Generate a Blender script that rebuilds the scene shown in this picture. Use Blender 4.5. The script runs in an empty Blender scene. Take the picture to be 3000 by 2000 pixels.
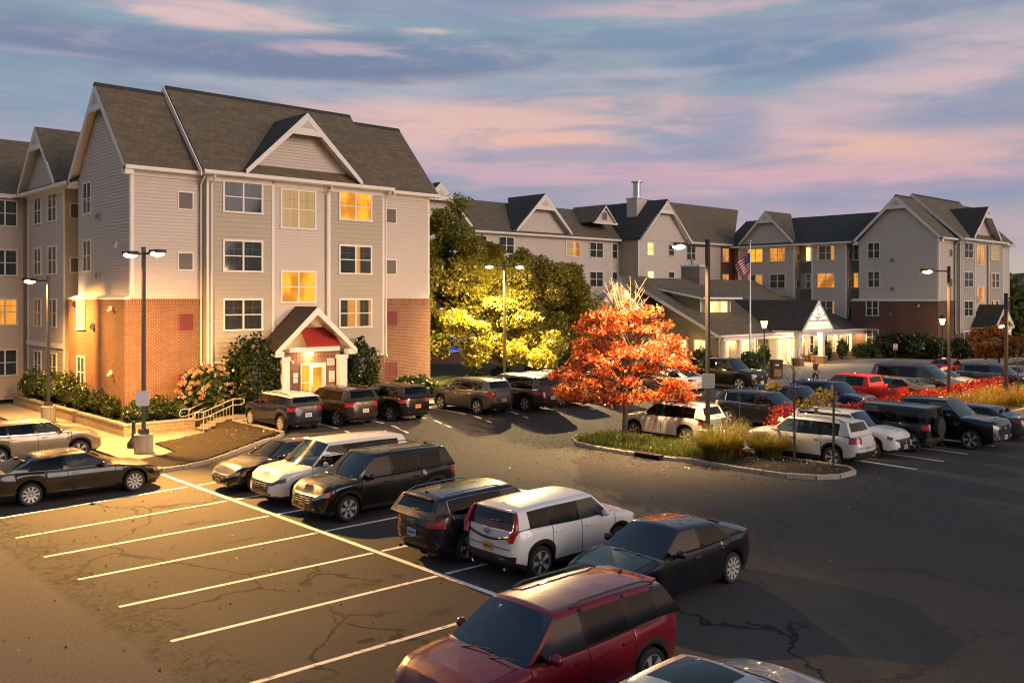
import bpy, bmesh, math, random
import numpy as np
from mathutils import Vector, Matrix
random.seed(7); rng = np.random.default_rng(11)
sc = bpy.context.scene
COL = sc.collection
R = math.radians
# ------------------------------------------------------------------ camera
HC = 6.2
cam = bpy.data.cameras.new('camera'); camo = bpy.data.objects.new('camera', cam); COL.objects.link(camo)
cam.sensor_width = 36.0; cam.lens = 36.0*2690/3000; cam.shift_y = -128/3000
cam.clip_start = 0.1; cam.clip_end = 6000
camo.location = (0, 0, HC); camo.rotation_euler = (R(90), 0, R(-43))
sc.camera = camo
# ------------------------------------------------------------------ exposure
sc.view_settings.view_transform = 'Standard'; sc.view_settings.look = 'None'
sc.view_settings.exposure = 0.28; sc.view_settings.gamma = 1.0
sc.cycles.max_bounces = 5; sc.cycles.diffuse_bounces = 2; sc.cycles.glossy_bounces = 3
sc.cycles.transparent_max_bounces = 6; sc.cycles.transmission_bounces = 2
sc.cycles.sample_clamp_indirect = 4.0; sc.cycles.caustics_reflective = False; sc.cycles.caustics_refractive = False
sc.cycles.use_denoising = True; sc.cycles.filter_width = 1.15
# ------------------------------------------------------------------ node helper
class NT:
    def __init__(s, tree): s.t = tree; s.n = tree.nodes; s.l = tree.links
    def new(s, typ, **kw):
        nd = s.n.new(typ)
        for k, v in kw.items(): setattr(nd, k, v)
        return nd
    def link(s, a, b): s.l.new(a, b)
    def put(s, sock, v):
        if hasattr(v, 'is_output') or isinstance(v, bpy.types.NodeSocket): s.l.new(v, sock)
        else: sock.default_value = v
    def m(s, op, a, b=0.0, c=0.0, clamp=False):
        nd = s.n.new('ShaderNodeMath'); nd.operation = op; nd.use_clamp = clamp
        s.put(nd.inputs[0], a); s.put(nd.inputs[1], b)
        if op in ('MULTIPLY_ADD', 'SMOOTH_MIN', 'SMOOTH_MAX', 'COMPARE', 'WRAP'): s.put(nd.inputs[2], c)
        return nd.outputs[0]
    def mix(s, f, a, b, blend='MIX'):
        nd = s.n.new('ShaderNodeMix'); nd.data_type = 'RGBA'; nd.blend_type = blend
        s.put(nd.inputs[0], f); s.put(nd.inputs[6], a if not isinstance(a, tuple) else (*a, 1)[:4]); s.put(nd.inputs[7], b if not isinstance(b, tuple) else (*b, 1)[:4])
        return nd.outputs[2]
    def comb(s, x, y, z):
        nd = s.n.new('ShaderNodeCombineXYZ'); s.put(nd.inputs[0], x); s.put(nd.inputs[1], y); s.put(nd.inputs[2], z); return nd.outputs[0]
    def sep(s, v):
        nd = s.n.new('ShaderNodeSeparateXYZ'); s.l.new(v, nd.inputs[0]); return nd.outputs
    def noise(s, vec, scale, detail=3, rough=0.5, dist=0.0, w=None):
        nd = s.n.new('ShaderNodeTexNoise')
        if vec is not None: s.l.new(vec, nd.inputs['Vector'])
        nd.inputs['Scale'].default_value = scale; nd.inputs['Detail'].default_value = detail
        nd.inputs['Roughness'].default_value = rough; nd.inputs['Distortion'].default_value = dist
        return nd.outputs[0]
    def mapr(s, v, a, b, c=0.0, d=1.0, smooth=True):
        nd = s.n.new('ShaderNodeMapRange'); nd.interpolation_type = 'SMOOTHSTEP' if smooth else 'LINEAR'
        s.put(nd.inputs[0], v)
        for i, q in enumerate((a, b, c, d)): s.put(nd.inputs[i+1], q)
        return nd.outputs[0]
def lin(r, g, b):
    f = lambda c: ((c/255+0.055)/1.055)**2.4 if c > 10 else c/255/12.92
    return (f(r), f(g), f(b))
# ------------------------------------------------------------------ world: dusk sky with clouds
SUN_DIR_AZ = R(-78)     # light comes from this direction (measured from +x towards +y)
SUN_EL = R(13)
world = bpy.data.worlds.new('World'); sc.world = world; world.use_nodes = True
w = NT(world.node_tree); w.n.clear()
out = w.new('ShaderNodeOutputWorld'); bg = w.new('ShaderNodeBackground'); w.link(bg.outputs[0], out.inputs[0])
tc = w.new('ShaderNodeTexCoord'); D = tc.outputs['Generated']
sky = w.new('ShaderNodeTexSky'); sky.sky_type = 'NISHITA'; sky.sun_disc = False
sky.sun_elevation = R(3); sky.sun_rotation = R(90)-SUN_DIR_AZ; sky.air_density = 1.6; sky.dust_density = 2.0; sky.ozone_density = 3.0
dx, dy, dz = w.sep(D)
az = w.m('ARCTAN2', w.m('SUBTRACT', w.m('MULTIPLY', dx, math.sin(R(47))), w.m('MULTIPLY', dy, math.cos(R(47)))),
         w.m('ADD', w.m('MULTIPLY', dx, math.cos(R(47))), w.m('MULTIPLY', dy, math.sin(R(47)))))
azd = w.m('MULTIPLY', az, 57.2958); eld = w.m('MULTIPLY', w.m('ARCSINE', dz), 57.2958)
# stretched cloud space, seen against the dome
cs = w.comb(w.m('MULTIPLY', azd, 0.055), w.m('MULTIPLY', eld, 0.26), 0.0)
n1 = w.noise(cs, 1.0, 6, 0.55, 0.35)
n2 = w.noise(w.comb(w.m('ADD', w.m('MULTIPLY', azd, 0.12), 7.3), w.m('MULTIPLY', eld, 0.75), 3.1), 1.0, 7, 0.62, 0.5)
n3 = w.noise(w.comb(w.m('ADD', w.m('MULTIPLY', azd, 0.035), 21.0), w.m('MULTIPLY', eld, 0.20), 8.0), 1.0, 4, 0.5, 0.2)
wob = w.m('SUBTRACT', n2, 0.5); wob1 = w.m('SUBTRACT', n1, 0.5)
S = 0.95/0.10
def C(r, g, b, k=1.0): c = lin(r, g, b); return (c[0]*k, c[1]*k, c[2]*k)
base = w.mix(w.mapr(eld, 1, 17), C(146,150,172), C(131,155,172))
base = w.mix(w.m('MULTIPLY', w.mapr(eld, 7, 0), w.mapr(azd, 12, 32)), base, C(196,180,160))
def ell(a0, e0, ra, re, kx=0.9, soft=0.75, tilt=0.0):
    da = w.m('SUBTRACT', azd, a0); de = w.m('SUBTRACT', w.m('SUBTRACT', eld, e0), w.m('MULTIPLY', da, tilt))
    d = w.m('ADD', w.m('POWER', w.m('ABSOLUTE', w.m('DIVIDE', da, ra)), 2.0), w.m('POWER', w.m('ABSOLUTE', w.m('DIVIDE', de, re)), 2.0))
    d = w.m('ADD', w.m('SQRT', d), w.m('ADD', w.m('MULTIPLY', wob, kx*2.4), w.m('MULTIPLY', wob1, kx*1.5)))
    return w.mapr(d, 1.0+soft*0.35, 1.0-soft*0.65)
def pix(x, y): # dome position of a point given in the 2352-wide proof
    X = (x*1.2755-1500)/2690; Y = (872-y*1.2755)/2690
    return math.degrees(math.atan(X)), math.degrees(math.atan2(Y, math.hypot(1, X)))
col = base
# broad pink veil
pinkv = w.mapr(n3, 0.42, 0.66)
col = w.mix(w.m('MULTIPLY', pinkv, w.m('MULTIPLY', w.mapr(eld, 22, 4), 0.7)), col, C(200,168,176))
for (x, y, rx, ry, c, k, soft, a) in [
    (1000, 310, 560, 95, (214,178,178), 0.8, 1.3, .75), (1120, 285, 430, 70, (222,182,172), 0.9, 1.1, .8), (760, 200, 520, 34, (176,172,186), 0.9, 1.2, .6),
    (2060, 330, 420, 85, (220,176,172), 0.9, 1.2, .85), (1900, 262, 420, 60, (206,176,182), 1.0, 1.3, .7), (2200, 130, 330, 90, (205,178,186), 0.8, 1.3, .8),
    (1500, 400, 520, 22, (206,168,180), 1.2, 1.2, .8), (2000, 415, 420, 24, (206,166,178), 1.2, 1.2, .75), (1150, 395, 330, 22, (200,166,180), 1.2, 1.2, .7),
    (1700, 445, 420, 14, (196,164,180), 1.3, 1.2, .6), (1290, 330, 150, 40, (228,180,160), 1.0, 1.3, .6), (2010, 325, 140, 34, (228,182,162), 1.0, 1.3, .6),
    (560, 45, 260, 26, (216,186,184), 1.0, .9, .9), (460, 25, 130, 26, (214,184,186), .9, 1.0, .8), (1550, 20, 380, 18, (205,176,182), 1.2, 1.1, .7),
    (620, 138, 560, 42, (116,126,154), 0.6, .8, .95), (200, 105, 420, 50, (118,130,158), 0.7, .9, .9), (900, 120, 330, 40, (114,132,160), 0.7, .9, .9),
    (1000, 18, 330, 34, (140,148,174), 0.8, 1.0, .8), (1820, 130, 300, 46, (118,140,168), 0.45, .8, .95), (1530, 88, 190, 30, (122,146,172), 0.5, .8, .9),
    (1960, 40, 420, 22, (136,146,172), 0.7, .9, .85), (2230, 265, 260, 44, (140,150,176), 0.8, 1.1, .75), (1680, 300, 90, 60, (142,150,178), 1.0, 1.2, .7),
    (1400, 352, 420, 20, (146,150,180), 1.2, 1.1, .7), (2100, 440, 420, 26, (140,148,176), 1.2, 1.1, .6), (120, 300, 420, 40, (150,156,176), 1.0, 1.2, .6),
    (770, 112, 170, 16, (196,172,184), 1.4, 1.0, .8), (980, 72, 90, 9, (212,182,180), 1.2, 1.0, .85), (100, 120, 200, 12, (172,162,182), 1.3, 1.1, .6),
    (1420, 170, 260, 10, (176,176,190), 1.0, 1.2, .6), (1060, 215, 460, 9, (150,164,182), .8, 1.0, .7), (2180, 175, 140, 30, (206,178,184), .8, 1.0, .8)]:
    a0, e0 = pix(x, y)
    col = w.mix(w.m('MULTIPLY', ell(a0, e0, rx*0.0272/1.0, ry*0.0272/1.0, k, soft), a), col, C(*c))
n4 = w.noise(w.comb(w.m('ADD', w.m('MULTIPLY', azd, 0.15), 3.3), w.m('MULTIPLY', eld, .72), 5.0), 1.0, 8, .6, .5)
n5 = w.noise(w.comb(w.m('ADD', w.m('MULTIPLY', azd, 0.11), 11.3), w.m('MULTIPLY', eld, 0.62), 9.0), 1.0, 7, .6, .6)
col = w.mix(w.m('MULTIPLY', w.mapr(n4, .48, .76), .30), col, w.mix(w.mapr(eld, 4, 15), C(216,178,180), C(208,190,192)))
col = w.mix(w.m('MULTIPLY', w.mapr(n5, .46, .70), .48), col, w.mix(w.mapr(eld, 3, 14), C(142,146,172), C(124,136,162)))
# the far side of the dome (behind the camera) glows like the last light of the day
behind = w.mapr(w.m('COSINE', w.m('SUBTRACT', az, R(125))), 0.1, 1.0)
glow = w.m('MULTIPLY', behind, w.m('MULTIPLY', w.mapr(eld, 45, 14), w.mapr(eld, 3, 14)))
lowdark = w.m('MULTIPLY', w.mapr(w.m('COSINE', w.m('SUBTRACT', az, R(150))), -.35, .5), w.mapr(eld, 12, 4))  # dark low band added behind the camera to dim reflections in glass
fine = w.m('MULTIPLY_ADD', w.m('SUBTRACT', n2, 0.5), 0.18, 1.0)
col = w.mix(1.0, col, w.comb(fine, fine, fine), 'MULTIPLY')
col = w.mix(w.m('MULTIPLY', glow, 0.75), col, C(255,196,150,1.15))
col = w.mix(w.m('MULTIPLY', lowdark, .8), col, C(58,56,60))
col = w.mix(w.mapr(eld, 22, 60), col, C(104,126,160,.85))
col = w.mix(1.0, col, (S, S, S), 'MULTIPLY')
col = w.mix(0.06, col, sky.outputs[0])
w.link(col, bg.inputs[0]); bg.inputs[1].default_value = 0.10
# ------------------------------------------------------------------ sun (the last low light, very soft)
sd = bpy.data.lights.new('sun', 'SUN'); sd.energy = 1.3; sd.angle = R(34); sd.color = (1.0, 0.83, 0.74)
so = bpy.data.objects.new('sun', sd); COL.objects.link(so)
ld = Vector((math.cos(SUN_EL)*math.cos(SUN_DIR_AZ), math.cos(SUN_EL)*math.sin(SUN_DIR_AZ), math.sin(SUN_EL)))
so.rotation_euler = (-ld).to_track_quat('-Z', 'Y').to_euler(); so.location = (0, -30, 40)
# ------------------------------------------------------------------ materials
MATS = {}
def mat(name):
    m = bpy.data.materials.new(name); m.use_nodes = True; t = NT(m.node_tree); t.n.clear()
    o = t.new('ShaderNodeOutputMaterial'); p = t.new('ShaderNodeBsdfPrincipled'); t.link(p.outputs[0], o.inputs[0])
    MATS[name] = m; return m, t, p, o
def P(p, **kw):
    names = dict(col='Base Color', rough='Roughness', metal='Metallic', coat='Coat Weight', coatr='Coat Roughness', spec='Specular IOR Level', em='Emission Color', es='Emission Strength', tr='Transmission Weight', ior='IOR', alpha='Alpha')
    for k, v in kw.items():
        s = p.inputs[names[k]]
        s.default_value = (*v, 1) if isinstance(v, tuple) and len(v) == 3 else v
def simple(name, col, rough=0.6, var=0.12, scale=6.0, bump=0.0, **kw):
    m, t, p, o = mat(name)
    co = t.new('ShaderNodeTexCoord').outputs['Object']
    n = t.noise(co, scale, 4, 0.6)
    c = t.mix(n, tuple(x*(1-var) for x in col), tuple(min(1, x*(1+var)) for x in col))
    t.link(c, p.inputs['Base Color']); P(p, rough=rough, **kw)
    if bump:
        b = t.new('ShaderNodeBump'); b.inputs['Strength'].default_value = bump; b.inputs['Distance'].default_value = 0.02
        t.link(t.noise(co, scale*6, 4, 0.6), b.inputs['Height']); t.link(b.outputs[0], p.inputs['Normal'])
    return m
simple('trim_white', (.82,.76,.69), .5, .05, 2.0)
simple('siding_pale', (.61,.525,.45), .6, .05, 1.5)
simple('siding_brown', (.26,.20,.13), .6, .06, 1.5)
simple('siding_tan', (.45,.385,.29), .6, .05, 1.5)
simple('panel_grey', (.14,.145,.14), .6, .06, 2)
simple('vent_grey', (.16,.145,.12), .6, .08, 3)
simple('vent_red', (.14,.018,.012), .6, .1, 3)
simple('vent_red_frame', (.30,.06,.035), .6, .08, 3)
simple('metal_bracket', (.30,.30,.30), .45, .1, 3, metal=.6)
simple('awning_red', (.30,.022,.018), .7, .08, 4)
simple('pole_dark', (.028,.025,.02), .5, .2, 3)
simple('pole_brown', (.03,.022,.016), .5, .2, 3)
simple('flagpole_metal', (.55,.55,.56), .35, .08, 3, metal=.7)
simple('rail_paint', (.50,.44,.33), .45, .08, 3)
simple('steel', (.45,.45,.46), .3, .1, 3, metal=1.0)
simple('chrome', (.62,.62,.63), .14, .06, 4, metal=1.0)
simple('rim_metal', (.55,.54,.52), .3, .1, 6, metal=.35)
simple('rim_dark', (.05,.05,.055), .4, .1, 6, metal=.6)
simple('rubber', (.018,.018,.018), .8, .25, 9)
simple('black_plastic', (.022,.022,.023), .6, .2, 6)
simple('well_black', (.006,.006,.006), .95, .1, 6)
simple('grille_black', (.012,.012,.013), .35, .2, 20)
simple('plate_yellow', (.70,.33,.04), .5, .1, 12)
simple('plate_white', (.62,.60,.55), .5, .1, 12)
simple('plate_blue', (.30,.42,.55), .5, .1, 12)
simple('plate_ink', (.03,.03,.08), .5, .1, 12)
simple('paper_white', (.72,.70,.66), .7, .05, 5)
simple('sign_pink', (.72,.58,.54), .6, .06, 5)
simple('ink_dark', (.04,.04,.04), .6, .1, 5)
simple('ink_red', (.45,.04,.03), .6, .1, 5)
simple('sign_back_grey', (.30,.31,.31), .5, .08, 4, metal=.3)
simple('hydrant_red', (.28,.02,.015), .45, .15, 8)
simple('hydrant_yellow', (.65,.42,.03), .45, .12, 8)
simple('bin_brown', (.045,.024,.018), .6, .15, 5)
simple('urn_black', (.012,.012,.012), .35, .1, 5)
simple('post_green', (.012,.03,.018), .5, .15, 5)
simple('bark', (.075,.06,.045), .9, .35, 7, bump=.7)
simple('bark_pale', (.16,.13,.10), .85, .3, 7, bump=.6)
simple('twig', (.30,.17,.09), .8, .2, 9)
simple('soil', (.018,.014,.010), .95, .5, 14, bump=1.0)
simple('skin', (.50,.30,.22), .5, .06, 9)
simple('hair', (.30,.18,.08), .6, .2, 20)
simple('jacket', (.035,.022,.045), .8, .15, 9)
simple('sweater', (.10,.018,.02), .8, .15, 9)
simple('trouser', (.012,.012,.014), .8, .2, 9)
simple('bag', (.40,.12,.09), .6, .1, 9)
simple('terracotta', (.35,.13,.05), .8, .1, 9)
simple('stone_cap', (.34,.30,.24), .85, .25, 5, bump=.6)
simple('iron', (.02,.018,.016), .7, .3, 9)
def emit(name, col, s):
    m, t, p, o = mat(name); P(p, col=(0.02,.02,.02), em=col, es=s, rough=.4); return m
emit('lamp_lens', (1.0,.72,.34), 3.2)
emit('lantern_glass', (1.0,.66,.28), 9.0)
emit('bulb_warm', (1.0,.82,.48), 22.0)
emit('tail_lit', (1.0,.06,.02), 5.0)
emit('tail_amber', (1.0,.45,.08), 7.0)
def glassy(name, col, rough=.04, spec=.6, tint=None):
    m, t, p, o = mat(name); P(p, col=col, rough=rough, spec=spec); return m
glassy('pillar_black', (.008,.008,.009), .12, .4); 
glassy('tail_red', (.26,.012,.012), .12, .6); glassy('tail_dark', (.06,.008,.01), .12, .6); glassy('head_lens', (.24,.25,.25), .08, .7); glassy('head_dark', (.05,.055,.06), .08, .7); glassy('amber_lens', (.65,.16,.02), .12, .6)
def seeglass(name, tint, refl):
    m, t, p, o = mat(name); t.n.remove(p); tr = t.new('ShaderNodeBsdfTransparent'); tr.inputs[0].default_value = (*tint, 1)
    gl = t.new('ShaderNodeBsdfGlossy'); gl.inputs['Roughness'].default_value = .03; gl.inputs[0].default_value = (.9,.95,1,1); fr = t.new('ShaderNodeFresnel'); fr.inputs[0].default_value = refl
    mx = t.new('ShaderNodeMixShader'); t.link(fr.outputs[0], mx.inputs[0]); t.link(tr.outputs[0], mx.inputs[1]); t.link(gl.outputs[0], mx.inputs[2]); t.link(mx.outputs[0], o.inputs[0]); return m
seeglass('car_glass', (.10,.115,.115), 1.45); seeglass('car_glass_front', (.24,.29,.29), 1.85)
simple('seat_cloth', (.035,.033,.032), .9, .2, 6); simple('seat_tan', (.20,.155,.11), .85, .15, 6)
def paint(name, col, metal=.0, rough=.32):
    m, t, p, o = mat(name)
    co = t.new('ShaderNodeTexCoord').outputs['Object']
    n = t.noise(co, 2.2, 5, 0.65)
    z = t.sep(co)[2]
    dirt = t.m('MULTIPLY', t.mapr(z, .75, .15), t.mapr(n, .3, .7))
    c = t.mix(t.m('MULTIPLY', dirt, .05 if max(col) < .03 else .14), col, (.07,.06,.05))
    t.link(c, p.inputs['Base Color'])
    r = t.mapr(n, .3, .75, rough*.8, rough*1.35); t.link(r, p.inputs['Roughness'])
    P(p, metal=metal, spec=.25, coat=.75, coatr=.03); return m
for nm, c, mt in [('black', (.0035,.0035,.004), 0), ('navy', (.006,.008,.028), .1), ('white', (.66,.66,.65), 0), ('pearl', (.60,.57,.52), .1), ('grey', (.085,.08,.072), .4), ('brown', (.020,.016,.013), .2),
                  ('beige', (.26,.22,.16), .6), ('red', (.145,.003,.012), .1), ('bright_red', (.42,.012,.012), .1), ('silver', (.40,.41,.43), .7), ('blue', (.010,.012,.08), .2), ('bluegrey', (.03,.034,.06), .3), ('ink', (.004,.0045,.009), 0), ('slate', (.06,.06,.07), .4)]:
    paint('paint_'+nm, c, mt)
def brickmat(name, c1, c2, mortar, scale=1.0, bw=.21, bh=.075, axis='xy', bump=.35, vert=False, ms=.012, zk=1.0):
    m, t, p, o = mat(name)
    co = t.new('ShaderNodeTexCoord').outputs['Object']; x, y, z = t.sep(co)
    h = t.m('ADD', x, y); zz = t.m('MULTIPLY', z, zk)
    vec = t.comb(h, zz, 0.0) if not vert else t.comb(zz, h, 0.0)
    b = t.new('ShaderNodeTexBrick'); t.link(vec, b.inputs['Vector'])
    b.inputs['Scale'].default_value = scale; b.inputs['Mortar Size'].default_value = ms; b.inputs['Brick Width'].default_value = bw; b.inputs['Row Height'].default_value = bh
    b.inputs['Bias'].default_value = 0.0; b.inputs['Mortar Smooth'].default_value = .3
    b.inputs['Color1'].default_value = (*c1, 1); b.inputs['Color2'].default_value = (*c2, 1); b.inputs['Mortar'].default_value = (*mortar, 1)
    n = t.noise(co, .9, 5, .6); n2 = t.noise(co, 9, 3, .6)
    c = t.mix(t.mapr(n, .3, .7, 0, .35), b.outputs[0], tuple(q*.6 for q in c1))
    c = t.mix(t.m('MULTIPLY', n2, .25), c, tuple(min(1, q*1.6) for q in c2))
    if 'shingle' in name: c = t.mix(t.mapr(t.noise(t.comb(t.m('MULTIPLY', h, 1.3), t.m('MULTIPLY', z, 7.0), t.m('MULTIPLY', x, .2)), 1.0, 5, .7), .35, .7, 0, .6), c, tuple(q*.45 for q in c2))
    t.link(c, p.inputs['Base Color']); P(p, rough=.85)
    bp = t.new('ShaderNodeBump'); bp.inputs['Strength'].default_value = bump; bp.inputs['Distance'].default_value = .01; bp.invert = True
    t.link(b.outputs['Fac'], bp.inputs['Height']); t.link(bp.outputs[0], p.inputs['Normal']); return m
brickmat('brick', (.235,.095,.044), (.145,.056,.029), (.44,.33,.215), bw=.23, bh=.085, ms=.010)
brickmat('brick_soldier', (.24,.08,.034), (.18,.058,.028), (.40,.28,.17), bw=.40, bh=.085, vert=True)
brickmat('brick_far', (.15,.065,.045), (.12,.05,.035), (.20,.13,.10), bw=.22, bh=.078)
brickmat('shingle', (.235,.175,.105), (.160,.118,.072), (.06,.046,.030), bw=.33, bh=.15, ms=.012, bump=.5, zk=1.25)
brickmat('shingle_shade', (.082,.070,.055), (.054,.046,.037), (.022,.019,.016), bw=.33, bh=.15, ms=.012, bump=.5, zk=1.25)  # darker copy of shingle, paints shade onto -u slopes; ridge caps share it
brickmat('wall_block', (.40,.30,.16), (.32,.24,.13), (.14,.10,.06), bw=.42, bh=.2, ms=.012, bump=.8)
brickmat('chimney_stone', (.30,.25,.20), (.20,.165,.14), (.38,.33,.28), bw=.42, bh=.17, ms=.02, bump=.8)
# asphalt
m, t, p, o = mat('asphalt')
co = t.new('ShaderNodeTexCoord').outputs['Object']
n1 = t.noise(co, .09, 5, .6); n2 = t.noise(co, .7, 6, .65); n3 = t.noise(co, 60, 2, .7); n4 = t.noise(co, 14, 3, .7)
c = t.mix(t.mapr(n1, .35, .65), (.060,.057,.053), (.068,.064,.058))
c = t.mix(t.mapr(n2, .45, .75, 0, .12), c, (.040,.039,.038))
c = t.mix(t.mapr(t.noise(t.comb(t.m('MULTIPLY', t.sep(co)[0], .35), t.m('MULTIPLY', t.sep(co)[1], 2.2), 0.0), 1.0, 4, .6), .45, .7, 0, .16), c, (.034,.033,.032))
c = t.mix(t.m('MULTIPLY', t.mapr(n3, .5, .8), .55), c, (.15,.14,.12))
c = t.mix(t.m('MULTIPLY', t.mapr(n4, .62, .8), .2), c, (.020,.020,.020))
gr = t.m('ADD', t.mapr(t.noise(co, 26, 3, .75), .3, .7, .66, 1.34, False), t.m('MULTIPLY', t.m('SUBTRACT', t.noise(co, 7, 3, .7), .5), .5)); c = t.mix(1.0, c, t.comb(gr, gr, gr), 'MULTIPLY')
# wandering sealed cracks
cw = t.new('ShaderNodeTexVoronoi'); cw.feature = 'DISTANCE_TO_EDGE'; cw.inputs['Scale'].default_value = .20
dv = t.new('ShaderNodeVectorMath'); dv.operation = 'ADD'
nn = t.new('ShaderNodeTexNoise'); nn.inputs['Scale'].default_value = .9; nn.inputs['Detail'].default_value = 5; t.link(co, nn.inputs['Vector'])
sv = t.new('ShaderNodeVectorMath'); sv.operation = 'SCALE'; sv.inputs['Scale'].default_value = 1.6; t.link(nn.outputs[1], sv.inputs[0])
t.link(co, dv.inputs[0]); t.link(sv.outputs[0], dv.inputs[1]); t.link(dv.outputs[0], cw.inputs['Vector'])
crk = t.m('MULTIPLY', t.mapr(cw.outputs['Distance'], .014, .004), t.mapr(t.noise(co, .16, 2, .5), .46, .56))
crk = t.m('MULTIPLY', crk, t.mapr(t.sep(co)[0], 14, 22, 1, .35)); c = t.mix(t.m('MULTIPLY', crk, .85), c, (.012,.012,.012))
# tree-like spread of fine cracks along the worn aisle edge (u about 6.5)
x, y, z = t.sep(co)
edge = t.m('MULTIPLY', t.mapr(t.m('ABSOLUTE', t.m('SUBTRACT', t.m('ADD', x, t.m('MULTIPLY', n2, 1.6)), 7.5)), 1.15, .2), t.mapr(y, 9, 12))
fc = t.m('MAXIMUM', t.mapr(t.m('ABSOLUTE', t.m('SUBTRACT', t.noise(co, 1.3, 6, .65, .8), .5)), .028, .008), t.m('MULTIPLY', t.mapr(t.noise(co, 3.2, 6, .75, 1.5), .54, .62), .8))
c = t.mix(t.m('MULTIPLY', t.m('MULTIPLY', edge, fc), .9), c, (.014,.014,.011))
# the aisle left of the stalls is an older, paler pour
old = t.mapr(t.m('ADD', x, t.m('MULTIPLY', n2, .35)), 6.55, 6.25)
c = t.mix(t.m('MULTIPLY', old, .75), c, t.mix(t.mapr(t.noise(co, 20, 4, .8), .32, .68), (.050,.046,.046), (.135,.122,.118)))
# drips where engines stand in the stalls, tyre-darkened aisle
fy = t.m('ABSOLUTE', t.m('SUBTRACT', t.m('FRACT', t.m('DIVIDE', t.m('SUBTRACT', y, 2.6), 2.56)), .5))
oil = t.m('MULTIPLY', t.mapr(fy, .16, .03), t.m('MULTIPLY', t.mapr(t.m('ABSOLUTE', t.m('SUBTRACT', x, 11.0)), 1.1, .2), t.mapr(t.noise(co, 1.7, 5, .7), .46, .60)))
c = t.mix(t.m('MULTIPLY', oil, .6), c, (.018,.017,.016))
tyre = t.m('MULTIPLY', t.mapr(t.noise(t.comb(t.m('MULTIPLY', x, 1.9), t.m('MULTIPLY', y, .10), 4.0), 1.0, 4, .6), .50, .70), t.mapr(x, 18, 20))
c = t.mix(t.m('MULTIPLY', tyre, .22), c, (.028,.027,.027))
t.link(c, p.inputs['Base Color']); P(p, spec=.15, rough=.9)
bp = t.new('ShaderNodeBump'); bp.inputs['Strength'].default_value = .6; bp.inputs['Distance'].default_value = .012
t.link(t.m('ADD', n3, t.m('MULTIPLY', crk, -1.2)), bp.inputs['Height']); t.link(bp.outputs[0], p.inputs['Normal'])
# worn line paint
m, t, p, o = mat('line_paint')
co = t.new('ShaderNodeTexCoord').outputs['Object']
n = t.noise(co, 5, 6, .7); n2 = t.noise(co, .35, 3, .5)
wear = t.mapr(t.m('ADD', n, t.m('MULTIPLY', n2, .4)), .74, .92)
c = t.mix(wear, (.80,.76,.68), (.10,.095,.085)); t.link(c, p.inputs['Base Color']); P(p, rough=.75)
simple('line_blue', (.10,.18,.30), .75, .2, 5)
# concrete, slabs with joints
m, t, p, o = mat('concrete')
co = t.new('ShaderNodeTexCoord').outputs['Object']
n = t.noise(co, .6, 6, .65); n2 = t.noise(co, 30, 3, .6)
b = t.new('ShaderNodeTexBrick'); t.link(co, b.inputs['Vector']); b.offset = 0.0
b.inputs['Scale'].default_value = 1; b.inputs['Brick Width'].default_value = 1.5; b.inputs['Row Height'].default_value = 1.5; b.inputs['Mortar Size'].default_value = .012
b.inputs['Color1'].default_value = (.34,.30,.235, 1); b.inputs['Color2'].default_value = (.31,.275,.215, 1); b.inputs['Mortar'].default_value = (.13,.115,.095, 1)
c = t.mix(t.mapr(n, .4, .75, 0, .5), b.outputs[0], (.20,.17,.13)); c = t.mix(t.m('MULTIPLY', n2, .25), c, (.40,.37,.31))
t.link(c, p.inputs['Base Color']); P(p, rough=.85)
bp = t.new('ShaderNodeBump'); bp.inputs['Strength'].default_value = .3; bp.inputs['Distance'].default_value = .01; t.link(n2, bp.inputs['Height']); t.link(bp.outputs[0], p.inputs['Normal'])
simple('kerb_stone', (.33,.29,.23), .85, .25, 4, bump=.5)
simple('plaza_concrete', (.30,.27,.23), .85, .12, .7, bump=.3)
# mulch with fallen leaf flecks
m, t, p, o = mat('mulch')
co = t.new('ShaderNodeTexCoord').outputs['Object']
n = t.noise(co, 5, 6, .75); n2 = t.noise(co, 40, 3, .7)
c = t.mix(n, (.018,.012,.007), (.075,.055,.028)); c = t.mix(t.mapr(n2, .55, .8, 0, .6), c, (.10,.068,.035))
t.link(c, p.inputs['Base Color']); P(p, rough=.95)
bp = t.new('ShaderNodeBump'); bp.inputs['Strength'].default_value = 1; bp.inputs['Distance'].default_value = .05; t.link(n2, bp.inputs['Height']); t.link(bp.outputs[0], p.inputs['Normal'])
m, t, p, o = mat('lawn_soil')
co = t.new('ShaderNodeTexCoord').outputs['Object']
n = t.noise(co, .5, 5, .65); n2 = t.noise(co, 22, 3, .7)
c = t.mix(n, (.035,.045,.015), (.075,.075,.03)); c = t.mix(t.mapr(n2, .5, .8, 0, .6), c, (.05,.055,.02))
t.link(c, p.inputs['Base Color']); P(p, rough=.95)
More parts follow.
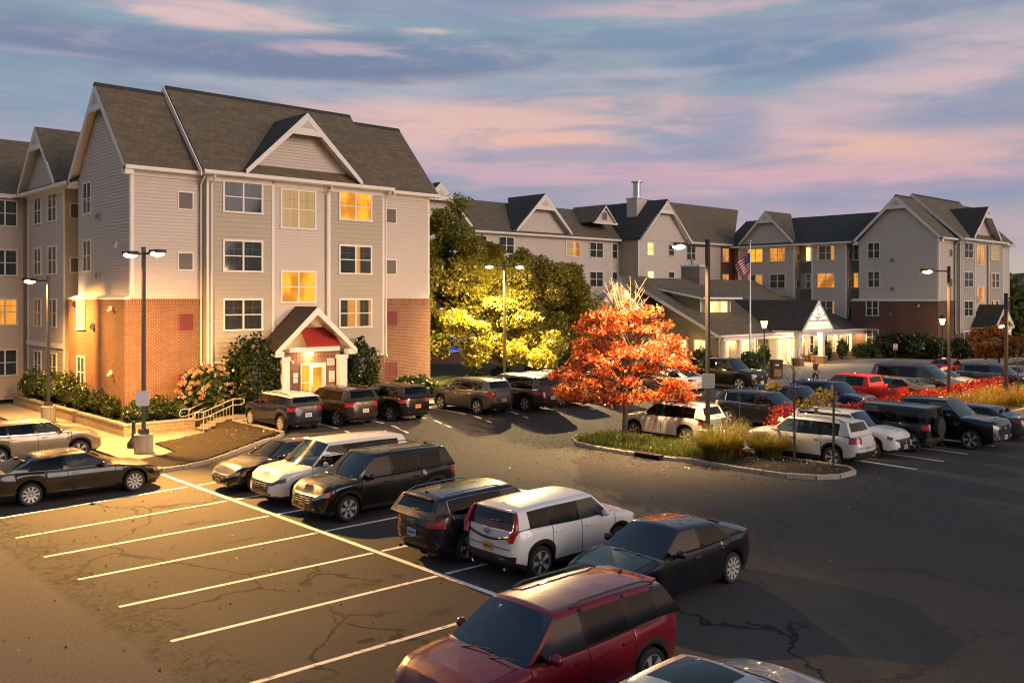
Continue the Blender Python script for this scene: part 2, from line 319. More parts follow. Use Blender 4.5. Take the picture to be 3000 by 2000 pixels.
# window looks: what is behind the pane (curtains, a lit room) with a glossy front
def pane(name, kind):
    m, t, p, o = mat(name)
    co = t.new('ShaderNodeTexCoord').outputs['Object']; x, y, z = t.sep(co); h = t.m('ADD', x, y)
    fold = t.noise(t.comb(t.m('MULTIPLY', h, 7.0), t.m('MULTIPLY', z, .25), 0.0), 1.0, 3, .5)
    n = t.noise(co, .55, 3, .6)
    P(p, rough=.05, spec=.26)
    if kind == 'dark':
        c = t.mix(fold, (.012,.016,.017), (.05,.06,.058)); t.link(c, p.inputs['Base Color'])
        t.link(t.mix(t.m('MULTIPLY', fold, t.mapr(t.noise(t.comb(t.m('MULTIPLY', h, .45), t.m('MULTIPLY', z, .34), 3.0), 1.0, 0, .5), .35, .65, .2, 1.6)), (.008,.014,.014), (.075,.090,.080)), p.inputs['Emission Color']); P(p, es=.12)  # unlit panes: faint teal glow added over the curtain folds
    elif kind == 'curtain':
        c = t.mix(fold, (.16,.13,.10), (.30,.25,.18)); t.link(c, p.inputs['Base Color'])
        low = t.mapr(z, 0, 1); t.link(t.mix(fold, (.34,.20,.07), (.55,.34,.12)), p.inputs['Emission Color']); P(p, es=.62)
    elif kind == 'half':
        k = t.mapr(t.noise(t.comb(t.m('MULTIPLY', h, 1.1), t.m('FLOOR', t.m('DIVIDE', z, 2.94)), 0.0), 1.0, 1, .5), .50, .54)
        c = t.mix(fold, (.02,.022,.022), (.07,.07,.06)); t.link(c, p.inputs['Base Color'])
        t.link(t.mix(k, (.02,.018,.012), t.mix(fold, (.50,.16,.02), (1.0,.45,.07))), p.inputs['Emission Color']); P(p, es=.75)
    else:
        s = {'lit': .95, 'bright': 1.25, 'yellow': 2.1}[kind]
        a, b2 = {'lit': ((.62,.18,.015), (1.0,.42,.06)), 'bright': ((.95,.29,.012), (1.0,.44,.03)), 'yellow': ((1.0,.62,.16), (1.0,.80,.36))}[kind]
        e = t.mix(fold, a, b2); e = t.mix(t.mapr(t.noise(t.comb(t.m('MULTIPLY', h, .95), t.m('MULTIPLY', z, .5), 1.0), 1.0, 2, .5), .42, .62, 0, .75), e, tuple(q*.32 for q in a))
        t.link(e, p.inputs['Emission Color']); P(p, es=s, col=(.05,.04,.03))
for k in ('dark', 'curtain', 'half', 'lit', 'bright', 'yellow'): pane('pane_'+k, k)
emit('pane_screen_blue', (.10,.16,1.0), .8)
# leaves
def leafmat(name, col, trans=.5, var=.35):
    m, t, p, o = mat(name); t.n.remove(p)
    df = t.new('ShaderNodeBsdfDiffuse'); tr = t.new('ShaderNodeBsdfTranslucent'); gl = t.new('ShaderNodeBsdfGlossy'); gl.inputs['Roughness'].default_value = .35
    co = t.new('ShaderNodeTexCoord').outputs['Object']; n = t.noise(co, 1.6, 4, .7)
    c = t.mix(n, tuple(q*(1-var) for q in col), tuple(min(1, q*(1+var)) for q in col))
    t.link(c, df.inputs[0]); t.link(t.mix(1.0, c, (1.25,1.15,.7), 'MULTIPLY'), tr.inputs[0])
    mx = t.new('ShaderNodeMixShader'); mx.inputs[0].default_value = trans; t.link(df.outputs[0], mx.inputs[1]); t.link(tr.outputs[0], mx.inputs[2])
    m2 = t.new('ShaderNodeMixShader'); m2.inputs[0].default_value = .05; t.link(mx.outputs[0], m2.inputs[1]); t.link(gl.outputs[0], m2.inputs[2])
    t.link(m2.outputs[0], o.inputs[0]); return m
leafmat('leaf_green', (.22,.24,.03)); leafmat('leaf_olive', (.27,.215,.024)); leafmat('leaf_yellow', (.36,.27,.03)); leafmat('leaf_darkgreen', (.09,.10,.016), .4)
leafmat('leaf_red', (.46,.06,.026)); leafmat('leaf_orange', (.58,.165,.05)); leafmat('leaf_gold', (.48,.25,.05)); leafmat('leaf_crimson', (.25,.016,.013), .3); leafmat('leaf_rust', (.26,.085,.02))
leafmat('shrub_dark', (.018,.032,.010), .15); leafmat('shrub_mid', (.045,.070,.014), .3); leafmat('shrub_pale', (.085,.11,.022), .35)  # three leaf tones, dark to pale, mixed at random in each shrub
leafmat('bloom_pink', (.52,.27,.14), .3, .2); leafmat('bloom_cream', (.60,.48,.30), .3, .2); leafmat('grass_green', (.075,.13,.02), .4); leafmat('grass_straw', (.28,.19,.06), .4); leafmat('grass_olive', (.12,.115,.022), .4)
leafmat('litter_tan', (.30,.20,.11), .1); leafmat('litter_pink', (.34,.22,.16), .1); leafmat('cone_grey', (.12,.11,.10), .1)
# flag stripes
m, t, p, o = mat('flag_red'); P(p, col=(.35,.012,.03), rough=.8)
m, t, p, o = mat('flag_white'); P(p, col=(.70,.60,.60), rough=.8)
m, t, p, o = mat('flag_blue'); P(p, col=(.03,.03,.16), rough=.8)
simple('hill_green', (.022,.034,.022), .95, .35, .02)
simple('wood_tan', (.20,.15,.10), .8, .15, 3)
# ------------------------------------------------------------------ mesh helpers
class MB:
    def __init__(s): s.v = []; s.f = []; s.m = []; s.mats = []; s.smooth = False
    def mi(s, name):
        if name not in s.mats: s.mats.append(name)
        return s.mats.index(name)
    def face(s, pts, m):
        b = len(s.v); s.v += [tuple(q) for q in pts]; s.f.append(tuple(range(b, b+len(pts)))); s.m.append(s.mi(m))
    def grid(s, rows, m, close=False):
        b = len(s.v); n = len(rows[0])
        for r in rows: s.v += [tuple(q) for q in r]
        k = s.mi(m)
        for i in range(len(rows)-1):
            for j in range(n if close else n-1):
                j2 = (j+1) % n; s.f.append((b+i*n+j, b+i*n+j2, b+(i+1)*n+j2, b+(i+1)*n+j)); s.m.append(k)
    def box(s, x0, x1, y0, y1, z0, z1, m):
        p = [(x0,y0,z0),(x1,y0,z0),(x1,y1,z0),(x0,y1,z0),(x0,y0,z1),(x1,y0,z1),(x1,y1,z1),(x0,y1,z1)]
        b = len(s.v); s.v += p; k = s.mi(m)
        for q in ((0,3,2,1),(4,5,6,7),(0,1,5,4),(1,2,6,5),(2,3,7,6),(3,0,4,7)): s.f.append(tuple(b+i for i in q)); s.m.append(k)
    def prism(s, poly, ext, m):   # poly: 3-D points of one planar face; ext: extrusion vector
        e = Vector(ext); a = [Vector(q) for q in poly]; c = [q+e for q in a]; n = len(a); b = len(s.v)
        s.v += [tuple(q) for q in a+c]; k = s.mi(m)
        s.f.append(tuple(range(b, b+n))); s.f.append(tuple(range(b+2*n-1, b+n-1, -1))); s.m += [k, k]
        for i in range(n): j = (i+1) % n; s.f.append((b+j, b+i, b+n+i, b+n+j)); s.m.append(k)
    def tube(s, pts, r, m, n=8, caps=True):
        pts = [Vector(q) for q in pts]; rs = r if isinstance(r, (list, tuple)) else [r]*len(pts)
        b = len(s.v); k = s.mi(m); up = None
        for i, q in enumerate(pts):
            t = (pts[min(i+1, len(pts)-1)]-pts[max(i-1, 0)]).normalized()
            if up is None: up = t.orthogonal().normalized()
            else: up = (up-t*up.dot(t)); up = up.normalized() if up.length > 1e-6 else t.orthogonal().normalized()
            sd = t.cross(up)
            for j in range(n): a = 2*math.pi*j/n; s.v.append(tuple(q+(up*math.cos(a)+sd*math.sin(a))*rs[i]))
        for i in range(len(pts)-1):
            for j in range(n): j2 = (j+1) % n; s.f.append((b+i*n+j, b+i*n+j2, b+(i+1)*n+j2, b+(i+1)*n+j)); s.m.append(k)
        if caps:
            s.f.append(tuple(range(b+n-1, b-1, -1))); s.m.append(k); e = b+(len(pts)-1)*n; s.f.append(tuple(range(e, e+n))); s.m.append(k)
    def lathe(s, prof, m, n=16, o=(0,0,0), axis='z'):
        b = len(s.v); k = s.mi(m)
        for (r, h) in prof:
            for j in range(n):
                a = 2*math.pi*j/n; c, d = r*math.cos(a), r*math.sin(a)
                q = (c, d, h) if axis == 'z' else ((c, h, d) if axis == 'y' else (h, c, d))
                s.v.append((o[0]+q[0], o[1]+q[1], o[2]+q[2]))
        for i in range(len(prof)-1):
            for j in range(n): j2 = (j+1) % n; s.f.append((b+i*n+j, b+i*n+j2, b+(i+1)*n+j2, b+(i+1)*n+j)); s.m.append(k)
        s.f.append(tuple(range(b+n-1, b-1, -1))); s.m.append(k); e = b+(len(prof)-1)*n; s.f.append(tuple(range(e, e+n))); s.m.append(k)
    def mesh(s, name, sharp=None):
        me = bpy.data.meshes.new(name); me.from_pydata(s.v, [], s.f)
        for q in s.mats: me.materials.append(MATS[q])
        me.polygons.foreach_set('material_index', s.m)
        bm = bmesh.new(); bm.from_mesh(me); bmesh.ops.remove_doubles(bm, verts=bm.verts, dist=1e-5); bmesh.ops.recalc_face_normals(bm, faces=bm.faces); bm.to_mesh(me); bm.free()
        if sharp is not None:
            me.polygons.foreach_set('use_smooth', [True]*len(me.polygons)); me.set_sharp_from_angle(angle=R(sharp))
        me.update(); return me
    def build(s, name, parent=None, sharp=None, label=None):
        if not s.f: return None
        o = bpy.data.objects.new(name, s.mesh(name, sharp)); COL.objects.link(o)
        if parent is not None: o.parent = parent
        if label: o['label'] = label
        return o
def tag(o, label, cat, group=None, kind=None):
    o['label'] = label; o['category'] = cat
    if group: o['group'] = group
    if kind: o['kind'] = kind
    return o
def thing(name, label, cat, loc=(0,0,0), rz=0.0, group=None):
    o = bpy.data.objects.new(name, None); COL.objects.link(o); o.location = loc; o.rotation_euler = (0, 0, rz); o.empty_display_size = .3
    return tag(o, label, cat, group)
def struct(name, mb, sharp=None):
    o = mb.build(name, None, sharp); o['kind'] = 'structure'; return o
def ss(a, b, x):
    t = min(1, max(0, (x-a)/(b-a))); return t*t*(3-2*t)
def gz(u, v):
    rv = ss(29.5, 34.4, v)
    k = ss(33.5, 36, v); ue = ss(14.5, 20, u)*(1-k)+ss(18.7, 19.4, u)*k
    amp = .5-.3*ss(45, 60, u)
    b = .2*ss(36, 60, u)
    return b+(amp-b)*rv*ue
# ------------------------------------------------------------------ building helpers
class Fr:   # a wall frame: s along the wall, o outwards, z up
    def __init__(s, A, d, n): s.A = A; s.d = d; s.n = n
    def p(s, a, o, z): return (s.A[0]+s.d[0]*a+s.n[0]*o, s.A[1]+s.d[1]*a+s.n[1]*o, z)
    def off(s, o): return Fr((s.A[0]+s.n[0]*o, s.A[1]+s.n[1]*o), s.d, s.n)
    def box(s, mb, a0, a1, o0, o1, z0, z1, m):
        mb.prism([s.p(a0,o0,z0), s.p(a1,o0,z0), s.p(a1,o0,z1), s.p(a0,o0,z1)], (s.n[0]*(o1-o0), s.n[1]*(o1-o0), 0), m)
    def poly(s, mb, pts, o0, o1, m):
        mb.prism([s.p(a,o0,z) for a, z in pts], (s.n[0]*(o1-o0), s.n[1]*(o1-o0), 0), m)
    def quad(s, mb, a0, a1, o, z0, z1, m): mb.face([s.p(a0,o,z0), s.p(a1,o,z0), s.p(a1,o,z1), s.p(a0,o,z1)], m)
def clap(mb, fr, z0, z1, span, pitch, m, o=0.0):
    z = z0
    while z < z1-1e-4:
        zt = min(z+pitch, z1); a0, a1 = span(z); b0, b1 = span(zt)
        if a1-a0 > .02:
            if b1 < b0: b0 = b1 = (b0+b1)/2
            mb.face([fr.p(a0,o+.028,z), fr.p(a1,o+.028,z), fr.p(b1,o,zt), fr.p(b0,o,zt)], m)
            mb.face([fr.p(a0,o,z), fr.p(a1,o,z), fr.p(a1,o+.028,z), fr.p(a0,o+.028,z)], m)
        z = zt
def window(par, fr, a0, a1, z0, z1, kind, mull=1, rail=True, muntin=True, casing=.10, trim='trim_white', mull_w=.09):
    f = MB()
    fr.box(f, a0, a1, .0, .075, z1-casing, z1, trim); fr.box(f, a0-.02, a1+.02, .0, .095, z0, z0+casing*.9, trim)
    fr.box(f, a0, a0+casing, .0, .072, z0+casing*.9, z1-casing, trim); fr.box(f, a1-casing, a1, .0, .072, z0+casing*.9, z1-casing, trim)
    i0, i1, j0, j1 = a0+casing, a1-casing, z0+casing*.9, z1-casing
    n = mull+1; wd = (i1-i0)/n
    for k in range(1, n): c = i0+wd*k; fr.box(f, c-mull_w/2, c+mull_w/2, .0, .068, j0, j1, trim)
    zm = (j0+j1)/2
    for k in range(n):
        s0, s1 = i0+wd*k+(mull_w/2 if k else 0), i0+wd*(k+1)-(mull_w/2 if k < n-1 else 0)
        if rail: fr.box(f, s0, s1, .030, .060, zm-.025, zm+.025, trim)
        if muntin:
            c = (s0+s1)/2; fr.box(f, c-.007, c+.007, .0345, .040, zm+.025, j1, 'panel_grey'); q = (zm+j1)/2; fr.box(f, s0, c-.007, .0345, .040, q-.007, q+.007, 'panel_grey'); fr.box(f, c+.007, s1, .0345, .040, q-.007, q+.007, 'panel_grey')
    wo = f.build('window', par)
    g = MB()
    for k in range(n):
        s0, s1 = i0+wd*k, i0+wd*(k+1); kk = kind[k] if isinstance(kind, (list, tuple)) else kind
        fr.quad(g, s0, s1, .034, j0, j1, 'pane_'+kk)
    g.build('pane', wo); return wo
def gtrim(mb, fr, c, za, hw, zf, bw=.32, th=.07, zc=None, m='trim_white', inner='siding_pale', side=0):
    sl = (za-zf)/hw
    for sgn in ((-1, 1) if side == 0 else (side,)):
        fr.poly(mb, [(c, za), (c+sgn*hw, zf), (c+sgn*hw, zf-bw*.9), (c, za-bw*1.35)], 0, th, m)
    if zc is not None:
        h = (za-zc-bw*1.1)/sl; hb = (za-zc-.26-bw*1.1)/sl
        fr.poly(mb, [(c-h, zc), (c+h, zc), (c+hb, zc+.26), (c-hb, zc+.26)], .005, th+.03, m)
        fr.poly(mb, [(c-hb, zc+.26), (c+hb, zc+.26), (c, za-bw*1.1)], .005, th*.5, m)
        k = .62; zz = zc+.26
        fr.poly(mb, [(c-hb*k, zz+.10), (c+hb*k, zz+.10), (c, zz+.10+hb*k*sl)], th*.5, th*.5+.008, inner)
def slab(mb, a, b, c, d, th, m, under='trim_white'):
    mb.prism([a, b, c, d], (0, 0, -th), m)
    if under: mb.face([(q[0], q[1], q[2]-th-.006) for q in (d, c, b, a)], under)
def vent(par, fr, a0, a1, z0, z1, red=False):
    v = MB(); fm, im = ('vent_red_frame', 'vent_red') if red else ('trim_white', 'vent_grey')
    w_ = .06
    fr.box(v, a0-w_, a1+w_, 0, .05, z1, z1+w_, fm); fr.box(v, a0-w_, a1+w_, 0, .05, z0-w_, z0, fm); fr.box(v, a0-w_, a0, 0, .05, z0, z1, fm); fr.box(v, a1, a1+w_, 0, .05, z0, z1, fm)
    fr.quad(v, a0, a1, .031, z0, z1, im); z = z0+.02
    while z < z1-.03: v.face([fr.p(a0,.045,z), fr.p(a1,.045,z), fr.p(a1,.033,z+.05), fr.p(a0,.033,z+.05)], im); z += .06
    return v.build('vent', par)
ROWS = [11.49, 8.55, 5.62, 2.62]      # window heads above the pavilion's base
ROOF = 'shingle'
def pavilion(root, kinds, brick='brick', porch=True):
    fr0 = Fr((0,0), (1,0), (0,-1)); frb = Fr((0,-.5), (1,0), (0,-1)); frc = Fr((0,-.42), (1,0), (0,-1)); fg = Fr((0,7.2), (0,-1), (-1,0)); fgb = fg.off(.3)
    wl = MB(); wl.box(.02, 17.5, .02, 7.18, -.4, 11.9, 'siding_pale'); 
    full = lambda a, b: (lambda z: (a, b))
    clap(wl, fr0, 5.6, 11.7, full(0, 3.45), .16, 'siding_pale'); clap(wl, fr0, 5.6, 11.7, full(13.92, 17.52), .16, 'siding_pale')
    gsp = lambda z: (0, 7.2) if z < 11.75 else (3.6-3.6*(16.0-z)/4.25, 3.6+3.6*(16.0-z)/4.25)
    clap(wl, fg, 5.6, 16.0, gsp, .16, 'siding_pale')
    fe = Fr((17.52,0), (0,1), (1,0)); clap(wl, fe, -.3, 16.0, gsp, .16, 'siding_pale')
    wl.build('siding_wall', root)
    b = MB(); b.box(3.46, 13.91, -.40, .03, -.4, 11.7, 'siding_tan')
    clap(b, frb, 2.45, 11.5, full(3.45, 6.95), .24, 'siding_tan'); clap(b, frb, 2.45, 11.5, full(10.41, 13.92), .24, 'siding_tan'); clap(b, frc, 2.0, 11.5, full(7.08, 10.28), .16, 'siding_pale')
    b.face([(3.45,-.5,-.4), (3.45,0.02,-.4), (3.45,0.02,11.7), (3.45,-.5,11.7)], 'siding_tan'); b.face([(13.92,-.5,-.4), (13.92,0.02,-.4), (13.92,0.02,11.7), (13.92,-.5,11.7)], 'siding_tan')
    b.build('bay_wall', root)
    SB_ = 'brick_soldier' if brick == 'brick' else brick
    br = MB(); br.box(-.30, 3.44, -.07, .015, -.6, 5.60, brick); br.box(-.30, .015, .02, 7.8, -.6, 5.56, brick)
    br.box(-.302, 3.442, -.085, -.071, 5.30, 5.602, SB_); br.box(-.316, -.3015, -.06, 7.8, 5.30, 5.562, SB_); br.build('brick_wall', root); br = MB()
    br.box(13.93, 17.56, -.07, .015, -.6, 5.60, brick); br.box(17.5, 17.58, .02, 7.2, -.6, 5.6, brick)
    br.box(13.928, 17.562, -.085, -.071, 5.30, 5.602, SB_); br.build('brick_wall', root); br = MB()
    br.box(3.47, 6.93, -.56, -.45, -.5, 2.43, brick); br.build('brick_plinth', root); br = MB(); br.box(10.43, 13.90, -.56, -.45, -.5, 2.43, brick); br.build('brick_plinth', root)

    t = MB()
    t.prism([(-.36,-.1,5.56), (-.36,7.85,5.56), (-.36,7.85,5.64), (-.36,-.1,5.64)], (.30,0,.0), 'trim_white')
    t.prism([(-.34,-.09,5.641), (0,-.09,5.80), (0,-.09,5.641)], (0,7.92,0), 'trim_white')
    for (f_, a) in ((fr0, .0), (fr0, 17.4)): f_.box(t, a-.02, a+.14, -.02, .035, 5.82, 11.5, 'trim_white')
    fg.box(t, 7.06, 7.185, -.02, .035, 5.82, 11.6, 'trim_white')
    for a in (3.45, 6.95, 10.28, 13.79): frb.box(t, a, a+.135, -.03, .04, 2.0, 11.5, 'trim_white')
    for (f_, a0, a1) in ((fr0, 0, 3.45), (fr0, 13.92, 17.52), (frb, 3.45, 6.95), (frc, 7.09, 10.27), (frb, 10.42, 13.92)): f_.box(t, a0, a1, .0, .045, 11.38, 11.62, 'trim_white')
    frb.box(t, 3.46, 6.94, -.02, .05, 2.38, 2.50, 'trim_white'); frb.box(t, 10.42, 13.90, -.02, .05, 2.38, 2.50, 'trim_white')
    t.build('corner_board', root)
    # roofs
    r = MB()
    slab(r, (-.42,-.45,11.75), (17.92,-.45,11.75), (17.92,3.6,16.2), (-.42,3.6,16.2), .14, ROOF); slab(r, (17.92,7.65,11.75), (-.42,7.65,11.75), (-.42,3.6,16.2), (17.92,3.6,16.2), .14, ROOF)
    slab(r, (3.1,-.95,11.8), (14.3,-.95,11.8), (14.3,3.6,16.58), (3.1,3.6,16.58), .14, ROOF); slab(r, (14.3,8.15,11.8), (3.1,8.15,11.8), (3.1,3.6,16.58), (14.3,3.6,16.58), .14, ROOF)
    for (x0, x1, z) in ((-.43, 3.1, 16.2), (3.09, 14.31, 16.58), (14.3, 17.93, 16.2)): r.prism([(x0,3.42,z-.16), (x0,3.6,z+.045), (x0,3.78,z-.16)], (x1-x0,0,0), 'shingle_shade')
    ro = r.build('roof', root)
    d = MB(); ax, az_, hw, zf = 8.67, 15.3, 3.4, 12.03
    yb = lambda z: -.95+(z-11.8)/1.0505
    for sg in (-1, 1): slab(d, (ax,-1.12,az_), (ax+sg*hw,-1.12,zf), (ax+sg*hw,yb(zf)+.05,zf), (ax,yb(az_)+.05,az_), .12, 'shingle_shade')
    dr = d.build('dormer', root)
    dw = MB(); frd = Fr((0,-.38), (1,0), (0,-1)); clap(dw, frd, 12.25, 14.9, lambda z: (ax-hw*(15.16-z)/3.27, ax+hw*(15.16-z)/3.27), .16, 'siding_pale'); dw.build('gable_wall', dr)
    gt = MB(); gtrim(gt, Fr((0,-1.06), (1,0), (0,-1)), ax, az_-.02, hw+.03, zf-.02, .30, .07, 14.1); gt.build('gable_trim', dr)
    gg = MB(); gtrim(gg, fg.off(.36), 3.6, 16.17, 4.05, 11.73, .34, .07, 14.8)
    gg.build('gable_trim', root); gg = MB(); gtrim(gg, Fr((3.04,7.2), (0,-1), (-1,0)), 3.6, 16.56, 4.55, 11.79, .30, .06, None); gg.build('rake_board', root); gg = MB(); gtrim(gg, Fr((14.31,0), (0,1), (1,0)), 3.6, 16.40, 4.55, 11.63, .30, .06, None); gg.build('rake_board', root); gg = MB(); gtrim(gg, Fr((17.9,0), (0,1), (1,0)), 3.6, 16.17, 4.05, 11.73, .30, .06, None)
    gg.box(-.43, -.01, -.46, -.03, 11.36, 11.72, 'trim_white'); gg.box(-.43, -.01, 7.23, 7.66, 11.36, 11.72, 'trim_white')
    for (y0, y1, z0) in ((0.05, 3.55, 0), (3.65, 7.15, 1)):
        pass
    gg.build('gable_trim', root)
    so_ = MB(); so_.box(-.0, 3.12, -.44, -.005, 11.60, 11.64, 'trim_white'); so_.box(3.1, 14.3, -.94, -.02, 11.62, 11.66, 'trim_white'); so_.box(14.3, 17.9, -.44, -.005, 11.60, 11.64, 'trim_white'); so_.build('soffit', root)
    gu = MB(); gu.box(-.42, 3.08, -.57, -.455, 11.60, 11.77, 'trim_white'); gu.box(3.12, 14.28, -1.08, -.955, 11.65, 11.83, 'trim_white'); gu.box(14.32, 17.92, -.57, -.455, 11.60, 11.77, 'trim_white'); gu.build('gutter', root)
    for (x, y, z, x2) in ((3.33, -.18, 11.6, 3.33), (3.66, -.64, 11.62, 3.66), (10.20, -.60, 11.62, 10.2), (13.99, -.60, 11.62, 13.99)):
        q = MB(); q.tube([(x2, y-.38, z), (x2, y-.36, z-.12), (x, y, z-.42), (x, y, 2.5), (x-.02, y-.15, 2.3)], .055, 'trim_white', 6); q.build('downspout', root)
    # windows
    for i, zt in enumerate(ROWS):
        window(root, frb, 4.28, 6.45, zt-1.63, zt, kinds['L'][i]); window(root, frb, 10.93, 13.09, zt-1.63, zt, kinds['R'][i])
        window(root, fgb if i > 1 else fg, .81, 2.02, zt-1.60, zt+.08, kinds['G'][i], casing=.09)
    window(root, frc, 7.46, 9.58, 9.23, 11.34, kinds['C'][0], rail=True); window(root, frc, 7.46, 9.58, 5.36, 7.08, kinds['C'][1], muntin=False)
    for i in range(4):
        z1 = 10.74-2.94*i; red = i > 1; f_ = fr0.off(.07) if red else fr0
        vent(root, f_, 2.28, 2.96, z1-.78, z1, red); vent(root, f_, 14.42, 15.08, z1-.78, z1, red)
    for z in (9.55, 6.65, 4.1, .9):
        q = MB(); f_ = fg.off(.3) if z < 5 else fg; f_.box(q, 3.0, 3.25, .0, .16, z, z+.30, 'metal_bracket'); f_.box(q, 3.03, 3.22, .16, .19, z+.04, z+.2, 'vent_grey'); q.build('wall_box', root)
    for z in (8.1, 5.05, 2.0):
        q = MB(); f_ = fg.off(.3) if z < 5.3 else fg; f_.box(q, 5.6, 5.68, .0, .14, z, z+.2, 'trim_white'); f_.box(q, 5.55, 5.74, .14, .2, z-.06, z+.06, 'trim_white'); q.build('wall_light', root)
    if not porch: return
    pr = MB(); xc, y0, zr, hw, zf = 8.36, -2.62, 5.2, 2.32, 3.02
    for sg in (-1, 1): slab(pr, (xc,y0,zr), (xc+sg*hw,y0,zf), (xc+sg*hw,-.45,zf), (xc,-.40,zr), .12, 'shingle_shade')
    po = pr.build('porch_roof', root)
    q = MB(); fp = Fr((0,y0+.02), (1,0), (0,-1)); gtrim(q, fp, xc, zr-.02, hw+.03, zf-.02, .28, .08, None); q.box(xc-hw, xc-hw+.45, y0+.0, y0+.5, 2.72, 3.0, 'trim_white'); q.box(xc+hw-.45, xc+hw, y0, y0+.5, 2.72, 3.0, 'trim_white')
    q.box(xc-hw, xc-hw+.1, y0+.5, -.5, 2.82, 2.98, 'trim_white'); q.box(6.85, 9.75, -2.5, -2.2, 2.92, 3.14, 'trim_white'); q.build('porch_trim', po)
    for x in (6.42, 9.75):
        q = MB(); q.box(x, x+.40, -2.58, -2.18, -.1, 2.72, 'trim_white'); q.box(x-.04, x+.44, -2.62, -2.14, -.1, .35, 'trim_white'); q.box(x-.04, x+.44, -2.62, -2.14, 2.5, 2.72, 'trim_white'); q.build('porch_column', root)
    q = MB(); q.box(6.6, 10.0, -2.12, -.5, -.3, 2.62, brick); q.box(6.59, 10.01, -2.135, -.5, 2.62, 2.91, 'brick_soldier' if brick == 'brick' else brick); q.build('porch_wall', root)
    q = MB(); q.face([(7.95,-1.45,4.12), (9.85,-1.45,4.12), (9.95,-2.3,3.2), (7.95,-2.3,3.2)], 'awning_red'); q.face([(7.95,-2.3,3.2), (9.95,-2.3,3.2), (9.95,-2.3,3.08), (7.95,-2.3,3.08)], 'awning_red'); q.build('awning', root)
    q = MB(); clap(q, Fr((0,-.62), (1,0), (0,-1)), 2.95, 5.0, lambda z: (xc-(5.1-z)*1.03, xc+(5.1-z)*1.03), .16, 'siding_pale'); q.build('porch_gable_wall', root)
    # glazed door with sidelight
    fd = Fr((0,-2.125), (1,0), (0,-1)); q = MB()
    for (a0, a1, z0, z1) in ((7.66, 7.72, 0, 2.32), (8.16, 8.24, 0, 2.32), (9.04, 9.12, 0, 2.32), (7.72, 9.04, 2.24, 2.32), (7.72, 8.16, 1.32, 1.37), (7.72, 8.16, .0, .52)): fd.box(q, a0, a1, 0, .05, z0, z1, 'trim_white')
    for a in (7.80, 7.92, 8.04): fd.box(q, a, a+.02, .05, .07, .08, .45, 'metal_bracket')
    dd = q.build('door_frame', root); q = MB(); fd.quad(q, 7.72, 8.16, .02, .5, 2.24, 'pane_bright'); q.build('sidelight', dd)
    q = MB(); fd.box(q, 8.25, 8.36, .01, .06, 0, 2.23, 'trim_white'); fd.box(q, 8.93, 9.03, .01, .06, 0, 2.23, 'trim_white'); fd.box(q, 8.36, 8.93, .01, .06, 2.1, 2.23, 'trim_white'); fd.box(q, 8.36, 8.93, .01, .06, 0, .22, 'trim_white')
    for z in (.9, 1.45): fd.box(q, 8.36, 8.93, .025, .035, z, z+.018, 'wood_tan')
    dr_ = q.build('door', root); q = MB(); fd.quad(q, 8.36, 8.93, .02, .22, 2.1, 'pane_bright'); q.build('pane', dr_); q = MB(); q.tube([fd.p(8.3,.06,.85), fd.p(8.3,.12,.88), fd.p(8.3,.12,1.12), fd.p(8.3,.06,1.15)], .014, 'steel', 6); q.build('handle', dr_)
    q = MB(); q.lathe([(.02, 2.90), (.13, 2.90), (.15, 2.84), (.10, 2.80), (.02, 2.79)], 'bulb_warm', 12, (8.1, -2.34, 0)); q.build('porch_lamp', root)
    q = MB(); q.lathe([(.05, 2.5), (.09, 2.47), (.07, 2.36), (.02, 2.33)], 'trim_white', 8, (7.15, -2.26, 0)); q.box(7.13, 7.17, -2.24, -2.12, 2.46, 2.5, 'trim_white'); q.build('wall_light', root)
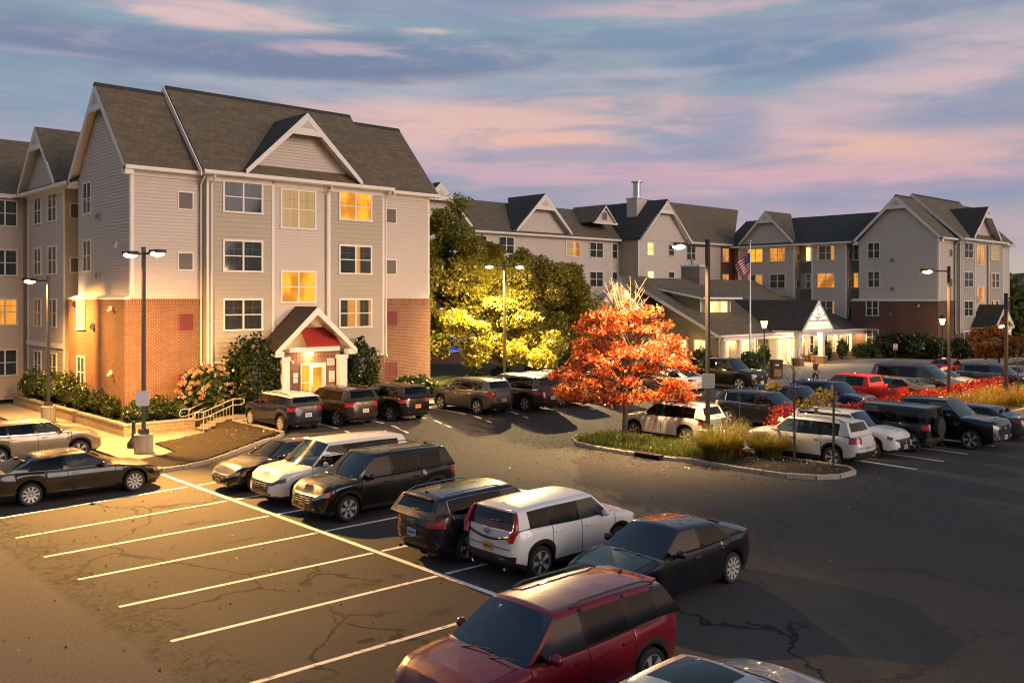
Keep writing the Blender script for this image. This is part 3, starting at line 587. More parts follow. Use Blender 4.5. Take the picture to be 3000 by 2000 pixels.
def wing(root, segs, y_end, x0=0.0, roofz=15.1, gable=None, rows=ROWS, ridge=4.5, y0=7.2, low=True):
    """a long side wing: bays and recesses along y, its face towards -x"""
    f0 = Fr((x0,0), (0,1), (-1,0)); wl = MB(); t = MB(); pn = MB()
    wl.box(x0+1.5, x0+9, y0, y_end, -.4, 11.8, 'siding_pale')
    for sg in segs:
        kind, a, b, wins = sg[0], sg[1], sg[2], sg[3]
        full = lambda z: (a, b)
        if kind == 'bay':
            wl.box(x0+.01, x0+1.52, a+.01, b-.01, -.4, 11.7, 'siding_pale'); 
            clap(wl, f0, 3.1, 11.6, full, .16, 'siding_pale'); clap(wl, f0, -.4, 2.9, full, .2, 'siding_tan')
            f0.box(t, a, b, .0, .1, 2.88, 3.12, 'trim_white')
            for q in (a-.005, b-.155): f0.box(t, q, q+.16, -.02, .05, 3.12, 11.6, 'trim_white'); f0.box(t, q, q+.16, -.02, .05, -.4, 2.88, 'trim_white')
            f0.box(t, a+.16, b-.16, 0, .06, 11.38, 11.6, 'trim_white'); ff = f0
        else:
            ff = f0.off(-1.1); clap(wl, ff, -.4, 11.6, full, .128, 'siding_tan')
            for i in range(3): pn = MB(); ff.box(pn, a+.15, b-.05, .03, .05, rows[i+1]+.05, rows[i]-1.72, 'panel_grey'); pn.build('panel', root)
            wl.face([f0.p(a,-1.1,-.4), f0.p(a,0,-.4), f0.p(a,0,11.6), f0.p(a,-1.1,11.6)], 'siding_tan'); wl.face([f0.p(b,-1.1,-.4), f0.p(b,0,-.4), f0.p(b,0,11.6), f0.p(b,-1.1,11.6)], 'siding_tan')
            fs = Fr((x0+.15, b-.005), (1,0), (0,-1))
            for i in range(4): vent(root, fs, .15, .75, rows[i]-1.5, rows[i]-.75)
        for wi, wn in enumerate(wins):
            for i in range(4): window(root, ff, wn[0], wn[1], rows[i]-1.63, rows[i], wn[2][i], mull=wn[3] if len(wn) > 3 else 1, casing=.09)
    wl.build('siding_wall', root); t.build('corner_board', root)
    r = MB(); ye = y_end+.3
    slab(r, (x0-.42,ye,11.75), (x0-.42,y0+.02,11.75), (x0+ridge,y0+.02,roofz), (x0+ridge,ye,roofz), .14, 'shingle_shade'); slab(r, (x0+2*ridge+.4,y0+.02,11.75), (x0+2*ridge+.4,ye,11.75), (x0+ridge,ye,roofz), (x0+ridge,y0+.02,roofz), .14, ROOF)
    ro = r.build('roof', root)
    gu = MB(); gu.box(x0-.54, x0-.425, y0+.5, ye, 11.60, 11.77, 'trim_white'); gu.box(x0-.42, x0+1.1, y0+.5, ye, 11.60, 11.63, 'trim_white'); gu.build('gutter', root)
    if gable:
        c, hw, za, zf = gable; sl = (roofz-11.75)/(ridge+.42); g = MB(); xb = lambda z: x0-.42+(z-11.75)/sl
        for sg in (-1, 1): slab(g, (x0-.55,c,za), (x0-.55,c+sg*hw,zf), (xb(zf)+.1,c+sg*hw,zf), (xb(min(za, roofz))+.1,c,za), .12, ROOF if sg < 0 else 'shingle_shade')
        go = g.build('dormer', root); q = MB(); f2 = f0.off(.05); clap(q, f2, zf-.15, za-.2, lambda z: (c-hw*(za-.12-z)/(za-zf), c+hw*(za-.12-z)/(za-zf)), .16, 'siding_pale'); q.build('gable_wall', go)
        q = MB(); gtrim(q, f0.off(.5), c, za-.02, hw+.03, zf-.02, .28, .06, za-1.35); q.build('gable_trim', go)
DK = ['dark']*4
# ------------------------------------------------------------------ near hotel building
nb = thing('hotel_building', 'large four storey hotel block nearest the camera with brick corner and gabled red awning porch', 'hotel', (16.17, 43.38, .55), 0, 'hotel blocks')
pavilion(nb, dict(L=['dark','dark','dark','dark'], R=['bright',['dark','half'],['half','half'],'dark'], C=['curtain','bright'], G=['dark','dark','curtain','dark']))
wing(nb, [('rec', 7.2, 9.42, []), ('bay', 9.42, 16.1, [(10.65, 12.2, DK), (12.2, 12.2, DK)][:1]+[(13.4, 14.8, ['dark','half','dark','dark'])]), ('rec', 16.1, 17.1, [(16.2, 16.9, DK, 0)])], 17.1, gable=(12.9, 3.3, 15.3, 12.0), roofz=15.3)
q = MB(); fl = Fr((-24, 17.1), (1,0), (0,-1)); clap(q, fl, -.4, 11.6, lambda z: (0, 24), .16, 'siding_pale'); q.box(-24, 0, 17.13, 25, -.4, 11.6, 'siding_pale')
slab(q, (-24,16.65,11.75), (-.3,16.65,11.75), (4.5,21.6,15.75), (-24,21.6,15.75), .14, ROOF); q.box(-24, -.55, 16.53, 16.645, 11.6, 11.77, 'trim_white'); q.build('rear_range', nb)
for i in range(4): window(nb, fl, 22.3, 23.7, ROWS[i]-1.63, ROWS[i], 'lit' if i == 2 else 'dark')
# up-and-down light on the brick corner of the near gable
q = MB(); q.box(-.42, -.33, 6.7, 6.95, 5.20, 5.5, 'pole_dark'); q.face([(-.41,6.72,5.505), (-.34,6.72,5.505), (-.34,6.93,5.505), (-.41,6.93,5.505)], 'bulb_warm'); q.build('wall_lamp', nb)
# ------------------------------------------------------------------ far hotel building
fb = thing('hotel_building', 'far hotel block with brown brick base and broad gable, right of the lobby', 'hotel', (91.2, 36.99, .3), 0, 'hotel blocks')
fb.scale = (1.08, 1.12, 1.0)
pavilion(fb, dict(L=DK, R=['curtain','half','half','dark'], C=['lit','lit'], G=DK), brick='brick_far')
sy = lambda v: (v-36.99)/1.12
LD = lambda *a: [x for x in a]
wing(fb, [('rec', sy(45.05), sy(46.4), [(sy(45.1), sy(46.25), ['dark','lit','dark','dark'])]), ('bay', sy(46.4), sy(50.4), [(sy(47.7), sy(49.75), ['half','lit','half','dark'])]), ('rec', sy(50.4), sy(52.4), [(sy(50.5), sy(51.75), ['yellow','dark','dark','dark'])]),
     ('bay', sy(52.4), sy(59.5), [(sy(53.5), sy(55.5), ['lit','dark','dark','dark']), (sy(56.3), sy(58.3), ['bright','half','dark','dark'])]), ('rec', sy(59.5), sy(61.0), [(sy(59.6), sy(60.4), ['lit','lit','dark','dark'], 0)])], sy(61.3), gable=(sy(55.75), 3.0, 15.6, 12.1), roofz=15.1)
# ------------------------------------------------------------------ the range joining the two, behind the courtyard
lb = thing('hotel_building', 'long rear hotel range behind the lobby with a steep gable and a metal chimney flue', 'hotel', (0, 0, .3), 0, 'hotel blocks')
RW = [11.6, 8.62, 5.65, 2.7]
f1 = Fr((0,63.0), (1,0), (0,-1)); f2 = Fr((0,60.5), (1,0), (0,-1))
q = MB(); q.box(26, 74.2, 63.03, 72, -.3, 11.9, 'siding_pale'); q.box(74.22, 96, 60.53, 69, -.3, 11.9, 'siding_pale')
clap(q, f1, 5.8, 11.9, lambda z: (26, 74.2), .16, 'siding_pale'); clap(q, f2, -.3, 11.9, lambda z: (74.2, 88.9), .16, 'siding_pale')
clap(q, Fr((74.2,63.0), (0,-1), (-1,0)), -.3, 11.9, lambda z: (0, 2.5), .128, 'siding_tan')
clap(q, f2, 11.9, 16.0, lambda z: (78.42-4.0*(16.2-z)/4.2, 78.42+4.0*(16.2-z)/4.2), .16, 'siding_pale', .02)
q.build('siding_wall', lb)
q = MB(); q.box(26, 74.1, 62.94, 63.02, -.3, 5.8, 'brick_far'); q.build('brick_wall', lb); q = MB(); f2.box(q, 88.9, 92, -.3, 0.02, -.3, 11.8, 'brick_far'); q.build('brick_wall', lb)
q = MB()
for a in (74.2, 88.75): f2.box(q, a, a+.16, -.02, .05, -.3, 11.9, 'trim_white')
f1.box(q, 72.75, 72.9, 0, .05, -.3, 11.9, 'trim_white'); f1.box(q, 26, 74.1, 0, .1, 5.75, 5.95, 'trim_white'); q.build('corner_board', lb)
r = MB()
slab(r, (26,62.5,11.95), (74.0,62.5,11.95), (76.5,67.5,15.35), (26,67.5,15.35), .14, ROOF); slab(r, (76.5,72.5,11.95), (26,72.5,11.95), (26,67.5,15.35), (76.5,67.5,15.35), .14, ROOF)
slab(r, (82.45,60.0,12.0), (90.9,60.0,12.0), (99,64.7,16.85), (78.5,64.7,16.85), .14, ROOF); slab(r, (99,69.6,12), (78.5,69.6,12), (78.5,64.7,16.85), (99,64.7,16.85), .14, ROOF)
slab(r, (78.42,59.9,16.35), (74.0,59.9,12.0), (74.0,72,12.0), (78.42,72,16.35), .14, 'shingle_shade'); slab(r, (78.42,59.9,16.35), (82.5,59.9,12.0), (82.5,61,12.0), (78.42,64.4,16.35), .14, ROOF)
r.build('roof', lb)
q = MB(); gtrim(q, f2.off(.52), 78.42, 16.33, 4.45, 12.0, .34, .07, 14.8); q.build('gable_trim', lb)
q = MB(); q.box(26, 73.9, 62.38, 62.495, 11.8, 11.97, 'trim_white'); q.box(82.5, 90.7, 59.88, 59.995, 11.85, 12.02, 'trim_white'); q.box(82.0, 90.7, 60.0, 60.5, 11.8, 11.84, 'trim_white'); q.box(26, 74, 62.5, 63, 11.76, 11.8, 'trim_white'); q.build('gutter', lb)
for (c, hw, za) in ((49.6, 3.6, 15.9), (62.4, 3.7, 15.9)):
    g = MB(); zf = 12.35; yb = lambda z: 62.5+(z-11.95)/.68
    for sg in (-1, 1): slab(g, (c,62.2,za), (c+sg*hw,62.2,zf), (c+sg*hw,yb(zf)+.1,zf), (c,yb(15.3)+.1,za), .12, 'shingle_shade' if sg < 0 else ROOF)
    go = g.build('dormer', lb); q = MB(); clap(q, f1.off(.1), 12.1, za-.2, lambda z: (c-hw*(za-.15-z)/(za-zf), c+hw*(za-.15-z)/(za-zf)), .16, 'siding_pale'); q.build('gable_wall', go)
    q = MB(); gtrim(q, Fr((0,62.24), (1,0), (0,-1)), c, za-.02, hw+.03, zf-.02, .32, .06, za-1.6); q.build('gable_trim', go)
for i in range(4):
    for (a, b_, k) in ((53.6, 55.6, 'dark'), (57.0, 59.0, 'dark'), (66.0, 68.1, ['curtain','lit'] if i == 0 else 'dark'), (69.5, 71.6, 'dark'), (51.0, 53.2, 'screen_blue' if i == 3 else 'dark'), (44, 46, 'dark')):
        window(lb, f1 if i < 2 else f1.off(.06), a, b_, RW[i]-1.63, RW[i], k, casing=.09)
    window(lb, f1 if i < 2 else f1.off(.06), 73.0, 73.85, RW[i]-1.63, RW[i], 'dark', mull=0, casing=.08)
    window(lb, f2, 75.65, 76.8, RW[i]-1.3, RW[i]+.1, 'yellow' if i < 2 else 'dark', mull=0, casing=.09, muntin=False); window(lb, f2, 79.25, 80.35, RW[i]-1.3, RW[i]+.1, 'dark', mull=0, casing=.09)
    window(lb, f2, 82.45, 84.2, RW[i]-1.63, RW[i], 'dark'); window(lb, f2, 85.75, 87.05, RW[i]-1.63, RW[i], 'half' if i == 0 else 'dark')
    window(lb, f2.off(.02), 89.3, 90.6, RW[i]-1.63, RW[i], 'lit', mull=1)
q = MB(); fv = Fr((0,61.4), (1,0), (0,-1))   # small louvred roof dormer
for sg in (-1, 1): slab(q, (72.0,62.9,15.55), (72.0+sg*1.75,62.9,13.75), (72.0+sg*1.75,65.9,13.75), (72.0,67.6,15.55), .1, ROOF)
ld_ = q.build('dormer', lb); q = MB(); f3 = Fr((0,63.15), (1,0), (0,-1)); f3.poly(q, [(70.3,13.65), (73.7,13.65), (72,15.4)], -.05, 0, 'siding_pale'); gtrim(q, f3.off(.2), 72.0, 15.52, 1.78, 13.72, .2, .05); f3.box(q, 70.2, 73.8, 0, .3, 13.5, 13.66, 'trim_white'); q.build('gable_wall', ld_); vent(ld_, f3, 71.6, 72.4, 13.95, 14.75)
q = MB(); q.box(76.6, 78.3, 62.6, 64.0, 14.4, 16.5, 'siding_pale'); q.box(76.5, 78.4, 62.5, 64.1, 16.5, 16.62, 'trim_white'); co_ = q.build('chimney', lb)
q = MB(); q.lathe([(.40, 16.62), (.40, 18.3), (.62, 18.32), (.62, 18.42), (.1, 18.45)], 'flagpole_metal', 14, (77.45, 63.3, 0)); q.build('flue', co_, 40)
# ------------------------------------------------------------------ lobby building
lo = thing('lobby_building', 'low lit lobby building with a gabled entrance canopy, white columns and a stone chimney', 'lobby', (65.5, 45.4, .2))
X0, Y0, Z0 = 65.5, 45.4, .2
L = lambda u, v, z: (u-X0, v-Y0, z-Z0)
def lbx(mb, u0, u1, v0, v1, z0, z1, m): mb.box(u0-X0, u1-X0, v0-Y0, v1-Y0, z0-Z0, z1-Z0, m)
q = MB(); lbx(q, 66.5, 91, 45.42, 60, .1, 3.0, 'siding_brown'); ff = Fr((0,0), (1,0), (0,-1))
clap(q, ff, .5, 2.85, lambda z: (1.0, 25.5), .2, 'siding_brown'); fe = Fr((1.0,14.6), (0,-1), (-1,0))
clap(q, fe, .2, 7.6, lambda z: (0, 14.6) if z < 2.8 else (max(0, 5.6-(7.8-z)*1.96), 5.6+(7.8-z)*1.96 if (7.8-z)*1.96 < 9 else 14.6), .2, 'siding_brown')
q.build('siding_wall', lo)
q = MB(); ff.box(q, .9, 25.5, 0, .12, -.15, .5, 'brick_far'); q.build('brick_wall', lo)
r = MB(); s_ = (8.05-3.05)/10.2
slab(r, L(65,44.2,3.05), L(86.2,44.2,3.05), L(86.2,54.4,8.05), L(65,54.4,8.05), .16, ROOF); slab(r, L(86.2,64.6,3.05), L(65,64.6,3.05), L(65,54.4,8.05), L(86.2,54.4,8.05), .16, ROOF)
slab(r, L(86.2,44.2,3.0), L(92.2,44.2,3.0), L(88.5,50.5,6.0), L(86.2,50.5,6.0), .16, 'shingle_shade'); slab(r, L(86.2,50.5,6.0), L(88.5,50.5,6.0), L(94,56,6.75), L(86.2,56,6.75), .16, ROOF); slab(r, L(92.2,44.2,3.0), L(92.2,60,3.0), L(92,56,5.5), L(88.5,50.5,6.0), .16, 'shingle_shade')
r.build('roof', lo)
q = MB(); gtrim(q, Fr((65.04-X0, 54.4-Y0), (0,-1), (-1,0)), 0, 8.02-Z0, 10.2, 3.0-Z0, .30, .07); lbx(q, 65, 92.2, 44.08, 44.195, 2.88, 3.06, 'trim_white'); lbx(q, 65, 92, 44.2, 45.4, 2.86, 2.9, 'trim_white'); lbx(q, 65.6, 92, 44.3, 44.6, 2.55, 2.84, 'trim_white'); q.build('eave_trim', lo)
# columns of the covered walk
for u in (65.9, 68.2, 79.6, 82.6, 85.4, 88.3, 91.3):
    q = MB(); lbx(q, u-.15, u+.15, 44.3, 44.6, .8, 2.55, 'trim_white'); lbx(q, u-.2, u+.2, 44.25, 44.65, 2.4, 2.55, 'trim_white'); lbx(q, u-.24, u+.24, 44.2, 44.7, .1, .8, 'brick_far'); q.build('column', lo)
# front windows and doors
for (a, b_, z0, z1, k, mu) in ((66.9, 67.9, .7, 2.6, 'yellow', 0), (69.4, 71.2, .25, 2.6, 'yellow', 1), (72.0, 72.5, .7, 2.6, 'dark', 0), (79.3, 80.3, .8, 2.6, 'curtain', 0), (81.6, 82.5, .8, 2.6, 'dark', 0), (84.3, 85.2, .8, 2.6, 'dark', 0), (86.2, 88.0, .8, 2.6, 'curtain', 1), (89.2, 90.2, .7, 2.6, 'dark', 0)):
    window(lo, ff.off(.02), a-X0, b_-X0, z0-Z0, z1-Z0, k, mull=mu, casing=.11)
for (v0, v1) in ((46.3, 47.9), (48.6, 50.2), (51.6, 53.0)): window(lo, Fr((1.0-.02, 54.4-Y0), (0,-1), (-1,0)), 54.4-v1, 54.4-v0, .6, 2.35, 'yellow')
# entrance
q = MB(); fe2 = Fr((74.4-X0, 44.55-Y0), (1,0), (0,-1))
fe2.box(q, 0, 3.3, -.86, 0, -.1, 3.6, 'trim_white'); q.build('entrance_wall', lo)
q = MB(); fe2.quad(q, .05, 3.25, .012, 2.62, 3.55, 'pane_yellow'); q.build('transom_panel', lo)
for k in range(4):
    q = MB(); a = .12+k*.78
    fe2.box(q, a, a+.06, .01, .06, 0, 2.3, 'trim_white'); fe2.box(q, a+.66, a+.72, .01, .06, 0, 2.3, 'trim_white'); fe2.box(q, a+.06, a+.66, .01, .06, 2.22, 2.3, 'trim_white'); fe2.box(q, a+.06, a+.66, .01, .06, 0, .14, 'trim_white')
    d_ = q.build('door', lo); q = MB(); fe2.quad(q, a+.06, a+.66, .02, .14, 2.22, 'pane_yellow'); q.build('pane', d_)
q = MB(); a = .5
for k, wd in enumerate((.05,.02,.16,.14,.16,.13,.17,.14,.16,.05,.16,.14,.15,.16,.14,.17)):
    if k not in (1, 9): fe2.box(q, a, a+wd*.75, .012, .03, 2.40, 2.55, 'ink_dark')
    a += wd
q.build('entrance_lettering', lo)
# canopy
cx, zt, zf = 76.05, 6.0, 3.42; vb = lambda z: 44.2+(z-3.05)/s_
r = MB()
for sg in (-1, 1): slab(r, L(cx,41.35,zt), L(cx+sg*2.65,41.35,zf), L(cx+sg*2.65,vb(zf)+.3,zf), L(cx,vb(zt)+.2,zt), .13, 'shingle_shade')
cr = r.build('canopy_roof', lo)
q = MB(); fc = Fr((cx-X0, 41.42-Y0), (1,0), (0,-1)); gtrim(q, fc, 0, zt-.02-Z0, 2.7, zf-.02-Z0, .26, .09)
for sg in (-1, 1):
    fc.poly(q, [(sg*.05,4.3-Z0), (sg*.16,4.3-Z0), (sg*.85,5.05-Z0), (sg*.75,5.12-Z0)], -.05, .04, 'trim_white'); fc.poly(q, [(sg*.05,4.25-Z0), (sg*.05,4.36-Z0), (sg*1.3,4.72-Z0), (sg*1.34,4.62-Z0)], -.05, .035, 'trim_white')
fc.box(q, -.07, .07, -.05, .045, 4.2-Z0, 5.8-Z0, 'trim_white'); fc.box(q, -1.75, 1.75, -.06, .05, 4.05-Z0, 4.25-Z0, 'trim_white'); fc.box(q, -2.6, 2.6, -.3, .02, 3.08-Z0, 3.42-Z0, 'trim_white')
lbx(q, cx-2.6, cx-2.3, 41.7, 44.5, 3.08, 3.42, 'trim_white'); lbx(q, cx+2.3, cx+2.6, 41.7, 44.5, 3.08, 3.42, 'trim_white'); q.build('canopy_truss', cr)
q = MB(); fi = Fr((cx-X0, 43.6-Y0), (1,0), (0,-1)); clap(q, fi, 3.3, 5.5, lambda z: (-(5.65-z)*1.0, (5.65-z)*1.0), .2, 'siding_pale'); q.build('canopy_gable_wall', cr)
for u in (73.45, 77.55):
    q = MB(); lbx(q, u-.22, u+.22, 41.68, 42.12, .85, 3.1, 'trim_white'); lbx(q, u-.27, u+.27, 41.63, 42.17, 2.9, 3.1, 'trim_white'); lbx(q, u-.4, u+.4, 41.5, 42.3, 0, .85, 'brick'); lbx(q, u-.43, u+.43, 41.47, 42.33, .85, .92, 'stone_cap'); q.build('canopy_column', lo)
for (u, v, z) in ((76.0, 42.6, 3.95), (75.4, 43.1, 3.9), (76.7, 43.1, 3.9)):
    q = MB(); q.lathe([(.02, .16), (.12, .14), (.16, .06), (.10, 0), (.02, -.01)], 'bulb_warm', 10, L(u,v,z)); q.tube([L(u,v,z+.15), L(u,v,zt-.25-abs(u-cx)*.97)], .012, 'pole_dark', 5); q.build('pendant_lamp', lo)
for u in (67.4, 70.3, 80.9, 83.9, 86.9, 90.0):
    q = MB(); q.lathe([(.09, 2.85-Z0), (.09, 2.80-Z0), (.02, 2.79-Z0)], 'bulb_warm', 8, (u-X0, 44.95-Y0, 0)); q.build('soffit_lamp', lo)
# end gable with lit timber truss
r = MB(); tv, tz, hw, zf2 = 54.4, 8.2, 3.3, 4.75
for sg in (-1, 1): slab(r, L(64.0,tv,tz), L(64.0,tv+sg*hw,zf2), L(68.2,tv+sg*hw,zf2), L(68.2,tv,tz), .12, ROOF if sg < 0 else 'shingle_shade')
tr_ = r.build('truss_gable', lo); q = MB(); ft = Fr((64.06-X0, tv-Y0), (0,-1), (-1,0)); gtrim(q, ft, 0, tz-.03-Z0, hw+.03, zf2-.02-Z0, .28, .08)
ft.box(q, -.08, .08, -.06, .05, 4.9-Z0, 7.9-Z0, 'trim_white')
for sg in (-1, 1): ft.poly(q, [(sg*.05,4.95-Z0), (sg*.20,4.95-Z0), (sg*1.62,6.35-Z0), (sg*1.52,6.48-Z0)], -.05, .04, 'trim_white')
ft.box(q, -2.9, 2.9, -.06, .05, 4.72-Z0, 4.95-Z0, 'trim_white'); q.build('truss', tr_)
q = MB(); clap(q, Fr((65.5-X0, tv-Y0), (0,-1), (-1,0)), 4.6, 7.9, lambda z: (-(8.05-z)*.94, (8.05-z)*.94), .2, 'siding_pale'); q.build('gable_wall', tr_)
for (dv, z) in ((0.12, 6.7), (-1.0, 5.2), (1.0, 5.2)):
    q = MB(); q.lathe([(.02, .1), (.11, .06), (.11, -.06), (.02, -.1)], 'bulb_warm', 10, L(65.2,tv+dv,z)); q.build('gable_lamp', lo)
# shed dormer
q = MB(); fd = Fr((0, 48.0-Y0), (1,0), (0,-1)); fd.box(q, 67.5-X0, 72.2-X0, -2, 0, 4.5-Z0, 6.1-Z0, 'siding_brown')
for a in (67.5, 72.05): fd.box(q, a-X0, a+.15-X0, .0, .03, 4.6-Z0, 6.1-Z0, 'trim_white')
q.prism([L(67.45,48,4.7), L(67.45,48,6.1), L(67.45,52.2,6.95)], (.02,0,0), 'panel_grey'); slab(q, L(66.9,47.3,6.2), L(72.9,47.3,6.2), L(72.9,52.4,7.1), L(66.9,52.4,7.1), .12, ROOF); lbx(q, 66.88, 72.92, 47.18, 47.30, 6.06, 6.24, 'trim_white'); q.prism([L(66.86,47.3,6.2), L(66.86,47.3,6.02), L(66.86,52.2,6.9), L(66.86,52.3,7.08)], (.05,0,0), 'trim_white')
dm = q.build('dormer', lo); window(dm, fd, 68.15-X0, 71.65-X0, 4.75-Z0, 5.95-Z0, 'yellow', mull=2, rail=False, muntin=False)
q = MB(); lbx(q, 74.7, 75.6, 53.2, 55.4, 6.6, 9.25, 'chimney_stone'); lbx(q, 74.62, 75.68, 53.12, 55.48, 9.25, 9.42, 'trim_white'); ch = q.build('chimney', lo)
q = MB(); q.lathe([(.13, 9.2), (.13, 10.1), (.2, 10.12), (.05, 10.2)], 'steel', 10, L(75.1,54.4,0)); q.build('flue', ch)
def lamp(name, kind, loc, power, col, par=None, **kw):
    d = bpy.data.lights.new(name, kind); d.energy = power; d.color = col
    for k, v in kw.items(): setattr(d, k, v)
    o = bpy.data.objects.new(name, d); COL.objects.link(o); o.location = loc
    if par is not None: o.parent = par
    return o
WARM = (1.0, .66, .30); SODIUM = (1.0, .49, .115)
# lights inside the canopy, the covered walk, the truss gable and the porches
for (u, v, z, pw) in ((76.0, 42.5, 3.6, 260), (76.0, 43.2, 5.0, 60), (68.5, 44.85, 2.6, 70), (71.2, 44.85, 2.6, 60), (80.9, 44.85, 2.6, 70), (83.9, 44.85, 2.6, 70), (86.9, 44.85, 2.6, 70), (90, 44.85, 2.6, 60), (64.7, 54.4, 6.3, 16), (64.3, 54.4, 4.4, 10), (65.6, 47.5, 2.4, 9), (65.6, 51.5, 2.4, 9)):
    lamp('fitting_light', 'POINT', L(u,v,z), pw*2.6, WARM, lo, shadow_soft_size=.12)
lamp('porch_light', 'POINT', (8.1, -2.42, 2.68), 60, WARM, nb, shadow_soft_size=.1); lamp('porch_light', 'POINT', (7.7, -1.7, 3.35), 45, WARM, nb, shadow_soft_size=.1)
lamp('porch_light', 'POINT', (8.6, -2.5, 3.0), 130, WARM, fb, shadow_soft_size=.1); lamp('wall_light', 'POINT', (-.55, 6.8, 5.78), 45, WARM, nb, shadow_soft_size=.1)
# ------------------------------------------------------------------ cars
def interp(tab, x):
    if x <= tab[0][0]: return tab[0][1]
    for (a, b), (c, d) in zip(tab, tab[1:]):
        if x <= c: t = (x-a)/(c-a); return b+(d-b)*(t*t*(3-2*t)*.5+t*.5)
    return tab[-1][1]
def ellipsoid(mb, c, r, m, n=10, k=6):
    rows = []
    for i in range(k+1):
        a = math.pi*i/k-math.pi/2; rows.append([(c[0]+r[0]*math.cos(a)*math.cos(2*math.pi*j/n), c[1]+r[1]*math.cos(a)*math.sin(2*math.pi*j/n), c[2]+r[2]*math.sin(a)) for j in range(n)])
    mb.grid(rows, m, close=True)
SUV = dict(L=4.7, W=1.88, H=1.70, R=.36, zb=.26, n=6, fw=.93, rw=.98, zs=[(0,.80),(.025,.93),(.10,1.02),(.26,1.09),(.5,1.09),(.88,1.14),(1,1.12)], wb=1.22, wt=1.98, rt=4.32, rb=4.56, B=2.42, C=3.38, D=4.10, tum=.17, clad=True, rg=2, spokes=5, rear_lo=2, rails=True, tail='SUV')
SEDAN = dict(L=4.85, W=1.84, H=1.45, R=.335, zb=.19, n=5, fw=.92, rw=1.08, zs=[(0,.60),(.02,.70),(.09,.80),(.29,.945),(.55,.955),(.80,1.01),(.96,1.03),(1,.98)], wb=1.42, wt=2.25, rt=3.42, rb=4.28, B=2.72, C=3.62, D=None, tum=.20, clad=False, rg=1, spokes=7, rear_lo=1, rails=False, tail='SEDAN')
VAN = dict(SUV, L=5.15, W=2.0, H=1.78, fw=.98, rw=1.05, wb=1.0, wt=1.95, rt=4.78, rb=5.0, B=2.35, C=3.6, D=4.62, zs=[(0,.72),(.03,.86),(.10,.96),(.2,1.06),(.5,1.06),(.9,1.10),(1,1.08)], clad=False, tum=.15)
BOXY = dict(SUV, L=4.35, W=1.88, H=1.88, R=.40, n=9, fw=.75, rw=.72, zs=[(0,1.05),(.03,1.10),(.1,1.12),(.3,1.15),(1,1.15)], wb=1.35, wt=1.62, rt=4.20, rb=4.26, B=2.25, C=3.05, D=3.95, tum=.06, rails=False)
PICKUP = dict(SUV, L=5.9, W=2.04, H=1.95, R=.41, zb=.34, n=8, fw=1.0, rw=1.28, zs=[(0,1.10),(.02,1.18),(.1,1.22),(.24,1.26),(1,1.28)], wb=1.42, wt=2.12, rt=3.95, rb=4.12, B=2.75, C=3.75, D=None, tum=.16, rails=False, bed=(4.25, 5.75), clad=False)
def wheel_meshes(R_, spokes, dark):
    t = MB(); w2 = .115; rr = R_*.70
    t.lathe([(rr, -w2+.02), (R_*.90, -w2), (R_*.98, -w2+.03), (R_, -.05), (R_, .05), (R_*.98, w2-.03), (R_*.90, w2), (rr, w2-.02)], 'rubber', 28, axis='y')
    m = MB(); m.lathe([(.02, .02), (rr*.98, .02), (rr*.98, .0), (.02, .0)], 'well_black', 24, axis='y')
    m.lathe([(rr*.90, w2-.06), (rr*1.0, w2-.012), (rr*1.03, w2-.012), (rr*1.03, w2-.05)], 'rim_metal', 28, axis='y')
    for k in range(spokes):
        a = 2*math.pi*k/spokes; 
        for da in ((-.0,) if spokes > 8 else (-.13, .13)):
            ca, sa = math.cos(a+da*.6), math.sin(a+da*.6); c2, s2 = math.cos(a+da), math.sin(a+da); wdt = .022 if spokes <= 8 else .024
            p0 = (rr*.16*ca, rr*.16*sa); p1 = (rr*.96*c2, rr*.96*s2); nx, nz = -s2*wdt, c2*wdt
            m.prism([(p0[0]-nx, w2-.045, p0[1]-nz), (p0[0]+nx, w2-.045, p0[1]+nz), (p1[0]+nx*1.25, w2-.028, p1[1]+nz*1.25), (p1[0]-nx*1.25, w2-.028, p1[1]-nz*1.25)], (0, .022, 0), 'rim_metal' if not dark else 'rim_dark')
    m.lathe([(.002, w2-.01), (rr*.2, w2-.012), (rr*.22, w2-.05)], 'rim_metal', 14, axis='y')
    return t.mesh('wheel', 40), m.mesh('rim', 35)
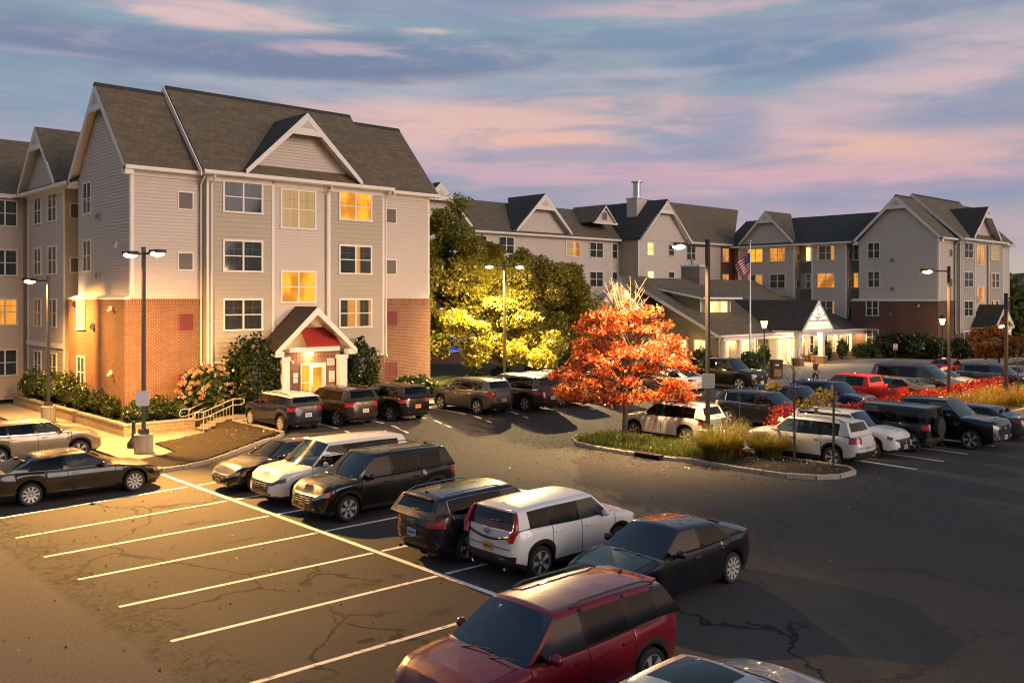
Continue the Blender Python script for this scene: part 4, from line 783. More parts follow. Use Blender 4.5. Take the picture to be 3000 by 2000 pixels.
def car(name, label, S, paintname, loc, rz, group=None, cat='car', lit=False, roofcol=None, plate='plate_yellow', fplate=None, chrome=False, emblem=None, soul=False, lamp_dark=False, sunroof=False, tailband=False, amber=False, spare=False, blackD=False, sticker=False, handles='chrome'):
    Ln, W, H = S['L'], S['W'], S['H']; a, b, nn = Ln/2, W/2, S['n']; R_, zb = S['R'], S['zb']
    X = lambda p: a-p
    root = thing(name, label, cat, loc, rz, group); pm = 'paint_'+paintname; rm = 'paint_'+(roofcol or paintname)
    axf, axr = X(S['fw']), -a+S['rw']; Ra = R_+.065
    bw = {}
    def B(key):
        if key not in bw: bw[key] = MB()
        return bw[key]
    zs = lambda x: interp(S['zs'], (a-x)/Ln)
    F_ = [0, .13, .30, .50, .70, .88, 1.0]; YM = [.925, .965, .982, .988, 1.0, .984, .94]; FI = [.13, .02, .0, .015, .035, .08, .17]; RI = [.15, .04, 0, .0, .03, .05, .09]
    if S['n'] >= 8: FI = [.06, .0, 0, 0, .0, .02, .06]; RI = [.08, 0, 0, 0, 0, .01, .02]; YM = [.94, .97, 1, 1, 1, .985, .95]
    K = len(F_)
    def bot(x):
        z = zb
        if x > a-.35: z = zb-.03+.10*ss(a-.35, a, x)
        if x < -a+.45: z = zb+.16*ss(-a+.45, -a, -abs(x)) if False else zb+.12*ss(0, 1, (-a+.45-x)/.45)
        for c in (axf, axr):
            d = abs(x-c)
            if d < Ra: z = max(z, R_+math.sqrt(max(0, Ra*Ra-d*d)))
        return z
    xc = a*.945
    xs = list(np.linspace(xc, -xc, 46))
    for c in (axf, axr):
        for q in (-Ra-.004, -Ra+.002, -Ra*.97, -Ra*.85, Ra*.85, Ra*.97, Ra-.002, Ra+.004): xs.append(c+q)
    for p in (S['wb']-.05, S['B'], S['C']): xs += [X(p)]
    xs = sorted([x for x in xs if abs(x) <= xc], reverse=True)
    yse = lambda x: b*(1-min(1, abs(x)/a)**nn)**(1/nn)
    def P3(x, y, k, z0=None):
        q = (abs(x)/a)**6; zbot = bot(x) if z0 is None else z0; z = zbot+F_[k]*(zs(x)-zbot)
        xx = x-(FI[k]*q if x > 0 else -RI[k]*q); return (xx, y*YM[k]*(1+.018*(math.exp(-((x-axf)/.42)**2)+math.exp(-((x-axr)/.42)**2))*(1 if k < 5 else .4)), z)
    side = [[P3(x, yse(x), k) for x in xs] for k in range(K)]
    N = 11; yc = yse(xc); ys = [yc*(1-2*j/(N-1)) for j in range(N)]
    fx = lambda y: a*(1-(abs(y)/b)**nn)**(1/nn)
    front = [[P3(fx(y), y, k, bot(xc)) for y in ys] for k in range(K)]; rear = [[P3(-fx(y), y, k, bot(-xc)) for y in ys] for k in range(K)]
    for k in range(K):
        for j, e in ((0, 1), (N-1, -1)):
            front[k][j] = (side[k][0][0], side[k][0][1]*e, side[k][0][2]); rear[k][j] = (side[k][-1][0], side[k][-1][1]*e, side[k][-1][2])
    suv = S['tail'] == 'SUV'; dlo = X(S['wb']+.02); dm = X(S['B']); dr_ = X(S['C']+.06)
    hl = 'head_dark' if lamp_dark else 'head_lens'; tl = 'tail_lit' if lit else 'tail_red'
    for i in range(len(xs)-1):
        xm = (xs[i]+xs[i+1])/2
        for k in range(K-1):
            key = 'body'; m = pm
            inarch = min(abs(xm-axf), abs(xm-axr)) < Ra
            if dm < xm < dlo and 0 < k: key = 'door_f'
            elif dr_ < xm < dm and 0 < k: key = 'door_r'
            if S['clad'] and (k == 0 or (k == 1 and inarch)): key = 'cladding'; m = 'black_plastic'
            if xm > a*.84 and k == 4 and not S.get('bed') and not (spare): key = 'head'; m = hl if (xm > a*.89 or not amber) else 'amber_lens'
            if xm < -a*.87 and (k in ((4,) if S['tail'] == 'SEDAN' else (4, 5))) and not soul: key = 'tail'; m = tl
            for sgn in (1, -1):
                q = [side[k][i], side[k][i+1], side[k+1][i+1], side[k+1][i]]; q = [(p[0], p[1]*sgn, p[2]) for p in q]
                B((key, sgn)).face(q if sgn < 0 else q[::-1], m) if key in ('head', 'tail', 'door_f', 'door_r') else B((key, 0)).face(q if sgn < 0 else q[::-1], m)
    for j in range(N-1):
        jm = min(j, N-2-j)
        for k in range(K-1):
            key, sg, m = 'body', 0, pm; sgn = 1 if j < (N-1)/2 else -1
            if k == 0: key, sg, m = 'cladding', (0 if S['clad'] else 1), 'black_plastic'
            if jm >= 2 and k in (2, 3, 4) and not (k == 2 and not suv): key, m = 'grille', 'grille_black'
            if jm >= 1 and k == 1: key, m = 'grille', 'grille_black'
            if jm < 2 and k == 4: key, sg, m = 'head', sgn, hl
            if jm < 1 and k == 3 and S.get('bed'): key, sg, m = 'head', sgn, hl
            if S.get('bed') and jm < 2 and k == 2: key, sg, m = 'body', 0, 'chrome'
            if S.get('bed') and k == 1: key, m = 'bumper', 'chrome'
            B((key, sg)).face([front[k][j], front[k][j+1], front[k+1][j+1], front[k+1][j]], m)
            key, sg, m = 'body', 0, pm
            if k == 0 or (k == 1 and S['clad']): key, sg, m = 'cladding', (0 if S['clad'] else -1), 'black_plastic'
            if S['tail'] == 'SEDAN':
                if jm < 2 and k == 4: key, sg, m = 'tail', sgn, tl
            elif not soul:
                if jm < (1 if S.get('bed') or spare else 2) and k in (4, 5) and not (k == 5 and tailband): key, sg, m = 'tail', sgn, tl
                if tailband and k == 4: key, sg, m = 'tail', sgn, tl
            if S.get('bed') and k == 1: key, m = 'bumper', 'chrome'
            B((key, sg)).face([rear[k][j+1], rear[k][j], rear[k+1][j], rear[k+1][j+1]], m)
    # hood, cowl, deck
    rows = []
    for i, x in enumerate(xs):
        y0 = side[K-1][i][1]; cr = .055 if x > X(S['wb']) else .03
        rows.append([(side[K-1][i][0], y0*(1-2*j/(N-1)), zs(x)+cr*(1-(1-2*j/(N-1))**2)) for j in range(N)])
    rows = [[(p[0], p[1], p[2]+.05*(1-(p[1]/yc)**2)*0) for p in front[K-1]]]+rows+[list(rear[K-1])]
    bed = S.get('bed')
    if bed:
        for r_ in rows:
            if X(bed[1]) < r_[5][0] < X(bed[0]):
                for j in range(1, N-1): r_[j] = (r_[j][0], r_[j][1]*(1.12 if j in (1, N-2) else 1), r_[j][2]-.52)
    mb = B(('body', 0))
    for i in range(len(rows)-1):
        for j in range(N-1): mb.face([rows[i][j], rows[i][j+1], rows[i+1][j+1], rows[i+1][j]], 'black_plastic' if bed and rows[i][5][2] < zs(rows[i][5][0])-.2 else pm)
    for sgn in (1, N-2):     # bonnet shut lines
        pl = None
        for r_ in rows[1:-1]:
            p = r_[sgn]
            if X(S['wb'])-.02 < p[0] < a*.90:
                f = 1 if sgn == 1 else -1; e = (p[0], p[1]+f*.02, p[2]+.004)
                if pl: mb.face([(pl[0],pl[1]-.007,pl[2]), (pl[0],pl[1]+.007,pl[2]), (e[0],e[1]+.007,e[2]), (e[0],e[1]-.007,e[2])], 'well_black')
                pl = e
    # greenhouse
    T = [0, .06, .34, .64, .87, .95, 1.0]; G = len(T); tum = S['tum']
    yb = b*.905; TY = [0, .02, .24, .56, .84, 1.0, 1.22]
    cols = []   # (x at belt, x at roof, kind of the strip that follows)
    wb, wt, rt, rb = S['wb'], S['wt'], S['rt'], S['rb']; pw = .10
    def colat(p_b, p_t, kind): cols.append((X(p_b), X(p_t), kind))
    colat(wb, wt, 'pillar'); colat(wb+.10, wt+.06, 'g1'); 
    for f_ in (.33, .66): colat(wb+.10+(S['B']-wb-.10)*f_, wt+.06+(S['B']-wt-.06)*f_, 'g1')
    colat(S['B'], S['B'], 'pillar'); colat(S['B']+pw, S['B']+pw, 'g2'); colat((S['B']+S['C'])/2, (S['B']+S['C'])/2, 'g2')
    if S['D']:
        colat(S['C'], S['C'], 'pillar'); colat(S['C']+pw*.8, S['C']+pw*.8, 'g3'); colat(S['D'], min(S['D'], rt-.12), 'pillar')
    else:
        ct = min(S['C'], rt-.10); colat(S['C']+.25 if not bed else S['C'], ct, 'pillar')
    colat(rb, rt, 'end')
    zr = lambda x: H-.055-.05*max(0, (x-X(wt)+.5))**2*.6-.045*max(0, (X(rt)+1.2-x)/1.2)**2
    def GP(col, t, ty, sgn=1):
        x = col[0]+(col[1]-col[0])*(t**.92); z0 = zs(col[0])-.005; z = z0+(zr(col[1])-z0)*t
        taper = .035*max(0, (x-X(wt+.8)))+(.02 if not suv else .0)*max(0, (X(rt)-x)); y = yb-tum*ty-taper; return (x, y*sgn, z)
    gs = [[GP(c, T[g], TY[g]) for c in cols] for g in range(G)]
    glass = 'car_glass'
    for i in range(len(cols)-1):
        k = cols[i][2]
        for g in range(G-1):
            isg = k.startswith('g') and 1 <= g <= 3
            m = (glass if k != 'g1' else 'car_glass_front') if isg else (rm if g >= 4 else ('pillar_black' if (k == 'pillar' and 0 < i < len(cols)-2) or g == 0 else pm))
            if roofcol and not isg and g < 4 and m == pm: m = 'pillar_black'
            if blackD and k == 'pillar' and i > 2 and g < 5 and not isg: m = 'pillar_black'
            if chrome and g == 0: m = 'chrome'
            for sgn in (1, -1):
                q = [gs[g][i], gs[g][i+1], gs[g+1][i+1], gs[g+1][i]]; q = [(p[0], p[1]*sgn, p[2]) for p in q]
                B((k if isg else 'body', sgn if isg else 0)).face(q, m)
    def across(ci, bow, g, sgn):
        p = gs[g][ci]; r_ = []
        for j in range(N):
            f_ = 1-2*j/(N-1); r_.append((p[0]+sgn*bow*(1-T[g]*.75)*(1-f_*f_)*(1 if g < G-1 else 0), p[1]*f_, p[2]+.045*(1-f_*f_)*T[g]**2))
        return r_
    fr = [across(0, .13, g, 1) for g in range(G)]; rr_ = [across(len(cols)-1, .07, g, -1) for g in range(G)]
    for g in range(G-1):
        for j in range(N-1):
            wsg = g <= 4; B(('windshield', 0) if wsg else ('body', 0)).face([fr[g][j], fr[g][j+1], fr[g+1][j+1], fr[g+1][j]], ('car_glass_front' if g > 0 else 'grille_black') if wsg else rm)
            rg = (S['rear_lo'] <= g <= 3 if suv else 1 <= g <= 4) and 1 <= j <= N-3+1-0 and 0 < j < N-2
            mm = rm if g >= 4 else (tl if tailband == 'frame' and not rg else ('black_plastic' if (roofcol or soul) and not rg else pm))
            if soul and not rg and g < 4: mm = 'tail_dark'
            B(('rear_window', 0) if rg else ('body', 0)).face([rr_[g][j+1], rr_[g][j], rr_[g+1][j], rr_[g+1][j+1]], glass if rg else mm)
    top = [[(c[0], c[1]*(1-2*j/(N-1)), c[2]+.045*(1-(1-2*j/(N-1))**2)) for j in range(N)] for c in gs[G-1]]
    # finer roof between the pillars
    for i in range(len(top)-1):
        for j in range(N-1):
            sr = sunroof and 1 <= j < N-2 and 1 <= i < len(top)-3
            B(('sunroof', 0) if sr else ('body', 0)).face([top[i][j], top[i][j+1], top[i+1][j+1], top[i+1][j]], glass if sr else rm)
    sy_ = lambda x, k: (P3(x, yse(x), k)[1], P3(x, yse(x), k)[2]); q = B(('body', 0))
    for xq in (dlo, dm, dr_):
        for sgn in (1, -1):
            for k in range(1, K-1):
                y0, z0 = sy_(xq, k); y1, z1 = sy_(xq, k+1); q.face([(xq-.008, sgn*(y0+.004), z0), (xq+.008, sgn*(y0+.004), z0), (xq+.008, sgn*(y1+.004), z1), (xq-.008, sgn*(y1+.004), z1)], 'well_black')
    names = {'head': 'headlight', 'tail': 'taillight', 'door_f': 'door', 'door_r': 'door', 'g1': 'side_window', 'g2': 'side_window', 'g3': 'side_window', 'cladding': 'lower_trim'}
    objs = {}
    for key, mbb in bw.items(): objs[key] = mbb.build(names.get(key[0], key[0]), root, 46)
    # wheel wells, underside
    q = MB(); q.box(-a+.25, a-.25, -b+.28, b-.28, zb-.02, .62, 'well_black')
    for c in (axf, axr):
        for sgn in (1, -1): q.box(c-Ra, c+Ra, sgn*(b-.30)-.02, sgn*(b-.30)+.02, .22, R_+Ra-.01, 'well_black'); q.prism([(c+Ra*math.cos(t_), sgn*(b-.06), R_+Ra*math.sin(t_)) for t_ in np.linspace(0, math.pi, 11)][::1], (0, -sgn*.0, 0), 'well_black') if False else None
        rows = [[(c+Ra*math.cos(t_), y, R_+Ra*math.sin(t_)) for t_ in np.linspace(0, math.pi, 12)] for y in (b-.03, b-.3)]; q.grid(rows, 'well_black'); q.grid([[(x, -y, z) for x, y, z in r_] for r_ in rows], 'well_black')
    q.build('underbody', root)
    q = MB(); st_ = 'seat_tan' if paintname in ('pearl', 'beige', 'silver') else 'seat_cloth'; z0 = .62 if H > 1.55 else .40; q.box(X(rb)+.1, X(wb)+.1, -b*.82, b*.82, z0, z0+.02, 'well_black')
    q.box(X(wt)+.05, X(wb)-.05, -b*.80, b*.80, z0+.2, zs(X(wb+.2))-.04, 'black_plastic'); q.tube([(X(wt)-.06, b*.38+.17*math.cos(t_), zs(X(wb))+.02+.17*math.sin(t_)) for t_ in np.linspace(0, 2*math.pi, 13)], .014, 'black_plastic', 5, caps=False)
    for xs_ in ((S['B']-.12, S['B']+.85) if not bed else (S['B']-.1, S['B']+.75)):
        for y_ in (-b*.40, b*.40): q.box(X(xs_)-.10, X(xs_)+.42, y_-.23, y_+.23, z0, z0+.22, st_); q.prism([(X(xs_)-.02, y_-.22, z0+.2), (X(xs_)-.18, y_-.20, z0+.72), (X(xs_)-.30, y_-.20, z0+.72), (X(xs_)-.14, y_-.22, z0+.2)], (0, .42, 0), st_); q.box(X(xs_)-.30, X(xs_)-.20, y_-.12, y_+.12, z0+.73, z0+.90, st_)
    q.build('seats', root)
    tm, rmz = wheel_meshes(R_, S['spokes'], False)
    for c in (axf, axr):
        for sgn in (1, -1):
            o = bpy.data.objects.new('wheel', tm); COL.objects.link(o); o.parent = root; o.location = (c, sgn*(b-.135), R_); o.rotation_euler = (0, 0, 0 if sgn > 0 else math.pi)
            r2 = bpy.data.objects.new('rim', rmz); COL.objects.link(r2); r2.parent = o
    # handles, mirrors
    for key, xq in ((('door_f'), dm+.22), (('door_r'), dr_+.20)):
        for sgn in (1, -1):
            y0, z0 = sy_(xq, 5); h = MB(); h.box(xq-.10, xq+.10, *(sorted((sgn*(y0-.005), sgn*(y0+.035)))), z0-.05, z0-.018, 'chrome' if handles == 'chrome' else pm); h.build('handle', objs.get((key, sgn), root))
    for sgn in (1, -1):
        h = MB(); xm = X(wb+.42); y0 = yse(xm)*.93; ellipsoid(h, (xm, sgn*(y0+.12), zs(xm)+.07), (.075, .115, .085), pm if handles != 'chromemirror' else 'chrome', 10, 6); h.box(xm-.03, xm+.02, *sorted((sgn*(y0-.08), sgn*(y0+.06))), zs(xm)-.02, zs(xm)+.03, 'black_plastic'); h.build('mirror', root, 50)
    if S['rails']:
        for sgn in (1, -1):
            h = MB(); pts = []
            for f_ in np.linspace(0, 1, 9):
                x = X(wt+.35)+(X(rt-.12)-X(wt+.35))*f_; lift = .055*min(1, min(f_, 1-f_)*9); pts.append((x, sgn*(yb-tum*1.18-.02), zr(x)+.012+lift))
            h.tube(pts, .016, 'chrome' if chrome else 'black_plastic', 6); h.build('roof_rail', root, 60)
    if chrome:
        for sgn in (1, -1):
            h = MB(); off = lambda p: (p[0], sgn*(p[1]+.006), p[2])
            h.tube([off(gs[4][i]) for i in range(len(cols)-1)], .011, 'chrome', 5); h.tube([off(gs[4][len(cols)-2]), off(gs[2][len(cols)-2]), off(gs[1][len(cols)-2])], .011, 'chrome', 5); h.build('window_trim', root)
    # grille bars, plates, lights
    gx = front[3][5][0]; h = MB()
    for z in np.linspace(front[2][5][2]+.05, front[5][5][2]-.05, 4): h.tube([(fx(y)+.004-.02*(abs(z-.7)), y, z) for y in np.linspace(-yc*.52, yc*.52, 7)], .011, 'chrome', 5)
    h.build('grille_bar', root)
    h = MB(); ellipsoid(h, (front[4][5][0]+.012, 0, front[4][5][2]+.01), (.014,.06,.045), 'chrome', 12, 5); h.build('badge', root, 60)
    for sgn in (1, -1):
        h = MB(); p = rear[1][2 if sgn > 0 else N-3]; h.box(p[0]-.012, p[0]+.02, *sorted((p[1]-.09, p[1]+.09)), p[2]+.03, p[2]+.07, 'tail_red'); h.build('reflector', root)
        h = MB(); p = front[1][1 if sgn > 0 else N-2]; ellipsoid(h, (p[0]+.002, p[1]*.92, p[2]+.07), (.03,.06,.05), 'head_lens', 10, 5); h.build('fog_lamp', root, 60)
        h = MB(); h.tube([(-a+.10, sgn*b*.58, zb+.03), (-a+.005, sgn*b*.58, zb+.03)], .035, 'chrome', 8); h.build('exhaust', root, 60)
    h = MB(); zq = rear[3][5][2]; h.tube([(-fx(y)-.012+.05*abs(y/yc)**3*0, y, zq) for y in np.linspace(-yc*.86, yc*.86, 9)], .008, 'well_black', 4); h.build('tailgate_seam', root)
    rx = rear[3][5][0]; pz = (rear[2][5][2]+rear[3][5][2])/2+(.10 if S['tail'] == 'SEDAN' else .06)
    if plate:
        h = MB(); h.box(rx-.028, rx-.004, -.155, .155, pz-.08, pz+.08, plate)
        for k in range(6): h.box(rx-.031, rx-.028, -.115+k*.04, -.090+k*.04, pz-.03, pz+.03, 'plate_ink')
        h.build('licence_plate', root)
    if fplate:
        pz2 = front[1][5][2]+.08; h = MB(); h.box(gx+.0, gx+.03, -.155, .155, pz2-.08, pz2+.08, fplate)
        for k in range(6): h.box(gx+.03, gx+.033, -.115+k*.04, -.090+k*.04, pz2-.03, pz2+.03, 'plate_ink')
        h.build('licence_plate', root)
    if suv and not bed and not spare:
        h = MB(); p = rr_[5][5]; h.box(p[0]-.07, p[0]+.08, -.52, .52, p[2]-.045, p[2]-.005, pm if not roofcol else rm); h.build('spoiler', root)
        h = MB(); p = rr_[2][5]; h.tube([(p[0]-.035, .0, p[2]+.02), (p[0]-.045, -.32, p[2]+.05)], .011, 'black_plastic', 5); h.build('wiper', root)
        h = MB(); h.prism([(X(rt)+.32, -.012, zr(X(rt))+.04), (X(rt)+.14, -.012, zr(X(rt))+.035), (X(rt)+.17, -.012, zr(X(rt))+.11)], (0, .024, 0), rm); h.build('roof_fin', root)
    for sgn in (-.35, .25):
        h = MB(); p = fr[1][5]; q2 = fr[2][5]; h.tube([(fr[0][5][0]+.02, sgn, p[2]+.01), (p[0]+.005, sgn+.25, p[2]+.05), (p[0]-.05, sgn+.5, p[2]+.07)], .010, 'black_plastic', 5); h.build('wiper', root)
    h = MB(); q2 = fr[4][5]; h.box(q2[0]-.02, q2[0]+.0, -.10, .10, q2[2]-.09, q2[2]-.02, 'black_plastic'); h.build('rear_view_mirror', root)
    if sticker:
        h = MB(); a1, a2 = fr[4][7], fr[3][8]; h.face([(a1[0]+.01,a1[1]-.08,a1[2]-.01), (a1[0]+.01,a1[1]+.06,a1[2]-.01), (a1[0]+.07,a1[1]+.06,a1[2]-.06), (a1[0]+.07,a1[1]-.08,a1[2]-.06)], 'paper_white'); h.build('windshield_sticker', root)
    if emblem == 'rings':
        h = MB()
        for k in range(4):
            c = (rx-.012, -.12+k*.08, rear[4][5][2]+.09); h.tube([(c[0], c[1]+.05*math.cos(t_), c[2]+.05*math.sin(t_)) for t_ in np.linspace(0, 2*math.pi, 17)], .006, 'chrome', 4, caps=False)
        h.build('emblem', root)
    if emblem == 'letters':
        h = MB(); z = rear[5][5][2]+.02; xx = rear[5][5][0]-.045; 
        h.tube([(xx, .11*math.cos(t_), z+.055*math.sin(t_)) for t_ in np.linspace(0, 2*math.pi, 21)], .006, 'ink_dark', 4, caps=False)
        for (y0, z0, y1, z1) in ((.06,-.03,.06,.03), (.06,0,.025,.03), (.06,0,.025,-.03), (.0,-.03,.0,.03), (-.065,-.03,-.04,.03), (-.015,-.03,-.04,.03)): h.tube([(xx, y0, z+z0), (xx, y1, z+z1)], .006, 'ink_dark', 4)
        h.build('emblem', root)
    if emblem in ('oval', 'front_oval'):
        h = MB(); fwd = emblem == 'front_oval'; xx = (gx+.01) if fwd else rear[5][5][0]-.02; z = (front[4][5][2]-.02) if fwd else rear[5][5][2]-.03
        h.tube([(xx, .085*math.cos(t_), z+.048*math.sin(t_)) for t_ in np.linspace(0, 2*math.pi, 17)], .008, 'chrome', 4, caps=False); h.tube([(xx, -.03, z-.03), (xx, .03, z+.03)], .006, 'chrome', 4); h.build('emblem', root)
    if soul:
        for sgn in (1, -1):
            h = MB(); e = [(rr_[g][0 if sgn > 0 else N-1]) for g in range(G)]; pts = [(rear[4][1 if sgn > 0 else N-2][0]-.03, sgn*(b*.80), rear[4][5][2]+.02), (e[0][0]-.05, sgn*(b*.84), e[0][2]-.02), (e[1][0]-.045, e[1][1]*1.0, e[1][2]), (e[3][0]-.03, e[3][1], e[3][2]), (e[5][0]-.02, e[5][1]*.99, e[5][2])]
            h.tube(pts, [.075, .09, .075, .045, .03], tl, 8); h.build('taillight', root, 50)
        h = MB(); z = rear[5][5][2]; h.tube([(rear[4][5][0]-.01+.05*abs(y), y, z-.13+.25*abs(y)**2) for y in np.linspace(-b*.72, b*.72, 9)], .03, 'grille_black', 6); h.build('gate_trim', root, 50)
    if spare:
        h = MB(); h.lathe([(.05, -.20), (R_*.62, -.20), (R_*.95, -.19), (R_*1.0, -.05), (R_*.95, .0), (.05, .0)], 'rubber', 22, (rx-.02, .12, 1.02), axis='x'); h.build('spare_tyre', root, 40)
    if not suv:
        h = MB(); h.tube([(-fx(y)-.0+.05, y, zs(-a)+.015) for y in np.linspace(-yc*.8, yc*.8, 7)], .014, pm, 5); h.build('boot_lip', root, 50)
    return root
U_, D_, N_, S_ = 0, math.pi, math.pi/2, -math.pi/2     # headings: +u, -u, +v, -v
def put(u, v, dz=0): return (u, v, gz(u, v)+dz)
def at(u, v, rz, S):   # sit a car on its four wheels where the ground tilts
    return put(u, v)
CG = 'cars in the hotel car park'
car('parked_car', 'old black sedan with pale hubcaps parked nose in by the sidewalk lamp post', dict(SEDAN, L=5.5, W=1.95, H=1.46, wb=1.62, wt=2.5, rt=3.85, rb=4.75, B=3.05, C=3.95, fw=1.02, rw=1.42, spokes=10), 'black', put(9.5, 30.7), U_, CG, plate='plate_white', amber=True)
car('parked_car', 'beige crossover with bright window reflections beside the sidewalk at left', dict(SUV, L=4.75, W=1.86, H=1.60, rails=False, tum=.2), 'beige', put(10.5, 38.1), U_, CG, chrome=True)
car('parked_car', 'black sedan nosed to the stall line with an orange front plate, beside the white suv', dict(SEDAN, L=4.8), 'black', put(15.55, 27.9), D_, CG, fplate='plate_yellow', chrome=True)
car('parked_car', 'white three row suv with black lower bumper parked between two black cars', dict(SUV, L=5.15, W=2.0, H=1.80, rt=4.75, rb=5.0, D=4.5, C=3.55, rails=False), 'white', put(15.75, 25.2), D_, CG, lamp_dark=True, handles='paint')
car('parked_car', 'black suv with chrome grille and six spoke wheels beside the white three row suv', dict(SUV, L=5.0, W=1.92, H=1.76, rt=4.5, rb=4.8, D=4.25, spokes=6), 'black', put(15.6, 22.6), D_, CG, fplate='plate_yellow', amber=True, handles='paint')
car('parked_car', 'dark blue suv with silver window trim and ring badge, rear to the stall line', dict(SUV, L=4.55, W=1.88, H=1.62, clad=False), 'ink', put(15.25, 17.35), U_, CG, plate='plate_blue', chrome=True, emblem='rings', handles='paint')
car('parked_car', 'white boxy hatchback with tall red rear lights and black lower bumper', dict(SUV, L=4.25, W=1.82, H=1.63, n=8, rails=False, wb=1.0, wt=1.6, rt=4.0, rb=4.15, B=2.15, C=3.05, D=3.75, fw=.82, rw=.80, tum=.15), 'white', put(15.62, 15.25), U_, CG, plate='plate_yellow', soul=True, emblem='letters', handles='paint')
car('parked_car', 'black sedan with chrome door line parked beside the white boxy hatchback', dict(SEDAN, L=4.9, spokes=10, rb=4.4), 'ink', put(15.75, 12.2), D_, CG, plate='plate_white', lamp_dark=True)
car('parked_car', 'dark red suv in the foreground with black roof rails, parked nose to the left', dict(SUV, L=4.85, W=1.95, H=1.68, tum=.2, rt=4.4, rb=4.7), 'red', put(9.95, 9.95), D_, CG, lamp_dark=True, handles='paint', blackD=True, sticker=True)
car('parked_car', 'silver sedan cut off by the lower edge with a dark glass roof', dict(SEDAN, L=4.85), 'silver', put(10.0, 6.95), U_, CG, sunroof=True)
# upper row along the building
car('parked_car', 'small dark blue hatchback with a white roof in front of the porch', dict(SUV, L=4.35, W=1.84, H=1.60, R=.35, wb=1.15, wt=1.65, rt=4.05, rb=4.25, B=2.2, C=3.1, D=3.85, n=6, fw=.85, rw=.80, spokes=10, tum=.14), 'navy', put(20.3, 36.65), N_, CG, roofcol='white', plate='plate_white')
car('parked_car', 'black suv with red brake lenses and chrome lower bumper in front of the porch', dict(SUV, L=4.7, H=1.68), 'brown', put(22.95, 36.45), N_, CG, plate='plate_white', chrome=True)
car('parked_car', 'black suv with a yellow rear plate in front of the right holly bush', dict(SUV, L=4.6, H=1.67, clad=False), 'black', put(25.65, 36.15), N_, CG, emblem='oval', handles='paint')
car('parked_car', 'brownish grey suv with five spoke wheels parked alone under the green trees', dict(SUV, L=4.75, H=1.70), 'grey', put(30.25, 35.4), N_, CG, plate='plate_white', chrome=True)
car('parked_car', 'dark brown minivan with a full width red tail lamp under the green trees', VAN, 'brown', put(32.9, 34.85), N_, CG, plate='plate_white', chrome=True, tailband=True)
car('parked_car', 'grey suv facing outward with a large dark grille, half behind the red maple', dict(SUV, L=4.7, H=1.66), 'slate', put(35.6, 34.8), S_, CG, chrome=True, fplate=None)
car('parked_car', 'black car mostly hidden behind the red maple, two stalls from the white sedan', dict(SUV, L=4.6), 'black', put(38.3, 34.4), N_, CG)
car('parked_car', 'dark sedan hidden behind the red maple beside the white sedan', SEDAN, 'slate', put(41.6, 34.2), N_, CG, plate='plate_white')
car('parked_car', 'white sedan with red tail lamps parked beside the blue hatched bay', dict(SEDAN, L=4.65), 'white', put(44.9, 34.2), N_, CG, plate='plate_white')
car('parked_truck', 'black pickup truck with chrome grille parked by the lobby drive', PICKUP, 'black', put(50.3, 34.1), S_, CG, cat='pickup truck', fplate='plate_white', emblem='front_oval')
# island rows
car('parked_car', 'pale gold white suv parked behind the red maple on the planted island', dict(SUV, L=4.65, W=1.82, H=1.72), 'pearl', put(32.55, 24.65), N_, CG, plate='plate_white', handles='paint')
car('parked_car', 'white suv with dark lower body beside the island, rear to the aisle', dict(SUV, L=4.85, H=1.72, spokes=5), 'pearl', put(32.5, 18.1), N_, CG, plate='plate_white', tailband=False, handles='paint')
car('parked_car', 'white suv facing the aisle with swept dark headlights and wide grille', dict(SUV, L=4.6, H=1.68), 'white', put(35.4, 17.9), S_, CG, fplate='plate_blue', lamp_dark=True, handles='paint', emblem='front_oval')
car('parked_car', 'black boxy off road car with a spare wheel on its tailgate', BOXY, 'black', put(37.7, 17.5), N_, CG, plate='plate_yellow', spare=True, handles='paint')
car('parked_truck', 'dark blue pickup truck with chrome bumper facing the aisle', dict(PICKUP, L=5.9), 'ink', put(40.1, 16.55), S_, CG, cat='pickup truck', fplate='plate_white')
car('parked_car', 'grey sedan at the right edge parked beside the dark blue pickup truck', dict(SEDAN, L=4.85), 'slate', put(43.25, 16.1), N_, CG)
car('parked_car', 'dark suv with glowing tail lights nosed up to the red hedge', dict(SUV, L=4.9, H=1.70), 'ink', put(39.2, 24.15), S_, CG, lit=True, chrome=True)
car('parked_car', 'black suv behind the red hedge beside the one with glowing tail lights', dict(SUV, L=4.9, H=1.74), 'black', put(42.2, 24.3), S_, CG, chrome=True)
car('parked_car', 'deep blue suv behind the red hedge left of the bright red pickup', dict(SUV, L=4.7, H=1.70), 'blue', put(46.0, 24.2), S_, CG, chrome=True)
car('parked_truck', 'bright red pickup truck with its bed towards the red hedge', dict(PICKUP, L=5.6, H=1.88), 'bright_red', put(49.2, 24.6), N_, CG, cat='pickup truck')
car('parked_car', 'grey sedan behind the red hedge right of the bright red pickup', SEDAN, 'grey', put(53.2, 24.3), N_, CG)
car('parked_car', 'long blue grey suv behind the hedge with windshield facing right', dict(VAN, L=5.5, H=1.90, rt=5.1, rb=5.35, D=4.9), 'bluegrey', put(57.4, 24.6), S_, CG, chrome=True)
car('parked_car', 'white sedan at the right end of the red hedge', SEDAN, 'white', put(60.6, 24.3), S_, CG)
car('moving_car', 'bright red sedan with lit tail lights driving past the lobby', dict(SEDAN, L=4.9), 'bright_red', put(71.6, 28.4), U_+.05, None, lit=True)
car('parked_car', 'blue grey suv at the right edge beyond the hedge end', dict(SUV, L=4.8, H=1.70), 'bluegrey', put(64.2, 22.4), S_, CG, chrome=True)
car('parked_car', 'pale grey sedan at the right edge behind the slim bare sapling', SEDAN, 'silver', put(67.2, 22.0), S_, CG)
